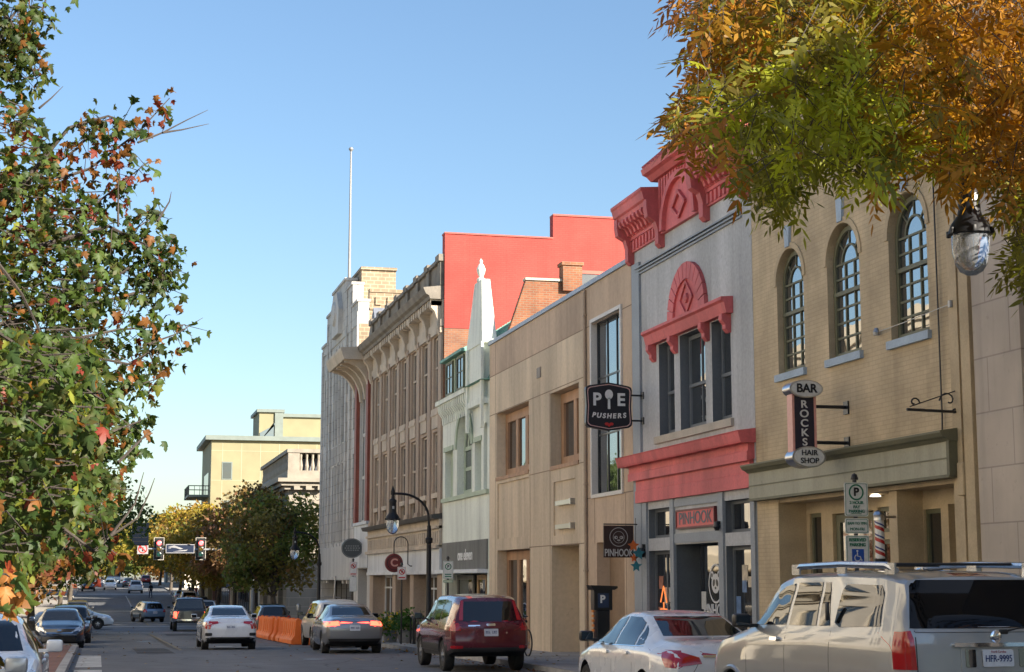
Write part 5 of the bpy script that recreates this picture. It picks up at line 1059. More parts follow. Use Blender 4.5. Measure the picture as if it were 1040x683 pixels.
# grey sedan with lit brake lamps
t, bv, put = car('grey sedan braking with its red tail lamps lit', 'sedan', 'sedan', P_GREY, (7.45, 52.1, gz(52)), R(-1.5), 'sedan', tail=TS['optima'], lit=True, extras=('blackmirror',))
put(panel(bv, 'rear', rrect(-.45, .45, .99, 1.01, .008), .014), 'trunk_trim', CHROME); put(panel(bv, 'rear', [(-.7, .3), (.7, .3), (.78, .47), (-.78, .47)], .02), 'lower_bumper', CLAD)
t, bv, put = car('pale cream SUV partly hidden behind the braking grey sedan', 'suv', 'SUV', P_CREAMW, (8.12, 60.4, gz(60)), 0, 'compact_suv', tail=TS['suv'], extras=('blackmirror',), clad=.0)
t, bv, put = car('dark hatchback parked behind the orange barriers', 'wagon', 'hatchback', P_CHAR, (8.65, 88, gz(88)), 0, 'hatchback', tail=TS['wagon'], low=True)
# traffic
t, bv, put = car('white sedan with C-shaped red tail lamps driving away in the middle of the road', 'sedan', 'sedan', P_WHITE, (4.25, 58.4, gz(58.4)), 0, 'sedan', tail=TS['civic'], extras=('lowplate0',))
put(panel(bv, 'rear', [(-.72, .29), (.72, .29), (.8, .42), (.6, .46), (-.6, .46), (-.8, .42)], .02), 'lower_bumper', CLAD)
for s in (1, -1): put(panel(bv, 'rear', rrect(.6 if s > 0 else -.82, .82 if s > 0 else -.6, .50, .60, .03), .02), 'bumper_vent', CLAD)
t, bv, put = car('dark charcoal pickup truck stopped ahead of the white sedan', 'pickup', 'pickup truck', P_CHAR, (5.2, 101, gz(101)), 0, 'pickup_truck', tail=TS['pickup'], lit=True)
put(panel(bv, 'rear', rrect(-.95, .95, .58, .72, .03), .09), 'bumper', CHROME); bd = MB(); bd.box(-.8, .8, .12, 1.88, 1.19, 1.235); put(bd, 'bed_cover', BLACK)
t, bv, put = car('slate blue station wagon crossing the far junction', 'wagon', 'station wagon', P_BLUE, (3.7, 132, gz(132)), R(12), 'station_wagon', tail=TS['wagon'])
for s in (1, -1): 
    r_ = MB(); r_.tube([(s * .6, .6, 1.56), (s * .6, .8, 1.6), (s * .6, 2.4, 1.6), (s * .6, 2.6, 1.55)], .02, 6); put(r_, 'roof_rail', BLACK)
car('white sedan nosing out of the cross street on the left', 'sedan', 'sedan', P_WHITE, (-1.35, 107, gz(107)), R(-90), 'sedan', head=HS, low=True, extras=('noplate',))
# left kerb, facing the camera
car('light silver sedan parked nearest at the left edge, mostly out of the picture', 'sedan', 'sedan', P_SILVER, (-1.72, 17.0, gz(17)), R(180), 'sedan', head=HS, extras=('noplate',))
car('white sedan parked behind the nearest silver one at the left edge', 'sedan', 'sedan', P_WHITE, (-1.52, 22.7, gz(23)), R(180), 'sedan', head=HS, extras=('noplate',))
t, bv, put = car('dark navy sedan facing the camera at the end of the brick pavement', 'sedan', 'sedan', P_NAVY, (-1.33, 66.3, gz(66.3)), R(180), 'sedan', head=dict(front=[(.40, .60), (.86, .74), (.86, .86), (.74, .84)], side=[(3.95, .82), (4.5, .64), (4.45, .76), (4.0, .87)]), extras=('noplate',))
put(panel(bv, 'front', [(-.5, .62), (.5, .62), (.58, .74), (-.58, .74)], .012), 'grille', CLAD); gr = MB(); panel(bv, 'front', [(-.62, .75), (.62, .75), (.62, .775), (-.62, .775)], .02, gr); panel(bv, 'front', [(-.45, .58), (.45, .58), (.52, .615), (-.52, .615)], .02, gr); panel(bv, 'front', rrect(-.08, .08, .665, .71, .02), .03, gr); put(gr, 'grille_trim', CHROME); put(panel(bv, 'front', rrect(-.6, .6, .28, .46, .05), .012), 'air_intake', CLAD)
car('black SUV parked directly behind the dark navy sedan', 'suv', 'SUV', P_BLACK, (-1.12, 74.0, gz(74) - .1), R(180), 'compact_suv', head=dict(front=[(.5, .80), (.86, .82), (.86, .94), (.6, .9)]), extras=('noplate',))
car('blue hatchback in the left row just before the junction', 'wagon', 'hatchback', P_BLUE, (-1.3, 92, gz(92)), R(180), 'hatchback', head=HS, low=True, extras=('noplate',))
car('dark green SUV on the left just past the junction', 'suv', 'SUV', P_CHAR, (-1.4, 124, gz(124)), R(180), 'compact_suv', head=dict(front=[(.5, .80), (.86, .82), (.86, .94), (.6, .9)]), low=True, extras=('noplate',))
# far cars
car('white SUV driving away in the distance', 'suv', 'SUV', P_WHITE, (4.6, 221, gz(221)), 0, 'compact_suv', tail=TS['suv'], low=True, clad=.4)
for lab, kd, ct, pc, x, d in (('white hatchback parked far off on the right, first past the bank', 'wagon', 'hatchback', P_WHITE, 8.5, 140), ('black SUV parked far off on the right behind the white hatchback', 'suv', 'SUV', P_BLACK, 8.5, 149),
        ('red sedan parked far off on the right between a black SUV and a silver one', 'sedan', 'sedan', P_RED, 8.4, 158), ('silver SUV parked far off on the right beyond the red sedan', 'suv', 'SUV', P_SILVER, 8.5, 167), ('dark grey sedan parked last of the far right row', 'sedan', 'sedan', P_GREY, 8.4, 178),
        ('navy sedan driving away just below the crest of the road', 'sedan', 'sedan', P_NAVY, 4.4, 262), ('red SUV near the crest of the road', 'suv', 'SUV', P_RED, 7.9, 300)):
    car(lab, kd, ct, pc, (x, d, gz(d)), 0, {'SUV': 'compact_suv'}.get(ct, ct), tail=TS['wagon'] if kd == 'wagon' else (TS['suv'] if kd == 'suv' else TS['optima']), low=True, group=None)
for lab, kd, ct, pc, x, d in (('white sedan in the oncoming queue on the hill, nearest of the queue', 'sedan', 'sedan', P_WHITE, 1.6, 245), ('silver sedan second in the oncoming queue on the hill', 'sedan', 'sedan', P_SILVER, 1.7, 256), ('navy sedan third in the oncoming queue on the hill', 'sedan', 'sedan', P_NAVY, 1.8, 268), ('black SUV parked far off on the left of the hill', 'suv', 'SUV', P_BLACK, -1.3, 235), ('silver wagon parked far off on the left of the hill', 'wagon', 'station wagon', P_SILVER, -1.3, 252)):
    car(lab, kd, ct, pc, (x, d, gz(d)), R(180), {'SUV': 'compact_suv', 'station wagon': 'station_wagon'}.get(ct, ct), head=HS if kd != 'suv' else dict(front=[(.5, .80), (.86, .82), (.86, .94), (.6, .9)]), low=True, extras=('noplate',))
bus = thing('city_bus', 'blue and white city bus at the crest of the road', 'bus', (2.6, 325, gz(325)), R(180))
m_ = MB(); m_.bbox(-1.27, 1.27, -6, 6, .35, 3.05, .15); m_.build('body', paint('bus_blue_paint', (.06, .14, .3), .1, .3), bus); m_ = MB(); m_.box(-1.15, 1.15, 6.0, 6.03, 1.35, 2.5); m_.build('windshield', CARGLASS, bus); m_ = MB(); m_.box(-1.0, 1.0, 6.0, 6.03, 2.6, 2.9); m_.build('route_board', BLACK, bus); m_ = MB(); m_.box(-1.2, 1.2, 6.0, 6.02, .5, 1.2); m_.build('front_panel', WHITE, bus)
for s in (1, -1):
    m_ = MB(); m_.box(s * 1.27, s * 1.285, -5.6, 5.4, 1.5, 2.5); m_.build('side_window', CARGLASS, bus)
    for y in (-3.4, 3.6): m_ = MB(); m_.lathe([(.1, -.3), (.5, -.3), (.5, 0), (.1, 0)] if s > 0 else [(.1, 0), (.5, 0), (.5, .3), (.1, .3)], (s * 1.28, y, .5), 'x', 20); m_.build('wheel', RUBBER, bus)
# ================================================================ SIGNS AND STREET FURNITURE
def onX(x, y, X): r = ray(x, y); return r * (X / r.x)
SIGNK = M('sign_black_enamel', (.012, .013, .018), .35, .06); SIGNW = M('sign_white', (.66, .66, .63), .5, .06); SIGNG = M('sign_dull_white', (.26, .26, .27), .6, .12); SIGNR = M('sign_red', (.5, .03, .025), .5, .06); SIGNP = M('sign_pink_edge', (.6, .38, .34), .5, .05)
BROWNS = M('dark_brown_sign', (.035, .016, .012), .5, .08); GREENS = M('sign_green', (.01, .16, .08), .5, .05); BLUES = M('sign_blue', (.01, .07, .35), .5, .05)
def oval(cx, cz, rx, rz_, n=36): return [(cx + rx * math.cos(2 * math.pi * k / n), cz + rz_ * math.sin(2 * math.pi * k / n)) for k in range(n)]
# --- shield-shaped pie shop sign
D = 36.9; a, b = at(594, 412, D), at(641, 412, D); x0, x1 = a.x, b.x; zt, zb = at(617, 389, D).z, at(617, 438, D).z; cx, cz = (x0 + x1) / 2, (zt + zb) / 2; W, H = (x1 - x0) / 2, (zt - zb) / 2
t = thing('hanging_sign', 'black shield shaped sign with a pie peel hanging from the grey building', 'sign', (cx, D, cz))
def shield(s):
    w, h = W * s, H * s - (1 - s) * .0
    return [(-w * .86, -h * .86), (-w * .3, -h * .95), (0, -h), (w * .3, -h * .95), (w * .86, -h * .86), (w * .97, -h * .78), (w, -h * .68), (w * .96, 0), (w, h * .68), (w * .97, h * .8), (w * .86, h * .86), (w * .3, h * .96), (0, h), (-w * .3, h * .96), (-w * .86, h * .86), (-w * .97, h * .8), (-w, h * .68), (-w * .96, 0), (-w, -h * .68), (-w * .97, -h * .78)]
m_ = MB(); m_.prism(shield(1), 'y', -.07, .07); m_.build('board', SIGNK, t)
m_ = MB(); o_, i_ = shield(.93), shield(.90)
for k in range(len(o_)): k2 = (k + 1) % len(o_); m_.prism([o_[k], o_[k2], i_[k2], i_[k]], 'y', -.078, -.069)
m_.build('border', SIGNP, t)
text('P', .40, SIGNW, t, (-W * .52, -.075, H * .27), bold=.012); text('E', .40, SIGNW, t, (W * .52, -.075, H * .27), bold=.012)
for k, ch in enumerate('PUSHERS'): u = (k - 3) / 3; text(ch, .155, SIGNW, t, (u * W * .66, -.075, -H * .36 + .05 * (1 - u * u) * -.4), bold=.006, roll=u * .12, shear=.15)
m_ = MB(); m_.prism(oval(0, H * .5, W * .17, H * .2, 24), 'y', -.082, -.069); m_.prism([(-.025, H * .36), (.025, H * .36), (.03, -H * .1), (-.03, -H * .1)], 'y', -.082, -.069); m_.build('pie_peel', SIGNW, t)
m_ = MB(); m_.prism(oval(-.055, -H * .72, .05, .035, 12), 'y', -.082, -.069); m_.prism(oval(.055, -H * .72, .05, .035, 12), 'y', -.082, -.069); m_.prism([(-.06, -H * .74), (.06, -H * .74), (0, -H * .84)], 'y', -.084, -.069); m_.build('red_mark', SIGNR, t)
for z in (H * .5, -H * .55): m_ = MB(); m_.tube([(W * .9, 0, z), (XF - cx, 0, z)], .022, 6); m_.box(XF - cx - .03, XF - cx, -.08, .08, z - .08, z + .08); m_.build('wall_bracket', BLACKM, t)
# --- bar sign with the bear emblem
D = 37.25; x0, x1 = at(613, 550, D).x, at(643, 550, D).x; zt, zb = at(628, 534, D).z, at(628, 566.5, D).z; cx, cz = (x0 + x1) / 2, (zt + zb) / 2; W, H = (x1 - x0) / 2, (zt - zb) / 2
t = thing('hanging_sign', 'square dark brown bar sign with a ringed bear emblem by the tan wall', 'sign', (cx, D, cz))
m_ = MB(); m_.box(-W, W, -.025, .025, -H, H); m_.build('board', BROWNS, t)
def Yring(mb, cx, cz, r0, r1, y, m=0, n=32):
    for k in range(n):
        a0, a1 = 2 * math.pi * k / n, 2 * math.pi * (k + 1) / n; mb.prism([(cx + q * math.cos(v), cz + q * math.sin(v)) for q, v in ((r0, a0), (r1, a0), (r1, a1), (r0, a1))], 'y', y, y + .006, m)
m_ = MB(); s = W * .62; Yring(m_, 0, H * .28, s * .93, s, -.033)
m_.prism(oval(-s * .3, H * .25, s * .2, s * .17), 'y', -.033, -.026); m_.prism(oval(s * .3, H * .25, s * .2, s * .17), 'y', -.033, -.026); m_.prism(oval(0, H * .25 - s * .28, s * .16, s * .10), 'y', -.033, -.026); Yring(m_, 0, H * .27, s * .58, s * .62, -.033)
m_.prism(oval(-s * .24, H * .25, s * .07, s * .08, 12), 'y', -.036, -.026, 1); m_.prism(oval(s * .24, H * .25, s * .07, s * .08, 12), 'y', -.036, -.026, 1); m_.prism(oval(0, H * .25 - s * .25, s * .06, s * .04, 12), 'y', -.036, -.026, 1)
m_.build('emblem', [M('sign_grey_ink', (.4, .38, .36), .6, .05), BROWNS], t); text('PINHOOK', .235, M('sign_pale_ink', (.5, .49, .47), .6, .05), t, (0, -.03, -H * .72), sx=.64, bold=.003)
m_ = MB(); m_.tube([(-W, 0, H + .03), (XF - cx, 0, H + .03)], .015, 6); m_.build('wall_bracket', BLACKM, t)
# hanging leaf ornament
p0 = at(646, 560, 36.6); t = thing('wind_ornament', 'orange and teal leaf shaped ornament hanging at the corner of the grey shopfront', 'ornament', tuple(p0))
for nm, (dx, dz, s), c_ in (('orange_leaf', (-.06, .12, .14), (.55, .12, .02)), ('teal_leaf', (.06, -.06, .16), (.02, .14, .18)), ('orange_leaf', (-.05, -.16, .10), (.5, .1, .02)), ('teal_leaf', (0, -.34, .14), (.02, .16, .2))):
    m_ = MB(); m_.prism([(dx, dz + s), (dx + s * .35, dz + s * .4), (dx + s, dz + s * .3), (dx + s * .45, dz - s * .1), (dx + s * .5, dz - s * .8), (dx, dz - s * .45), (dx - s * .5, dz - s * .8), (dx - s * .45, dz - s * .1), (dx - s, dz + s * .3), (dx - s * .35, dz + s * .4)], 'y', -.01, .01); m_.build(nm, M('ornament_' + nm, c_, .5, .2), t)
m_ = MB(); m_.tube([(0, .02, -.4), (0, .02, .75)], .006, 5); m_.build('cord', BLACK, t)
# --- barber sign
D = 25.95; p1 = at(815, 396, D); p2 = at(814.5, 431, D); p3 = at(818, 465, D); k = (at(835, 431, D).x - at(815, 431, D).x) / 20   # metres per pixel
t = thing('barber_shop_sign', 'upright barber sign of a black panel between two white ovals on the yellow building', 'sign', tuple(p2))
ox = p2.x; oz = p2.z
m_ = MB(); m_.box(-11 * k, 11 * k, -.1, .1, -29 * k, 29 * k); m_.build('panel', M('navy_black_panel', (.012, .012, .03), .3, .05), t); m_ = MB()
for x in (-11 * k, 11 * k): m_.box(x - .02, x + .02, -.107, .107, -29.5 * k, 29.5 * k)
m_.build('edge', M('salmon_edge', (.62, .30, .25), .4, .05), t)
for nm, p, rx, rz_ in (('top_oval', p1, 17 * k, 8.5 * k), ('bottom_oval', p3, 17 * k, 10 * k)):
    m_ = MB(); m_.prism(oval(p.x - ox, p.z - oz, rx, rz_), 'y', -.16, .16); oo = m_.build(nm, SILVER, t, 40); m_ = MB(); m_.prism(oval(p.x - ox, p.z - oz, rx * .88, rz_ * .86), 'y', -.172, -.158); m_.build('face', SIGNW, oo); m_ = MB(); m_.prism(oval(p.x - ox, p.z - oz, rx * .88, rz_ * .86), 'y', .158, .172); m_.build('face', SIGNW, oo)
text('BAR', .2, SIGNK, t, (p1.x - ox, -.175, p1.z - oz), bold=.006); text('HAIR', .13, SIGNK, t, (p3.x - ox, -.18, p3.z - oz + .066), bold=.001); text('SHOP', .13, SIGNK, t, (p3.x - ox, -.18, p3.z - oz - .066), bold=.001)
for q, ch in enumerate('ROCKS'): text(ch, .175, SIGNW, t, (0, -.106, (18.0 - 8.9 * q) * k), bold=.003, sx=1.15)
for z in (17 * k, -17 * k): m_ = MB(); m_.tube([(11 * k, 0, z), (XF - ox, 0, z)], .03, 8); m_.box(XF - ox - .03, XF - ox, -.09, .09, z - .12, z + .1); m_.build('wall_bracket', BLACKM, t)
# --- empty scrolled bracket and wires
D = 22.15; a, b = at(921, 419, D), at(983, 419, D); t = thing('sign_bracket', 'empty scrolled black iron sign bracket on the yellow brick wall', 'bracket', (XF, D, b.z))
m_ = MB(); m_.tube([(0, 0, 0), (a.x - XF, 0, .02)], .022, 6); m_.box(-.03, 0, -.04, .04, -.1, .36); m_.tube([(-.02, 0, .32), (a.x - XF + .05, 0, .06)], .009, 5)
def scroll(mb, cx, cz, r, sg): mb.tube([(cx + sg * r * (1 - .1 * q) * math.cos(q * .55), 0, cz + r * (1 - .1 * q) * math.sin(q * .55)) for q in range(10)], .013, 5)
scroll(m_, -.17, .16, .15, -1); scroll(m_, a.x - XF + .12, .12, .09, 1); scroll(m_, -.08, -.0, .06, 1); m_.build('iron_bar', BLACKM, t)
m_ = MB(); m_.tube([(XF - .05, 22.6, 8), (XF - .05, 22.58, 2.4), (XF - .07, 22.56, 2.1)], .014, 5); tag(m_.build('cable', BLACK), 'thin dark cable running down the yellow brick wall above the bracket', 'cable')
m_ = MB(); m_.tube([(XF - .08, 24.5, 3.95), (XF - .1, 23.6, 3.96), (XF - .08, 22.2, 4.02)], .008, 5); m_.lathe([(.05, 0), (.06, .05), (.03, .12)], (XF - .08, 24.6, 3.9), n=8); m_.lathe([(.04, 0), (.04, .1)], (XF - .08, 22.15, 3.97), n=8); tag(m_.build('cable', STEEL), 'short taut wire stretched below the right arched window', 'cable')
# --- barber pole
p0 = at(897, 548, 24.3); t = thing('barber_pole', 'striped red white and blue barber pole beside the shop window', 'barber pole', (11.86, p0.y, p0.z))
spm = bpy.data.materials.new('barber_stripes'); spm.use_nodes = True
def _sp():
    n = spm.node_tree.nodes; l = spm.node_tree.links; tc = n.new('ShaderNodeTexCoord'); s = n.new('ShaderNodeSeparateXYZ'); l.new(tc.outputs['Object'], s.inputs[0])
    at2 = n.new('ShaderNodeMath'); at2.operation = 'ARCTAN2'; l.new(s.outputs[1], at2.inputs[0]); l.new(s.outputs[0], at2.inputs[1])
    d1_ = n.new('ShaderNodeMath'); d1_.operation = 'MULTIPLY_ADD'; d1_.inputs[1].default_value = 1 / (2 * math.pi); l.new(at2.outputs[0], d1_.inputs[0])
    m1 = n.new('ShaderNodeMath'); m1.operation = 'MULTIPLY'; m1.inputs[1].default_value = 5.2; l.new(s.outputs[2], m1.inputs[0]); l.new(m1.outputs[0], d1_.inputs[2])
    fr_ = n.new('ShaderNodeMath'); fr_.operation = 'FRACT'; l.new(d1_.outputs[0], fr_.inputs[0])
    cr = n.new('ShaderNodeValToRGB'); cr.color_ramp.interpolation = 'CONSTANT'; cr.color_ramp.elements[0].color = (.7, .68, .65, 1); e = cr.color_ramp.elements[1]; e.position = .42; e.color = (.4, .02, .02, 1)
    e = cr.color_ramp.elements.new(.72); e.color = (.7, .68, .65, 1); e = cr.color_ramp.elements.new(.85); e.color = (.02, .04, .18, 1); l.new(fr_.outputs[0], cr.inputs[0]); l.new(cr.outputs[0], n['Principled BSDF'].inputs[0]); n['Principled BSDF'].inputs['Roughness'].default_value = .2
_sp()
m_ = MB(); m_.lathe([(.075, -.3), (.075, .3)], (0, 0, 0), n=20); m_.build('striped_cylinder', spm, t, 40); m_ = MB(); m_.lathe([(.0, -.46), (.06, -.44), (.085, -.4), (.09, -.3)], (0, 0, 0), n=18); m_.box(0, .28, -.03, .03, -.42, -.36); m_.build('base_cap', BLACKM, t, 40)
m_ = MB(); m_.lathe([(.09, .3), (.085, .34), (.095, .38), (.07, .43), (0, .46)], (0, 0, 0), n=18); m_.box(0, .28, -.03, .03, .33, .37); m_.build('top_cap', SILVER, t, 40)
# --- round red sign on a gooseneck, oval sign
p0 = at(400, 572, 66.0); t = thing('round_sign', 'round dark red sign hanging from a swan neck bracket on the brown building', 'sign', tuple(p0)); m_ = MB(); m_.lathe([(0, -.07), (.34, -.06), (.37, 0), (.34, .06), (0, .07)], (0, 0, 0), 'y', 28); m_.build('disc', M('dark_red_disc', (.16, .02, .02), .4, .1), t, 40)
m_ = MB(); Yring(m_, 0, 0, .26, .285, -.078); m_.build('ring', SIGNK, t); text('C', .42, M('sign_salmon', (.6, .3, .25), .5, .05), t, (0, -.078, 0), bold=.012)
m_ = MB(); m_.tube([(0, 0, .36), (0, 0, .75)] + [(.28 - .28 * math.cos(q), 0, .75 + .28 * math.sin(q)) for q in np.linspace(0, math.pi, 10)] + [(.56, 0, -.05), (.66, 0, -.12), (XF - p0.x, 0, -.12)], .022, 6); m_.build('swan_neck', BLACKM, t)
p0 = at(357.5, 557, 79.2); t = thing('oval_sign', 'dark slate oval sign projecting from the canopy building', 'sign', tuple(p0)); m_ = MB(); m_.prism(oval(0, 0, .50, .46), 'y', -.08, .08); m_.build('disc', M('slate_sign', (.06, .07, .075), .4, .1), t, 40); m_ = MB()
for k in range(36): 
    o_, i_ = oval(0, 0, .48, .44), oval(0, 0, .455, .415); k2 = (k + 1) % 36; m_.prism([o_[k], o_[k2], i_[k2], i_[k]], 'y', -.09, -.079)
for z, w in ((.1, .3), (0, .36), (-.1, .3)):
    for q in range(6): m_.box(-w + q * w * .36, -w + q * w * .36 + w * .22, -.09, -.079, z - .025, z + .03)
m_.build('faded_lettering', M('sign_mid_grey', (.22, .23, .23), .6, .05), t); m_ = MB(); m_.box(.48, XF - p0.x, -.03, .03, -.04, .04); m_.box(.62, .8, -.1, .1, -.16, .2); m_.build('wall_bracket', BLACKM, t)

# --- street lamps with hanging acorn globes
LAMPB = M('lamp_black_paint', (.010, .011, .014), .5, .2, spec=.3); GLOBE = M('lamp_globe_glass', (.55, .60, .68), .06, .15, 6, .05, spec=.8, trans=.75)
def lamp_tree():
    t = thing('street_lamp', 'lamp', 'street lamp')
    m_ = MB(); m_.lathe([(.19, 0), (.19, .1), (.15, .2), (.15, .75), (.12, .85), (.085, .95), (.075, 3.15), (.11, 3.18), (.115, 3.3), (.075, 3.34), (.06, 3.7)], (0, 0, 0), n=16); m_.build('pole', LAMPB, t, 40)
    m_ = MB(); m_.tube([(0, 0, 3.6), (-.02, 0, 3.95)] + [(-.02 - .9 * (1 - math.cos(q)) , 0, 3.95 + .72 * math.sin(q)) for q in np.linspace(.15, math.pi / 2, 9)] + [(-1.12, 0, 4.67), (-1.2, 0, 4.66)], .038, 8); m_.lathe([(.05, -.06), (.07, 0), (.02, .16), (0, .2)], (-1.14, 0, 4.72), n=10); m_.build('arm', LAMPB, t, 40)
    m_ = MB(); m_.lathe([(.03, 4.66), (.05, 4.6), (.05, 4.52), (.115, 4.47), (.125, 4.42), (.115, 4.39), (.115, 4.12), (.13, 4.06), (.2, 3.96), (.225, 3.89), (.235, 3.86), (.2, 3.85)], (-1.14, 0, 0), n=22)
    for q in range(6): a = q * math.pi / 3 + .2; m_.bbox(-1.14 + .235 * math.cos(a) - .018, -1.14 + .235 * math.cos(a) + .018, .235 * math.sin(a) - .018, .235 * math.sin(a) + .018, 3.85, 3.92, .006)
    ho = m_.build('lamp_housing', LAMPB, t, 35); m_ = MB(); m_.box(-1.14 - .03, -1.14 + .03, -.122, -.11, 4.2, 4.28); m_.build('label_plate', STEEL, ho)
    m_ = MB(); m_.lathe([(.195, 3.87), (.198, 3.78), (.19, 3.66), (.165, 3.55), (.12, 3.47), (.05, 3.43), (0, 3.425)], (-1.14, 0, 0), n=26); m_.build('globe', GLOBE, t, 60)
    return t
p0 = onX(985, 230, 8.71); q = onX(437, 590, 9.9); q3 = onX(325, 590, 9.9)
first = lamp_tree()
for k, (d, lab) in enumerate(((p0.y, 'black street lamp nearest the camera, its globe against the limestone building'), (q.y, 'black street lamp standing before the brown building'), (q3.y, 'black street lamp in front of the grey white department store'))):
    o = first if k == 0 else copy_tree(first); o.location = (9.85, d, sw(d)); o['label'] = lab; o['group'] = 'street lamps along the right kerb'
    if k == 0: o.location.z = p0.z - 3.95 
# --- traffic signals over the junction
D = 116.0; t = thing('signal_mast', 'grey mast arm carrying the traffic signals over the junction', 'mast', (10.2, D, sw(D))); za = at(180, 558.5, D).z - sw(D)
m_ = MB(); m_.tube([(0, 0, 0), (0, 0, za + .6)], [.16, .12], 12); m_.build('pole', STEEL, t, 40); xl = at(140, 558, D).x - 10.2; m_ = MB(); m_.tube([(0, 0, za), (xl, 0, za + .05)], [.1, .06], 10); m_.build('arm', STEEL, t, 40)
def sig(px_, py, label, back=False):
    p = at(px_, py, D - .25); t = thing('traffic_signal', label, 'traffic signal', tuple(p))
    m_ = MB(); m_.bbox(-.19, .19, -.12, .2, -.58, .58, .03); m_.build('housing', BLACK, t); m_ = MB(); m_.box(-.32, .32, .2, .215, -.72, .72, 0); m_.build('backplate', BLACK, t)
    m_ = MB()
    for a, b, c_, e in ((-.34, .34, .72, .75), (-.34, .34, -.75, -.72), (-.34, -.31, -.72, .72), (.31, .34, -.72, .72)): m_.box(a, b, .195, .22, c_, e)
    m_.build('reflective_border', M('signal_border', (.45, .42, .36), .6, .1), t)
    for z, nm, mt in ((.37, 'red_lens', M('red_signal_lit', (.8, .05, .05), .3, 0, emit=(1, .08, .08), es=2.5)), (0, 'amber_lens', M('amber_lens_off', (.1, .06, .01), .3, 0)), (-.37, 'green_lens', M('green_lens_off', (.01, .05, .04), .3, 0))):
        m_ = MB(); m_.lathe([(0, -.03), (.1, -.02), (.15, 0)], (0, -.13, z), 'y', 18); m_.build(nm, mt, t); m_ = MB(); m_.tube([(.17 * math.cos(a), -.25, z + .17 * math.sin(a)) for a in np.linspace(-.3, math.pi + .3, 12)], .02, 4); m_.build('visor', BLACK, t)
sig(161.5, 557.5, 'red traffic signal over the road, left of the street name sign'); sig(204, 557.5, 'red traffic signal right of the street name sign')
p = at(142.5, 542.5, D - .2); t = thing('lane_signal', 'large unlit dark panel signal at the tip of the mast arm', 'sign', tuple(p)); m_ = MB(); m_.bbox(-.55, .55, -.1, .15, -.75, .75, .04); m_.build('housing', M('dark_navy_panel', (.006, .009, .016), .8, .1, spec=.05), t); m_ = MB()
for z in (-.5, -.25, 0, .25, .5): m_.box(-.45, .45, -.115, -.1, z - .015, z + .015)
m_.build('louvre', BLACK, t)
p = at(145, 557.5, D - .2); t = thing('no_turn_sign', 'small white no turn sign under the dark panel', 'road sign', tuple(p)); m_ = MB(); m_.bbox(-.36, .36, -.01, .02, -.36, .36, .008); m_.build('plate', SIGNG, t); m_ = MB(); Yring(m_, 0, 0, .24, .31, -.02, n=28); m_.prism([(-.23, .17), (-.17, .23), (.23, -.17), (.17, -.23)], 'y', -.02, -.012); m_.build('red_ring', SIGNR, t); m_ = MB(); m_.prism([(-.05, -.18), (.04, -.18), (.04, .1), (-.16, .1), (-.16, .16), (-.24, .05), (-.16, -.04), (-.16, .02), (-.05, .02)], 'y', -.016, -.01); m_.build('arrow', SIGNK, t)
p = at(183, 557.5, D - .2); t = thing('street_name_sign', 'long blue and white street name sign between the two red signals', 'road sign', tuple(p)); m_ = MB(); m_.box(-.95, .95, -.02, .02, -.3, .3); m_.build('frame', SIGNG, t); m_ = MB(); m_.box(-.9, .9, -.03, -.018, -.25, .25); m_.build('panel', M('sign_slate_blue', (.012, .02, .045), .6, .1, spec=.2), t); m_ = MB()
m_.prism([(-.85, .1), (-.4, .22), (.2, .0), (.0, -.05), (-.3, .05)], 'y', -.036, -.028); m_.prism([(-.5, -.2), (.4, -.16), (.5, -.06), (.1, -.1)], 'y', -.036, -.028); m_.prism([(-.8, .0), (-.6, .02), (-.62, .1)], 'y', -.036, -.028); m_.build('worn_white_design', SIGNG, t)
# --- kerbside sign posts
def post(px_, X, ztop, label, name='parking_sign'):
    d = onX(px_, 600, X).y; t = thing(name, label, 'parking sign', (X, d, sw(d))); m_ = MB(); m_.tube([(0, .03, 0), (0, .03, ztop)], .03, 8); m_.lathe([(.05, 0), (.05, .02), (.035, .07), (0, .09)], (0, .03, ztop), n=10); m_.build('post', BLACKM, t); return t, d
X = 9.85; d = onX(872, 600, X).y; b0 = sw(d); zs = [onX(872, y, X).z - b0 for y in (490, 524.5, 526.5, 542, 544, 573)]
t, d = post(872, X, zs[0] + .04, 'post with three stacked parking signs in front of the barber shop door')
w_ = .17
def plate(t, z1, z0, w, mat=SIGNW, edge=GREENS):
    m_ = MB(); m_.prism(rrect(-w, w, z0, z1, .025), 'y', -.012, 0); o = m_.build('sign_plate', mat, t)
    if edge:
        m_ = MB(); a, b = rrect(-w + .012, w - .012, z0 + .012, z1 - .012, .02), rrect(-w + .018, w - .018, z0 + .018, z1 - .018, .018)
        for k in range(len(a)): k2 = (k + 1) % len(a); m_.prism([a[k], a[k2], b[k2], b[k]], 'y', -.014, -.011)
        m_.build('border', edge, o)
    return o
o = plate(t, zs[0], zs[1], w_); zc = zs[0] - .13; m_ = MB(); Yring(m_, 0, zc, .088, .108, -.018); m_.build('green_ring', GREENS, o); text('P', .15, SIGNK, o, (0, -.014, zc), bold=.006)
for k, s_ in enumerate(('2 HOUR', 'PAY', 'PARKING')): text(s_, .058, GREENS, o, (0, -.014, zs[0] - .27 - .058 * k), sx=.95, bold=.001)
m_ = MB(); m_.prism([(-.1, zs[1] + .03), (.07, zs[1] + .03), (.07, zs[1] + .04), (-.07, zs[1] + .04)], 'y', -.016, -.011); m_.build('arrow', GREENS, o)
o = plate(t, zs[2], zs[3], w_); text('8AM TO 7PM', .052, GREENS, o, (0, -.014, zs[2] - .07), sx=.92); text('MON-FRI', .055, GREENS, o, (0, -.014, zs[2] - .145), sx=.95)
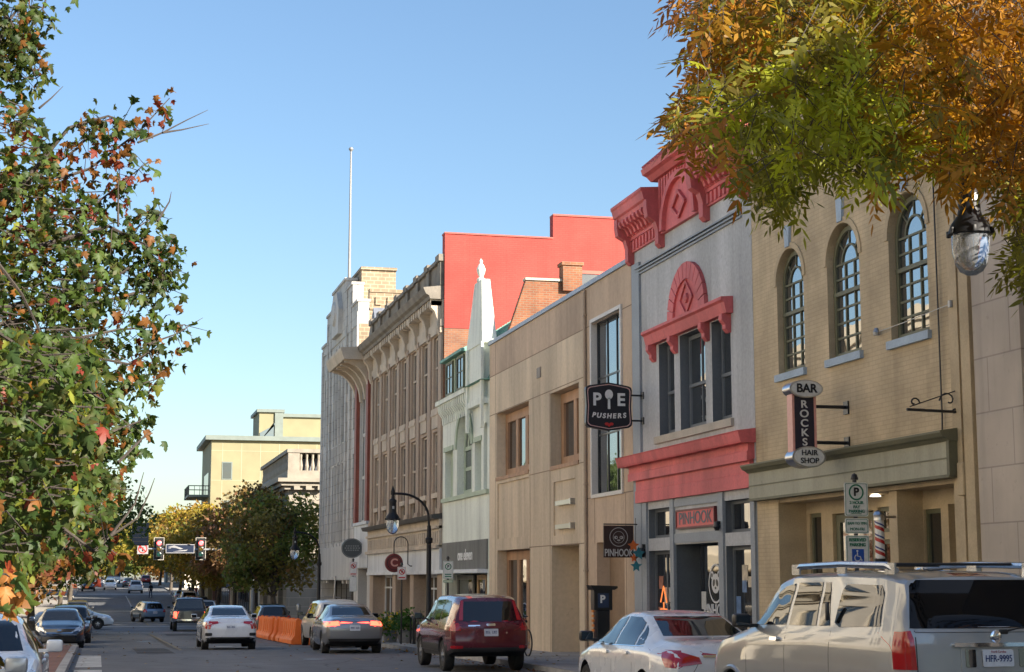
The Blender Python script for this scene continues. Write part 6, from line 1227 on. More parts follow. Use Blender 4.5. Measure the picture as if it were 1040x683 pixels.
o = plate(t, zs[4], zs[5], w_); text('RESERVED', .06, GREENS, o, (0, -.014, zs[4] - .06), sx=.92, bold=.002); text('PARKING', .06, GREENS, o, (0, -.014, zs[4] - .125), sx=.92, bold=.002)
m_ = MB(); m_.box(-.085, .085, -.02, -.012, zs[4] - .36, zs[4] - .18); bo = m_.build('blue_square', BLUES, o); m_ = MB(); zc = zs[4] - .285; m_.tube([(.042 * math.cos(a) - .008, -.021, zc - .012 + .042 * math.sin(a)) for a in np.linspace(2.0, 5.9, 14)], .006, 5); m_.tube([(-.012, -.021, zc + .06), (-.008, -.021, zc + .01), (.03, -.021, zc + .005), (.045, -.021, zc - .045), (.058, -.021, zc - .04)], .007, 5); m_.lathe([(0, -.006), (.014, 0), (0, .006)], (-.012, -.021, zc + .078), 'y', 10); m_.build('wheelchair_symbol', SIGNW, bo)
for px_, y0, y1, y2, lab, redd in ((455, 570, 588, 592, 'parking sign post in front of the white building', 0), (408, 576, 589, 0, 'no parking sign post before the shops of the brown building', 1), (358.5, 571, 585, 601, 'parking sign post before the stepped department store', 2)):
    d = onX(px_, 600, 9.85).y; z_ = lambda y: onX(px_, y, 9.85).z - sw(d)
    t, d = post(px_, 9.85, z_(y0) + .06, lab); o = plate(t, z_(y0), z_(y1), .15, SIGNW, SIGNR if redd else GREENS); m_ = MB(); zc = z_(y0) - .16
    if redd: Yring(m_, 0, zc, .075, .1, -.018); m_.prism([(-.08, zc + .05), (-.05, zc + .08), (.08, zc - .05), (.05, zc - .08)], 'y', -.02, -.012); m_.box(-.11, .11, -.016, -.011, z_(y1) + .05, z_(y1) + .09); m_.build('prohibition_ring', SIGNR, o)
    else: Yring(m_, 0, zc, .07, .095, -.018); m_.box(-.1, .1, -.016, -.011, z_(y1) + .05, z_(y1) + .08); m_.box(-.1, .1, -.016, -.011, z_(y1) + .11, z_(y1) + .14); m_.build('green_ring', GREENS, o)
    text('P', .11, SIGNK, o, (0, -.014, zc), bold=.004)
    if y2: o = plate(t, z_(y1) - .03, z_(y2), .15, SIGNW if redd else M('pale_green_plate', (.5, .56, .42), .5, .05), GREENS)
# --- pay station, bicycle, meter, planter, racks, barriers
d = onX(611, 620, 10.4).y; t = thing('pay_station', 'black parking pay station with a slanted head near the tan wall', 'pay station', (10.4, d, sw(d)))
m_ = MB(); m_.bbox(-.15, .15, -.12, .12, 0, 1.2, .02); m_.build('pedestal', BLACKM, t); m_ = MB(); m_.prism([(-.2, 1.2), (.2, 1.2), (.2, 1.62), (-.2, 1.62)], 'y', -.13, .13); m_.prism([(-.29, 1.72), (-.24, 1.62), (.24, 1.62), (.31, 1.66), (.3, 1.70)], 'y', -.18, .18); m_.build('head', BLACK, t); m_ = MB(); m_.box(-.12, .12, -.14, -.13, 1.25, 1.55); po = m_.build('panel', M('pay_panel_navy', (.02, .04, .09), .3, .05), t); text('P', .22, SIGNW, po, (-.02, -.144, 1.42), bold=.008)
m_ = MB()
for k in range(5): m_.box(-.22, -.19, -.1, .02, .75 + k * .1, .8 + k * .1)
m_.build('orange_stripe', M('orange_tape', (.6, .2, .03), .6, .1), t)
d = 42.2; t = thing('bicycle', 'black bicycle parked on the pavement behind the maroon SUV', 'bicycle', (10.55, d, sw(d)), R(4))
for y in (-.52, .52):
    m_ = MB(); m_.tube([(0, y + .33 * math.cos(a), .34 + .33 * math.sin(a)) for a in np.linspace(0, 2 * math.pi, 30)], .02, 6); wo = m_.build('wheel', RUBBER, t); m_ = MB()
    for q in range(12): a = q * math.pi / 6; m_.tube([(0, y, .34), (0, y + .31 * math.cos(a), .34 + .31 * math.sin(a))], .003, 4)
    m_.lathe([(.02, -.04), (.02, .04)], (0, y, .34), 'x', 8); m_.build('spokes', STEEL, wo)
m_ = MB()
for a, b in (((0, -.52, .34), (0, -.05, .3)), ((0, -.05, .3), (0, -.18, .82)), ((0, -.18, .8), (0, .36, .82)), ((0, -.05, .3), (0, .38, .72)), ((0, -.52, .34), (0, -.17, .74)), ((0, .35, .92), (0, .4, .68)), ((0, .4, .68), (0, .52, .34))): m_.tube([a, b], .018, 6)
m_.build('frame', BLACK, t); m_ = MB(); m_.tube([(-.28, .3, .98), (-.1, .37, .97), (0, .36, .96), (.1, .37, .97), (.28, .3, .98)], .014, 6); m_.build('handlebar', BLACK, t); m_ = MB(); m_.bbox(-.07, .07, -.32, -.05, .84, .9, .025); m_.build('saddle', BLACK, t)
d = onX(303, 620, 9.8).y; t = thing('parking_meter', 'grey parking meter on the kerb beside the orange barriers', 'parking meter', (9.8, d, sw(d))); m_ = MB(); m_.tube([(0, 0, 0), (0, 0, 1.05)], .03, 8); m_.build('post', BLACKM, t); m_ = MB(); m_.lathe([(.05, 1.05), (.1, 1.1), (.11, 1.28), (.1, 1.36), (.05, 1.42), (0, 1.43)], (0, 0, 0), n=14); m_.build('head', STEEL, t)
BARR = M('orange_plastic', (.72, .16, .02), .5, .1, 2, .05)
def barrier():
    t = thing('road_barrier', 'b', 'barrier'); m_ = MB(); m_.prism([(-.3, .04), (.3, .04), (.3, .18), (.17, .38), (.12, .98), (-.12, .98), (-.17, .38), (-.3, .18)], 'y', -.9, .9)
    for y in (-.55, 0, .55): m_.prism([(-.31, .12), (-.19, .42), (-.15, .9), (-.11, .9), (-.16, .4), (-.27, .15)], 'y', y - .12, y + .12)
    m_.build('body', BARR, t); m_ = MB()
    for y in (-.6, .6): m_.lathe([(.07, .98), (.07, 1.02), (.05, 1.03)], (0, y, 0), n=10)
    m_.build('fill_cap', BARR, t); m_ = MB(); m_.box(-.2, .2, -.7, -.35, -.0, .06); m_.box(-.2, .2, .35, .7, 0, .06); m_.build('foot', BARR, t); return t
bl = barrier(); labs = ['orange barrier nearest the camera, across the end of the row', 'orange barrier second in the row beside the pale SUV', 'orange barrier third in the row from the camera', 'orange barrier fourth in the row from the camera', 'orange barrier fifth in the row from the camera', 'orange barrier third from the far end of the row', 'orange barrier second from the far end of the row', 'orange barrier at the far end of the row by the dark hatchback']
for k in range(8):
    o = bl if k == 0 else copy_tree(bl); d = 66.4 + (k - .5) * 1.95; X = 7.66 - .02 * k
    o.rotation_euler = (0, 0, R(90) if k == 0 else R(random.uniform(-4, 4)))
    if k == 0: d = 66.0; X = 8.65
    o.location = (X, d, gz(d) - .005); o['label'] = labs[k]; o['group'] = 'orange water filled barriers'
PLG = leafM('planter_leaf', .3)
def quads(name, C, size, cols, mat, parent=None, asp=.5):
    """many small leaf faces at the points C"""
    n = len(C); d = rng.normal(size=(n, 3)); d /= np.linalg.norm(d, axis=1)[:, None]; e = np.cross(d, rng.normal(size=(n, 3))); e /= np.linalg.norm(e, axis=1)[:, None]; s = (size * rng.uniform(.7, 1.3, n))[:, None]
    V = np.stack([C - d * s * .5, C + e * s * asp * .5 , C + d * s * .5, C - e * s * asp * .5], 1).reshape(-1, 3); F = np.arange(4 * n).reshape(n, 4)
    return np_mesh(name, V, F, np.repeat(cols, 4, 0), mat, parent)
def np_mesh(name, V, F, VC, mat, parent=None):
    me = bpy.data.meshes.new(name); k = F.shape[1]; me.vertices.add(len(V)); me.vertices.foreach_set('co', V.astype(np.float32).ravel()); me.loops.add(F.size); me.loops.foreach_set('vertex_index', F.astype(np.int32).ravel()); me.polygons.add(len(F)); me.polygons.foreach_set('loop_start', np.arange(0, F.size, k, dtype=np.int32)); me.update(calc_edges=True)
    ca = me.color_attributes.new('Col', 'FLOAT_COLOR', 'POINT'); ca.data.foreach_set('color', np.concatenate([VC, np.ones((len(V), 1))], 1).astype(np.float32).ravel()); me.materials.append(mat); return link(name, me, parent)
for px_, py, lab, yel in ((412, 640, 'green leafy planter on the pavement before the brown building', 0), (397, 641, 'planter of yellow flowers beside the leafy one', 1)):
    d = onX(px_, 600, 10.6).y; t = thing('planter', lab, 'planter', (10.6, d, sw(d))); m_ = MB(); m_.lathe([(.22, 0), (.3, .4), (.33, .42), (.3, .44), (0, .42)], (0, 0, 0), n=18); m_.build('pot', M('planter_pot', (.2, .19, .18), .8, .2), t)
    C = rng.normal(size=(500, 3)) * [.26, .26, .2] + [0, 0, .72 - .12 * yel]; cols_ = np.array([.05, .12, .025]) * rng.uniform(.6, 1.5, (500, 1))
    if yel: cols_[::2] = [.5, .36, .03]
    quads('foliage', C, .16, cols_, PLG, t)
for px_, lab in ((418.5, 'black hoop bicycle rack nearer the planter'), (423, 'black hoop bicycle rack nearer the lamp post')):
    d = onX(px_, 630, 10.2).y; m_ = MB(); m_.tube([(-.0, -.25, 0), (0, -.25, .7)] + [(0, -.25 * math.cos(a), .7 + .2 * math.sin(a)) for a in np.linspace(.3, math.pi - .3, 7)] + [(0, .25, .7), (0, .25, 0)], .03, 8); o = m_.build('bicycle_rack', BLACKM); o.location = (10.2, d, sw(d)); tag(o, lab, 'bicycle rack', 'bicycle racks on the right pavement')
m_ = MB(); m_.tube([(0, 0, 0), (.12, 0, 2.6)], .035, 8); m_.tube([(-.35, 0, 1.75), (.35, 0, 1.7)], .02, 6); o = m_.build('leaning_post', STEEL); d = 72.0; o.location = (9.7, d, sw(d)); tag(o, 'thin leaning grey post with a short cross bar beside the cream SUV', 'post')
# --- people far down the street
def person(label, loc, rz, shirt, trousers, stride=.13, h=1.72):
    J = {'pelvis': (0, 0, .95), 'chest': (0, .02, 1.30), 'neck': (0, .03, 1.50), 'head': (0, .05, 1.64), 'top': (0, .05, 1.72), 'hl': (-.1, 0, .92), 'kl': (-.1, stride * .6 + .03, .5), 'al': (-.1, stride, .08), 'tl': (-.1, stride + .16, .03), 'hr': (.1, 0, .92), 'kr': (.1, -stride * .3, .5), 'ar': (.1, -stride, .1), 'tr': (.1, -stride + .15, .03),
         'sl': (-.19, .02, 1.42), 'el': (-.25, -.06, 1.14), 'wl': (-.26, .06, .9), 'fl': (-.26, .12, .82), 'sr': (.19, .02, 1.42), 'er': (.25, .02, 1.14), 'wr': (.26, .14, .92), 'fr': (.26, .2, .84)}
    rad = dict(pelvis=.14, chest=.15, neck=.06, head=.105, top=.07, hl=.095, kl=.065, al=.045, tl=.04, hr=.095, kr=.065, ar=.045, tr=.04, sl=.065, el=.05, wl=.035, fl=.035, sr=.065, er=.05, wr=.035, fr=.035)
    E = [('pelvis', 'chest'), ('chest', 'neck'), ('neck', 'head'), ('head', 'top'), ('pelvis', 'hl'), ('hl', 'kl'), ('kl', 'al'), ('al', 'tl'), ('pelvis', 'hr'), ('hr', 'kr'), ('kr', 'ar'), ('ar', 'tr'), ('chest', 'sl'), ('sl', 'el'), ('el', 'wl'), ('wl', 'fl'), ('chest', 'sr'), ('sr', 'er'), ('er', 'wr'), ('wr', 'fr')]
    ks = list(J); me = bpy.data.meshes.new('p'); me.from_pydata([J[k] for k in ks], [(ks.index(a), ks.index(b)) for a, b in E], []); o = link('p', me); sk = o.modifiers.new('s', 'SKIN')
    for k, v in zip(ks, me.skin_vertices[0].data): v.radius = (rad[k], rad[k] * (.75 if k in ('pelvis', 'chest') else 1)); v.use_root = (k == 'pelvis')
    su = o.modifiers.new('u', 'SUBSURF'); su.levels = 1; nm = bpy.data.meshes.new_from_object(o.evaluated_get(bpy.context.evaluated_depsgraph_get())); bpy.data.objects.remove(o); nm.name = 'person'
    for m in (shirt, trousers, M('skin_tone', (.35, .2, .14), .6, .05), BLACK): nm.materials.append(m)
    for p in nm.polygons: z = p.center.z; p.material_index = 2 if z > 1.5 else (1 if z < .98 and abs(p.center.x) < .22 else (2 if z < .93 else 0)); p.use_smooth = True
    for p in nm.polygons:
        if p.center.z < .1: p.material_index = 3
    o = link('person', nm); o.location = loc; o.rotation_euler = (0, 0, rz); tag(o, label, 'person'); m_ = MB(); m_.lathe([(0, .1), (.08, .085), (.112, .03), (.108, -.03), (.06, -.04)], (0, .035, 1.66), n=14); m_.build('hair', BLACK, o); return o
CL = [M('cloth_%s' % n_, c, .9, .1, 8) for n_, c in (('navy', (.02, .03, .06)), ('black', (.015, .015, .016)), ('blue', (.05, .09, .2)), ('red', (.3, .03, .03)), ('grey', (.15, .15, .15)))]
person('person in dark clothes walking across the road in the distance', (5.9, 200, gz(200)), R(25), CL[1], CL[0])
person('person in a dark jacket on the far right pavement, left of two', (9.6, 186, sw(186)), R(170), CL[0], CL[1]); person('person in a red top on the far right pavement, right of two', (10.1, 183, sw(183)), R(-20), CL[3], CL[1])
# ================================================================ TREES
BARK = M('grey_brown_bark', (.085, .07, .055), .95, .35, 6, .25, .5); BARKD = M('dark_bark', (.045, .036, .03), .95, .3, 6, .25, .4)
LEAF = leafM('leaf', .4); LEAFN = leafM('near_leaf', .5)
def limb(mb, a, b, r0, r1, bend=.12, n=6, k=7):
    a, b = Vector(a), Vector(b); L = (b - a).length; u = Vector(rng.normal(size=3)) * L * bend; pts = []
    for i in range(k + 1):
        q = i / k; pts.append(a.lerp(b, q) + u * math.sin(math.pi * q) * .6 + Vector((0, 0, L * bend * .8 * math.sin(math.pi * q))))
    mb.tube(pts, [r0 + (r1 - r0) * i / k for i in range(k + 1)], n); return pts
def street_tree(name, label, X, d, ztop, zbot, rx, pal, n=0, leaf=.26, group=None, tall=None, asp=.55, seed=1, dense=1.0):
    """trunk with limbs and a crown of leaf clumps; heights are relative to the ground at the tree"""
    g0 = np.random.default_rng(seed); asp = .7; n = int(min(15000, (3.4 * dense) * math.pi * rx * (ztop - zbot) / 2 / (leaf * leaf * asp * .25))); t = thing(name, label, 'tree', (X, d, sw(d)), 0, group); h = ztop; zc = (ztop + zbot) / 2; rz_ = (ztop - zbot) / 2
    NC = 46; cl = []
    while len(cl) < NC:
        p = g0.uniform(-1, 1, 3); r = np.linalg.norm(p)
        if r > 1 or r < .35: continue
        p = p * (.88 + .18 * g0.random()); w = 1 - .28 * max(0, p[2])
        cl.append((p[0] * rx * w, p[1] * rx * w, zc + p[2] * rz_))
    cl = np.array(cl); mb = MB(); fork = Vector((g0.uniform(-.2, .2), g0.uniform(-.2, .2), max(zbot * .95, 1.6)))
    mb.tube([(0, 0, -.1), (0, 0, .25), fork * .5 + Vector((.05, 0, 0)), fork], [.02 * h + .11, .017 * h + .06, .014 * h + .04, .012 * h + .03], 9)
    for i in g0.choice(NC, 16, replace=False): limb(mb, fork, cl[i] * [.85, .85, .97], .05 + .006 * h, .015)
    mb.build('trunk', BARK, t, 60)
    per = g0.dirichlet(np.ones(NC) * 4) * n; C = []; K = []
    pal = np.array(pal)
    for c, m in zip(cl, per.astype(int)):
        q = g0.normal(size=(m, 3)); q /= np.linalg.norm(q, axis=1)[:, None] + 1e-6; q *= (g0.random((m, 1)) ** .45) * np.array([rx * .34, rx * .34, rz_ * .30]); C.append(c + q)
        hgt = (c[2] - zbot) / (ztop - zbot); w = g0.dirichlet(np.ones(len(pal)) * .55 + (np.arange(len(pal)) == (len(pal) - 1)) * max(0, hgt - .55) * 3); base = (w[:, None] * pal).sum(0); K.append(base * g0.uniform(.7, 1.35, (m, 1)))
    st = g0.random((int(n * .05), 3)) * 2 - 1; st /= np.linalg.norm(st, axis=1)[:, None]; st *= g0.uniform(.7, 1.12, (len(st), 1)); C.append(st * [rx, rx, rz_] + [0, 0, zc]); K.append(pal[g0.integers(0, len(pal), len(st))] * g0.uniform(.7, 1.3, (len(st), 1)))
    quads('crown', np.concatenate(C), leaf, np.concatenate(K), LEAF, t, asp); return t
DG = [(.065, .105, .03), (.085, .13, .034), (.115, .15, .036)]; OL = [(.13, .14, .028), (.18, .165, .028), (.22, .18, .03)]; OR = [(.20, .10, .025), (.26, .12, .02), (.30, .16, .03)]; RD = [(.13, .04, .022), (.20, .055, .025), (.16, .08, .03)]; YL = [(.30, .24, .03), (.38, .28, .03), (.22, .22, .03)]; RB = [(.19, .10, .06), (.25, .12, .065)]
# right pavement
street_tree('street_tree', 'round dark green street tree with a russet top behind the orange barriers', 10.15, 100, 8.0, 1.9, 3.5, [(.085, .135, .036), (.11, .165, .042), (.14, .17, .04), (.17, .15, .035), (.24, .13, .06)], 7500, .24, None, seed=3)
street_tree('street_tree', 'russet topped street tree just past the junction in front of the stone bank', 10.4, 117, 9.0, 2.6, 3.9, OL + RB + RB, 5500, .27, None, seed=4)
street_tree('street_tree', 'olive and orange street tree second past the junction on the right', 9.9, 129, 8.6, 2.7, 4.2, OL + OR, 4500, .3, None, seed=5)
street_tree('street_tree', 'orange yellow street tree third past the junction on the right', 9.6, 143, 8.8, 2.7, 4.6, OR + YL[:1] + OL, 4500, .28, None, seed=6)
street_tree('street_tree', 'brown olive street tree fourth past the junction on the right', 9.4, 160, 9.2, 2.8, 5, OL + OR[:1], 4200, .3, None, seed=7)
street_tree('street_tree', 'bright yellow street tree fifth past the junction on the right', 9.6, 182, 10.5, 3, 5.4, YL + OR, 4200, .34, None, seed=8)
street_tree('street_tree', 'dark olive street tree on the right slope of the hill, nearer one', 9.4, 205, 9.6, 3, 6, DG + OL, 4000, .36, None, seed=9)
street_tree('street_tree', 'orange street tree on the right slope of the hill, beyond the dark olive one', 9.6, 235, 10, 3.4, 6, OR + OL, 3500, .4, None, seed=10)
street_tree('street_tree', 'green brown street tree near the crest on the right', 9.5, 275, 11, 3.5, 7, DG + OR[:1], 3500, .46, None, seed=12)
# left pavement
street_tree('street_tree', 'small red brown maple on the left behind the near maple leaves', -3.2, 54, 5.6, 1.0, 3.2, RD + RD + OL[:1], 8000, .18, None, seed=21)
street_tree('street_tree', 'big dark green tree on the left leaning over the road', -3.5, 96, 10.5, 2.4, 5.1, DG + DG[:2], 12000, .27, None, seed=22, dense=2.2)
street_tree('street_tree', 'yellow leaved tree on the left beyond the dark green one', -2.9, 135, 9.2, 3.4, 5.6, YL + OL, 4500, .28, None, seed=23)
street_tree('street_tree', 'golden tree on the left arching over the far road', -2.6, 165, 9, 4, 6.2, YL + YL, 4200, .3, None, seed=24)
street_tree('street_tree', 'olive tree on the left slope of the hill', -3.2, 200, 9.6, 3.6, 5.6, OL + OR[:1], 4000, .36, None, seed=25)
street_tree('street_tree', 'dark green tree near the crest on the left', -3.2, 250, 10, 3.6, 6.5, DG + OL, 3500, .42, None, seed=26)
for k, (x, d, h, pal, lab) in enumerate(((-14, 390, 13, OL, 'olive tree closing the view at the crest, left of the road'), (16, 400, 13, OR, 'orange tree closing the view at the crest, right of the road'), (1, 470, 14, YL + OL, 'yellow olive tree closing the view at the end of the road'), (-34, 430, 15, DG, 'dark green tree farthest left at the crest'), (40, 430, 15, DG + OL, 'dark olive tree farthest right at the crest'), (-5, 430, 12, DG + OR, 'mixed green and orange tree behind the bus'), (9, 440, 12, OL + DG, 'dull green tree right of the bus at the crest'))):
    street_tree('street_tree', lab, x, d, h, .2, 8.5, pal, 2600, .8, None, seed=40 + k)

# ---------------- near trees: real leaves
def leaf_mesh(name, P, A, N, S, cols, outline, mat, parent, fold=.25, droop=.0, fan=False):
    """one leaf outline placed many times: P position, A direction of the blade, N face normal, S size"""
    P, A, N = (np.asarray(q, float) for q in (P, A, N)); A /= np.linalg.norm(A, axis=1)[:, None]; B = np.cross(N, A); B /= np.linalg.norm(B, axis=1)[:, None] + 1e-9; N = np.cross(A, B); o = np.array(outline, float); k = len(o)
    zz = -fold * np.abs(o[:, 0]) - droop * o[:, 1] ** 2
    V = P[:, None, :] + S[:, None, None] * (o[None, :, 0, None] * B[:, None, :] + o[None, :, 1, None] * A[:, None, :] + zz[None, :, None] * N[:, None, :])
    if fan:   # a midpoint and curled lobes, tips turning before the middle of the blade
        tip = np.clip(np.hypot(o[:, 0], o[:, 1] - .3) / .75, 0, 1); cv = g0.normal(size=(len(P), k)) * .032
        V = V + (S[:, None] * (cv - .16 * (tip ** 2)[None]))[:, :, None] * N[:, None, :]
        mid = P + S[:, None] * (.3 * A); V = np.concatenate([V, mid[:, None, :]], 1); c3 = np.repeat(cols[:, None, :], k + 1, 1); turn = g0.random((len(P), 1, 1)) ** 2 * .5
        c3[:, :k] = c3[:, :k] * (1 - turn * tip[None, :, None]) + turn * tip[None, :, None] * np.array([.20, .10, .03]); c3[:, k] *= 1.25
        a = np.arange(k); T = np.stack([a, (a + 1) % k, np.full(k, k)], 1); F = (T[None] + (np.arange(len(P)) * (k + 1))[:, None, None]).reshape(-1, 3)
        return np_mesh(name, V.reshape(-1, 3), F, c3.reshape(-1, 3), mat, parent)
    return np_mesh(name, V.reshape(-1, 3), np.arange(len(P) * k).reshape(-1, k), np.repeat(cols, k, 0), mat, parent)
MAPLE = [(0, 0), (.16, -.06), (.42, .0), (.30, .18), (.58, .42), (.38, .47), (.30, .56), (.24, .50), (.2, .78), (0, 1.06), (-.2, .78), (-.24, .50), (-.30, .56), (-.38, .47), (-.58, .42), (-.30, .18), (-.42, .0), (-.16, -.06)]
def inpoly(poly, n, g0):
    poly = np.array(poly, float); lo, hi = poly.min(0), poly.max(0); out = []
    while len(out) < n:
        q = g0.uniform(lo, hi, (n * 2, 2)); ins = np.zeros(len(q), bool); j = len(poly) - 1
        for i in range(len(poly)):
            a, b = poly[i], poly[j]; c = ((a[1] > q[:, 1]) != (b[1] > q[:, 1])) & (q[:, 0] < (b[0] - a[0]) * (q[:, 1] - a[1]) / (b[1] - a[1] + 1e-9) + a[0]); ins ^= c; j = i
        out += q[ins].tolist()
    return np.array(out[:n])
def P3(px_, D): return np.array([tuple(at(x, y, d)) for (x, y), d in zip(px_, D)])
# --- maple on the left kerb
g0 = np.random.default_rng(5)
MG, MD, MO, MR, MY = (.06, .10, .022), (.036, .066, .02), (.19, .08, .022), (.16, .03, .02), (.17, .19, .03)
def pick(ws, n): c = np.array([MG, MD, MO, MR, MY]); i = g0.choice(5, n, p=np.array(ws) / sum(ws)); return c[i] * g0.uniform(.7, 1.35, (n, 1))
td = 9.0; mt = thing('maple_tree', 'large maple at the left edge with turning lobed leaves reaching into the picture', 'tree', (-4.6, td, sw(td)))
base = np.array([-4.6, td, sw(td)]); wood = MB(); LP, LA, LS, LC = [], [], [], []
wood.tube([(0, 0, -.1), (0, 0, .3), (.05, .1, 1.5), (.1, .2, 2.6)], [.24, .19, .16, .14], 12)
hub = Vector((.1, .2, 2.5))
def put_leaves(C, size, cols):
    n = len(C); a = g0.normal(size=(n, 3)) * [.7, .7, .5] + [0, 0, -.75]; LP.append(C); LA.append(a); LS.append(size * g0.uniform(.6, 1.2, n)); LC.append(cols)
def spray(pts, D0, D1, n, spread, size, ws, r=.02, bare=0):
    """a branch through photo points with leaves along it"""
    W = [at(x, y, D0 + (D1 - D0) * i / max(1, len(pts) - 1)) - Vector(tuple(base)) for i, (x, y) in enumerate(pts)]
    k = len(W); wood.tube([tuple(w) for w in W], [r * (1 - .8 * i / (k - 1)) for i in range(k)], 5)
    if pts[0][0] < 10: limb(wood, hub + Vector((0, 0, g0.uniform(-.4, 1.6))), W[0], .05, r, .08, 6)
    if not n: return
    seg = np.array([tuple(w) for w in W]) + base; u = g0.random(n) ** .8 * (k - 1) * (1 - bare); i = np.minimum(u.astype(int), k - 2); f = (u - i)[:, None]; C = seg[i] * (1 - f) + seg[i + 1] * f
    s = spread * np.mean([D0, D1]) / 1720; off = g0.normal(size=(n, 3)) * [s, s * 1.6, s]; off[:, 2] -= s * .4
    for q in range(0, n, 3): wood.tube([tuple(C[q] - base), tuple(C[q] + off[q] - base)], [.004, .002], 3, cap=False)
    put_leaves(C + off, size, pick(ws, n))
SP = [([(-60, 70), (0, 40), (45, 8)], 12, 12.4, 90, 13, (4, 5, 1, 0, 0)), ([(-60, -30), (10, 20), (38, 82)], 12, 12.4, 110, 12, (4, 5, 1.5, 0, 0)), ([(-60, 90), (-10, 60), (20, 70)], 12, 12.4, 80, 14, (4, 5, 1, 0, 0)), ([(-50, 150), (10, 20), (40, -20)], 12, 12.3, 60, 14, (4, 5, 1, 0, 0)),
      ([(-60, 240), (20, 195), (90, 172), (140, 135), (172, 100)], 12, 12.6, 80, 8, (1, 1, 5, 2.5, 0)), ([(-60, 220), (30, 185), (80, 150), (100, 125)], 12, 12.6, 60, 11, (2, 2, 5, 1, 0)), ([(0, 215), (70, 130), (110, 118), (140, 128)], 12, 12.4, 45, 9, (3, 4, 2, 1, 0)),
      ([(-60, 270), (40, 225), (100, 205), (150, 165)], 12, 12.5, 90, 10, (2, 2, 3, 3, 0)), ([(-60, 300), (40, 270), (110, 250), (165, 215)], 12, 12.6, 110, 11, (4, 5, .8, .2, .3)), ([(-60, 330), (50, 300), (120, 280), (178, 240)], 12, 12.6, 120, 12, (4, 6, .5, .2, .2)),
      ([(0, 330), (90, 310), (150, 295), (172, 265)], 12, 12.6, 100, 12, (4, 6, .8, .2, .2)), ([(-60, 380), (50, 350), (120, 335), (188, 330)], 11.5, 12.4, 100, 10, (3, 5, 1.5, .3, .2)), ([(0, 390), (80, 360), (130, 370), (165, 350)], 11.5, 12, 80, 11, (3, 4, 2, .3, .3)),
      ([(-60, 420), (50, 400), (110, 400), (160, 385)], 10.5, 11.5, 80, 11, (3, 4, 2.5, .3, .3)), ([(0, 440), (60, 430), (110, 440), (150, 425)], 10, 11, 60, 10, (3, 4, 2.5, .3, .3)), ([(40, 250), (110, 230), (150, 250), (165, 290)], 12, 12.5, 70, 10, (3, 5, 1, .2, 0)), ([(-60, 480), (40, 520), (95, 560), (112, 545)], 8.5, 9, 40, 12, (3, 3, 3, 1, 1))]
for pts, a, b, n, s, w_ in SP: spray(pts, a, b, int(n * 1.7), s * 1.1, .072, [w_[0] * 1.3, w_[1] * 1.3, w_[2] * .8, w_[3], w_[4]], .018)
for pts in ([(140, 145), (165, 135), (190, 122), (211, 112)], [(165, 135), (185, 132), (212, 126)], [(40, 110), (52, 100), (64, 88)], [(150, 350), (178, 340), (206, 323)], [(60, 560), (112, 545), (140, 526), (152, 500), (157, 486)], [(112, 545), (137, 512), (146, 480)], [(150, 400), (165, 380), (178, 366)], [(120, 470), (140, 450), (150, 440)], [(120, 230), (120, 190), (122, 170)], [(160, 225), (172, 205), (174, 195)]): spray(pts, 12 if pts[0][1] < 440 else 9, 12.4 if pts[0][1] < 440 else 9.3, 0, 0, .1, (1, 0, 0, 0, 0), .009)
for poly, a, b, n, size, w_ in (([(-20, 90), (25, 95), (48, 130), (62, 175), (30, 200), (-20, 200)], 11.8, 13, 260, .078, (4, 6, 1.2, .5, .4)), ([(-20, 170), (60, 180), (105, 205), (110, 260), (100, 335), (-20, 345)], 11.5, 13.5, 1000, .07, (5, 6, 1.0, .3, .5)), ([(-20, 330), (85, 345), (112, 400), (104, 470), (85, 520), (50, 575), (-20, 590)], 7.8, 10, 1900, .07, (6, 5, .5, .2, .8)), ([(-20, 330), (95, 345), (118, 400), (112, 450), (90, 500), (40, 540), (-20, 560)], 10, 12.5, 2100, .072, (3, 6, .8, .3, .3)), ([(85, 395), (138, 415), (140, 460), (118, 520), (80, 530)], 12.5, 15, 420, .066, (3, 6, .8, .2, .3)), ([(60, 450), (118, 480), (100, 560), (40, 560)], 11, 14, 420, .066, (3, 6, .8, .4, .3)), ([(0, 575), (34, 580), (30, 612), (0, 622)], 6.8, 7.6, 22, .09, (.6, .5, 5, 2, .4)), ([(-380, -260), (-15, -200), (-15, 480), (-420, 420)], 7.5, 13, 3800, .10, (5, 5, 1, .3, .6))):
    px_ = inpoly(poly, n, g0); C = P3(px_, g0.uniform(a, b, n)); put_leaves(C, size, pick(w_, n) * (1.7 if n < 30 else 1.12))  # the small low cluster gets a brighter colour to look sunlit
    for q in range(0, n, 6):
        w0 = C[q] - base; e_ = g0.normal(size=3) * .05; wood.tube([tuple(w0), tuple(w0 + e_ + np.array([-.06, 0, .02])), tuple(w0 + e_ * .5 + np.array([-.16, 0, .03]))], [.002, .004, .006], 4, cap=False)
    for q in range(0, n, 300): limb(wood, hub + Vector((0, 0, g0.uniform(-.6, 1.5))), tuple(C[q] - base), .035, .006, .1, 5)
wood.build('trunk', BARKD, mt, 60)
C = np.concatenate(LP) - base; A = np.concatenate(LA); n = len(C); leaf_mesh('crown', C, A, g0.normal(size=(n, 3)) + [0, -.5, .6], np.concatenate(LS), np.concatenate(LC), MAPLE, LEAFN, mt, .35, .15, True)
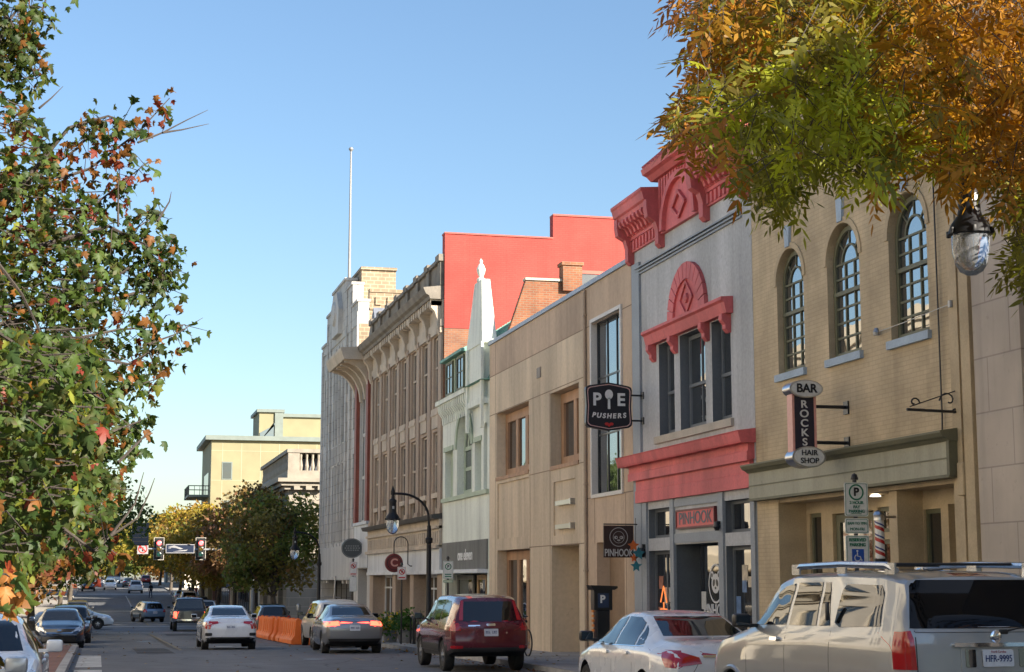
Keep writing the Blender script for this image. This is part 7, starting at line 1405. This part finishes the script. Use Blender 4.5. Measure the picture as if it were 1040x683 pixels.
# --- tree with feathery compound leaves on the right kerb
g0 = np.random.default_rng(8); td = 8.5; pt = thing('pistache_tree', 'golden and green tree with feathery leaves overhanging the top right', 'tree', (10.6, td, sw(td))); base = np.array([10.6, td, sw(td)]); wood = MB()
wood.tube([(0, 0, -.1), (0, 0, .3), (.05, .1, 1.8), (0, .3, 4.6)], [.24, .19, .15, .13], 12); hub = Vector((0, .3, 4.5))
OUT = [(700, -60), (692, 0), (708, 40), (715, 70), (684, 104), (706, 120), (694, 145), (722, 158), (742, 148), (762, 168), (776, 190), (788, 220), (800, 200), (815, 172), (842, 164), (862, 172), (880, 188), (905, 166), (932, 164), (955, 178), (985, 166), (1010, 176), (1022, 205), (1026, 235), (1036, 270), (1046, 280), (1140, 330), (1290, 250), (1300, -150), (1050, -260), (800, -180)]
VIS = [(x, y) for x, y in OUT[:26]] + [(1080, 280), (1080, -60)]
N1, N2 = 2700, 1100
px_ = np.concatenate([inpoly(VIS, N1, g0), inpoly(OUT, N2, g0)]); D_ = np.concatenate([g0.uniform(12.8, 18.5, N1), g0.uniform(11.5, 18.5, N2)])
# thin the edge so that single sprays stick out, add twig-end sprays
keep = ~((px_[:, 0] > 950) & (px_[:, 0] < 1014) & (px_[:, 1] > 184)); px_ = px_[keep]; D_ = D_[keep]
C = P3(px_, D_); n = len(C); x, y = px_[:, 0] + g0.normal(0, 32, len(C)), px_[:, 1] + g0.normal(0, 22, len(C))
AM, OLV, YG, ORD, DGN = np.array([(.38, .17, .012), (.14, .14, .022), (.36, .42, .03), (.32, .11, .018), (.07, .09, .02)])
wt = np.stack([np.clip((x - 860) / 130, .05, 1.5) + .3 * (y < 60), .8 * np.exp(-((x - 790) / 90.) ** 2) + .25, 2.6 * np.exp(-(((x - 835) / 85.) ** 2 + ((y - 115) / 60.) ** 2)), np.clip((760 - x) / 60, .05, 1.3), .7 * np.exp(-(((x - 790) / 70.) ** 2 + ((y - 165) / 60.) ** 2)) + .12], 1)  # bright yellow-green gathered mid-crown puts sun dapples into the leaf colour
wt[x > 985] = np.where((y[x > 985] > 170)[:, None], [.15, .9, .2, .25, .5], wt[x > 985]); cell = (np.floor(x / 38) * 131 + np.floor(y / 38) * 17 + np.floor(D_ / 1.2) * 7).astype(int); rnd = np.random.default_rng(3).random((9973, 5))[cell % 9973]
wt = wt * (.15 + rnd ** 2); wt /= wt.sum(1)[:, None]; pal = np.stack([AM, OLV, YG, ORD, DGN]); cols = (wt[:, :, None] * pal[None]).sum(1); best = pal[wt.argmax(1)]; cols = (.5 * cols + .5 * best) * g0.uniform(.75, 1.3, (n, 1))
dirs = g0.normal(size=(n, 3)) * [1, 1, .45] + [-.35, -.15, -.55]; dirs /= np.linalg.norm(dirs, axis=1)[:, None]; nor = g0.normal(size=(n, 3)) * .6 + [0, -.5, 1]
sd = np.cross(nor, dirs); sd /= np.linalg.norm(sd, axis=1)[:, None]; up = np.cross(dirs, sd); LL = g0.uniform(.25, .38, n)
LF = [(0, 0), (.14, .3), (.11, .62), (.0, 1.0), (-.11, .62), (-.14, .3)]
PP, AA, NN, SS, CC = [], [], [], [], []
for j in range(11):
    q = (j // 2 + 1) / 6 if j < 10 else 1.0; side = (1 if j % 2 else -1) if j < 10 else 0
    p = C + dirs * (LL * q)[:, None] - np.array([0, 0, 1]) * (LL * .28 * q * q)[:, None]; a = dirs * (.55 if side else 1) + sd * side * .85 - np.array([0, 0, .35 * q]) + g0.normal(size=(n, 3)) * .16
    PP.append(p); AA.append(a); NN.append(up + g0.normal(size=(n, 3)) * .25); SS.append(LL * .42 * g0.uniform(.8, 1.15, n) * (1.05 if .25 < q < .95 else .85)); CC.append(cols * g0.uniform(.88, 1.12, (n, 1)))
node = at(965, -110, 14.6) - Vector(tuple(base)); limb(wood, hub, node, .09, .05, .08, 8, 10); up_ = np.where((y < 140) & (x < 930) & (D_ > 14))[0]
for q in g0.choice(up_, 18, replace=False): limb(wood, node + Vector((g0.uniform(-.2, .2), 0, 0)), tuple(C[q] - base), .03, .006, .1, 6, 8)
for q in range(0, n, 2):
    w0 = C[q] - base; wood.tube([tuple(w0 - dirs[q] * .22 + np.array([0, 0, .05])), tuple(w0), tuple(w0 + dirs[q] * LL[q] * .6 - np.array([0, 0, LL[q] * .1]))], [.006, .004, .002], 3, cap=False)
wood.build('trunk', BARKD, pt, 60)
leaf_mesh('crown', np.concatenate(PP) - base, np.concatenate(AA), np.concatenate(NN), np.concatenate(SS), np.concatenate(CC), LF, LEAFN, pt, .2, .1)

# fallen leaves along the kerbs and pavements
g0 = np.random.default_rng(77); n = 2600; d = g0.uniform(14, 110, n); sd = g0.random(n)
X = np.where(sd < .45, CURB - np.abs(g0.normal(0, .35, n)), np.where(sd < .7, g0.uniform(CURB + .2, 12, n), np.where(sd < .85, LCURB + g0.uniform(0, 2.6, n), g0.uniform(-2.5, 9, n))))
Z = np.array([gz(q) for q in d]) + np.where((X > CURB) | (X < LCURB), .14, np.where((X < -.55) & (d > 33) & (d < 61.5), .145, .012)); cols = np.array([(.25, .12, .03), (.30, .18, .03), (.16, .07, .03), (.12, .10, .04)])[g0.integers(0, 4, n)] * g0.uniform(.6, 1.2, (n, 1))
Nn = g0.normal(size=(n, 3)) * .25 + [0, 0, 1]; leaf_mesh('fallen_leaves', np.stack([X, d, Z], 1), g0.normal(size=(n, 3)) * [1, 1, .12], Nn, g0.uniform(.05, .1, n), cols, MAPLE, LEAF, None, .1, .0)
tag(bpy.data.objects['fallen_leaves'], 'scattered brown and yellow fallen leaves along the kerbs', 'fallen leaves', kind='stuff')
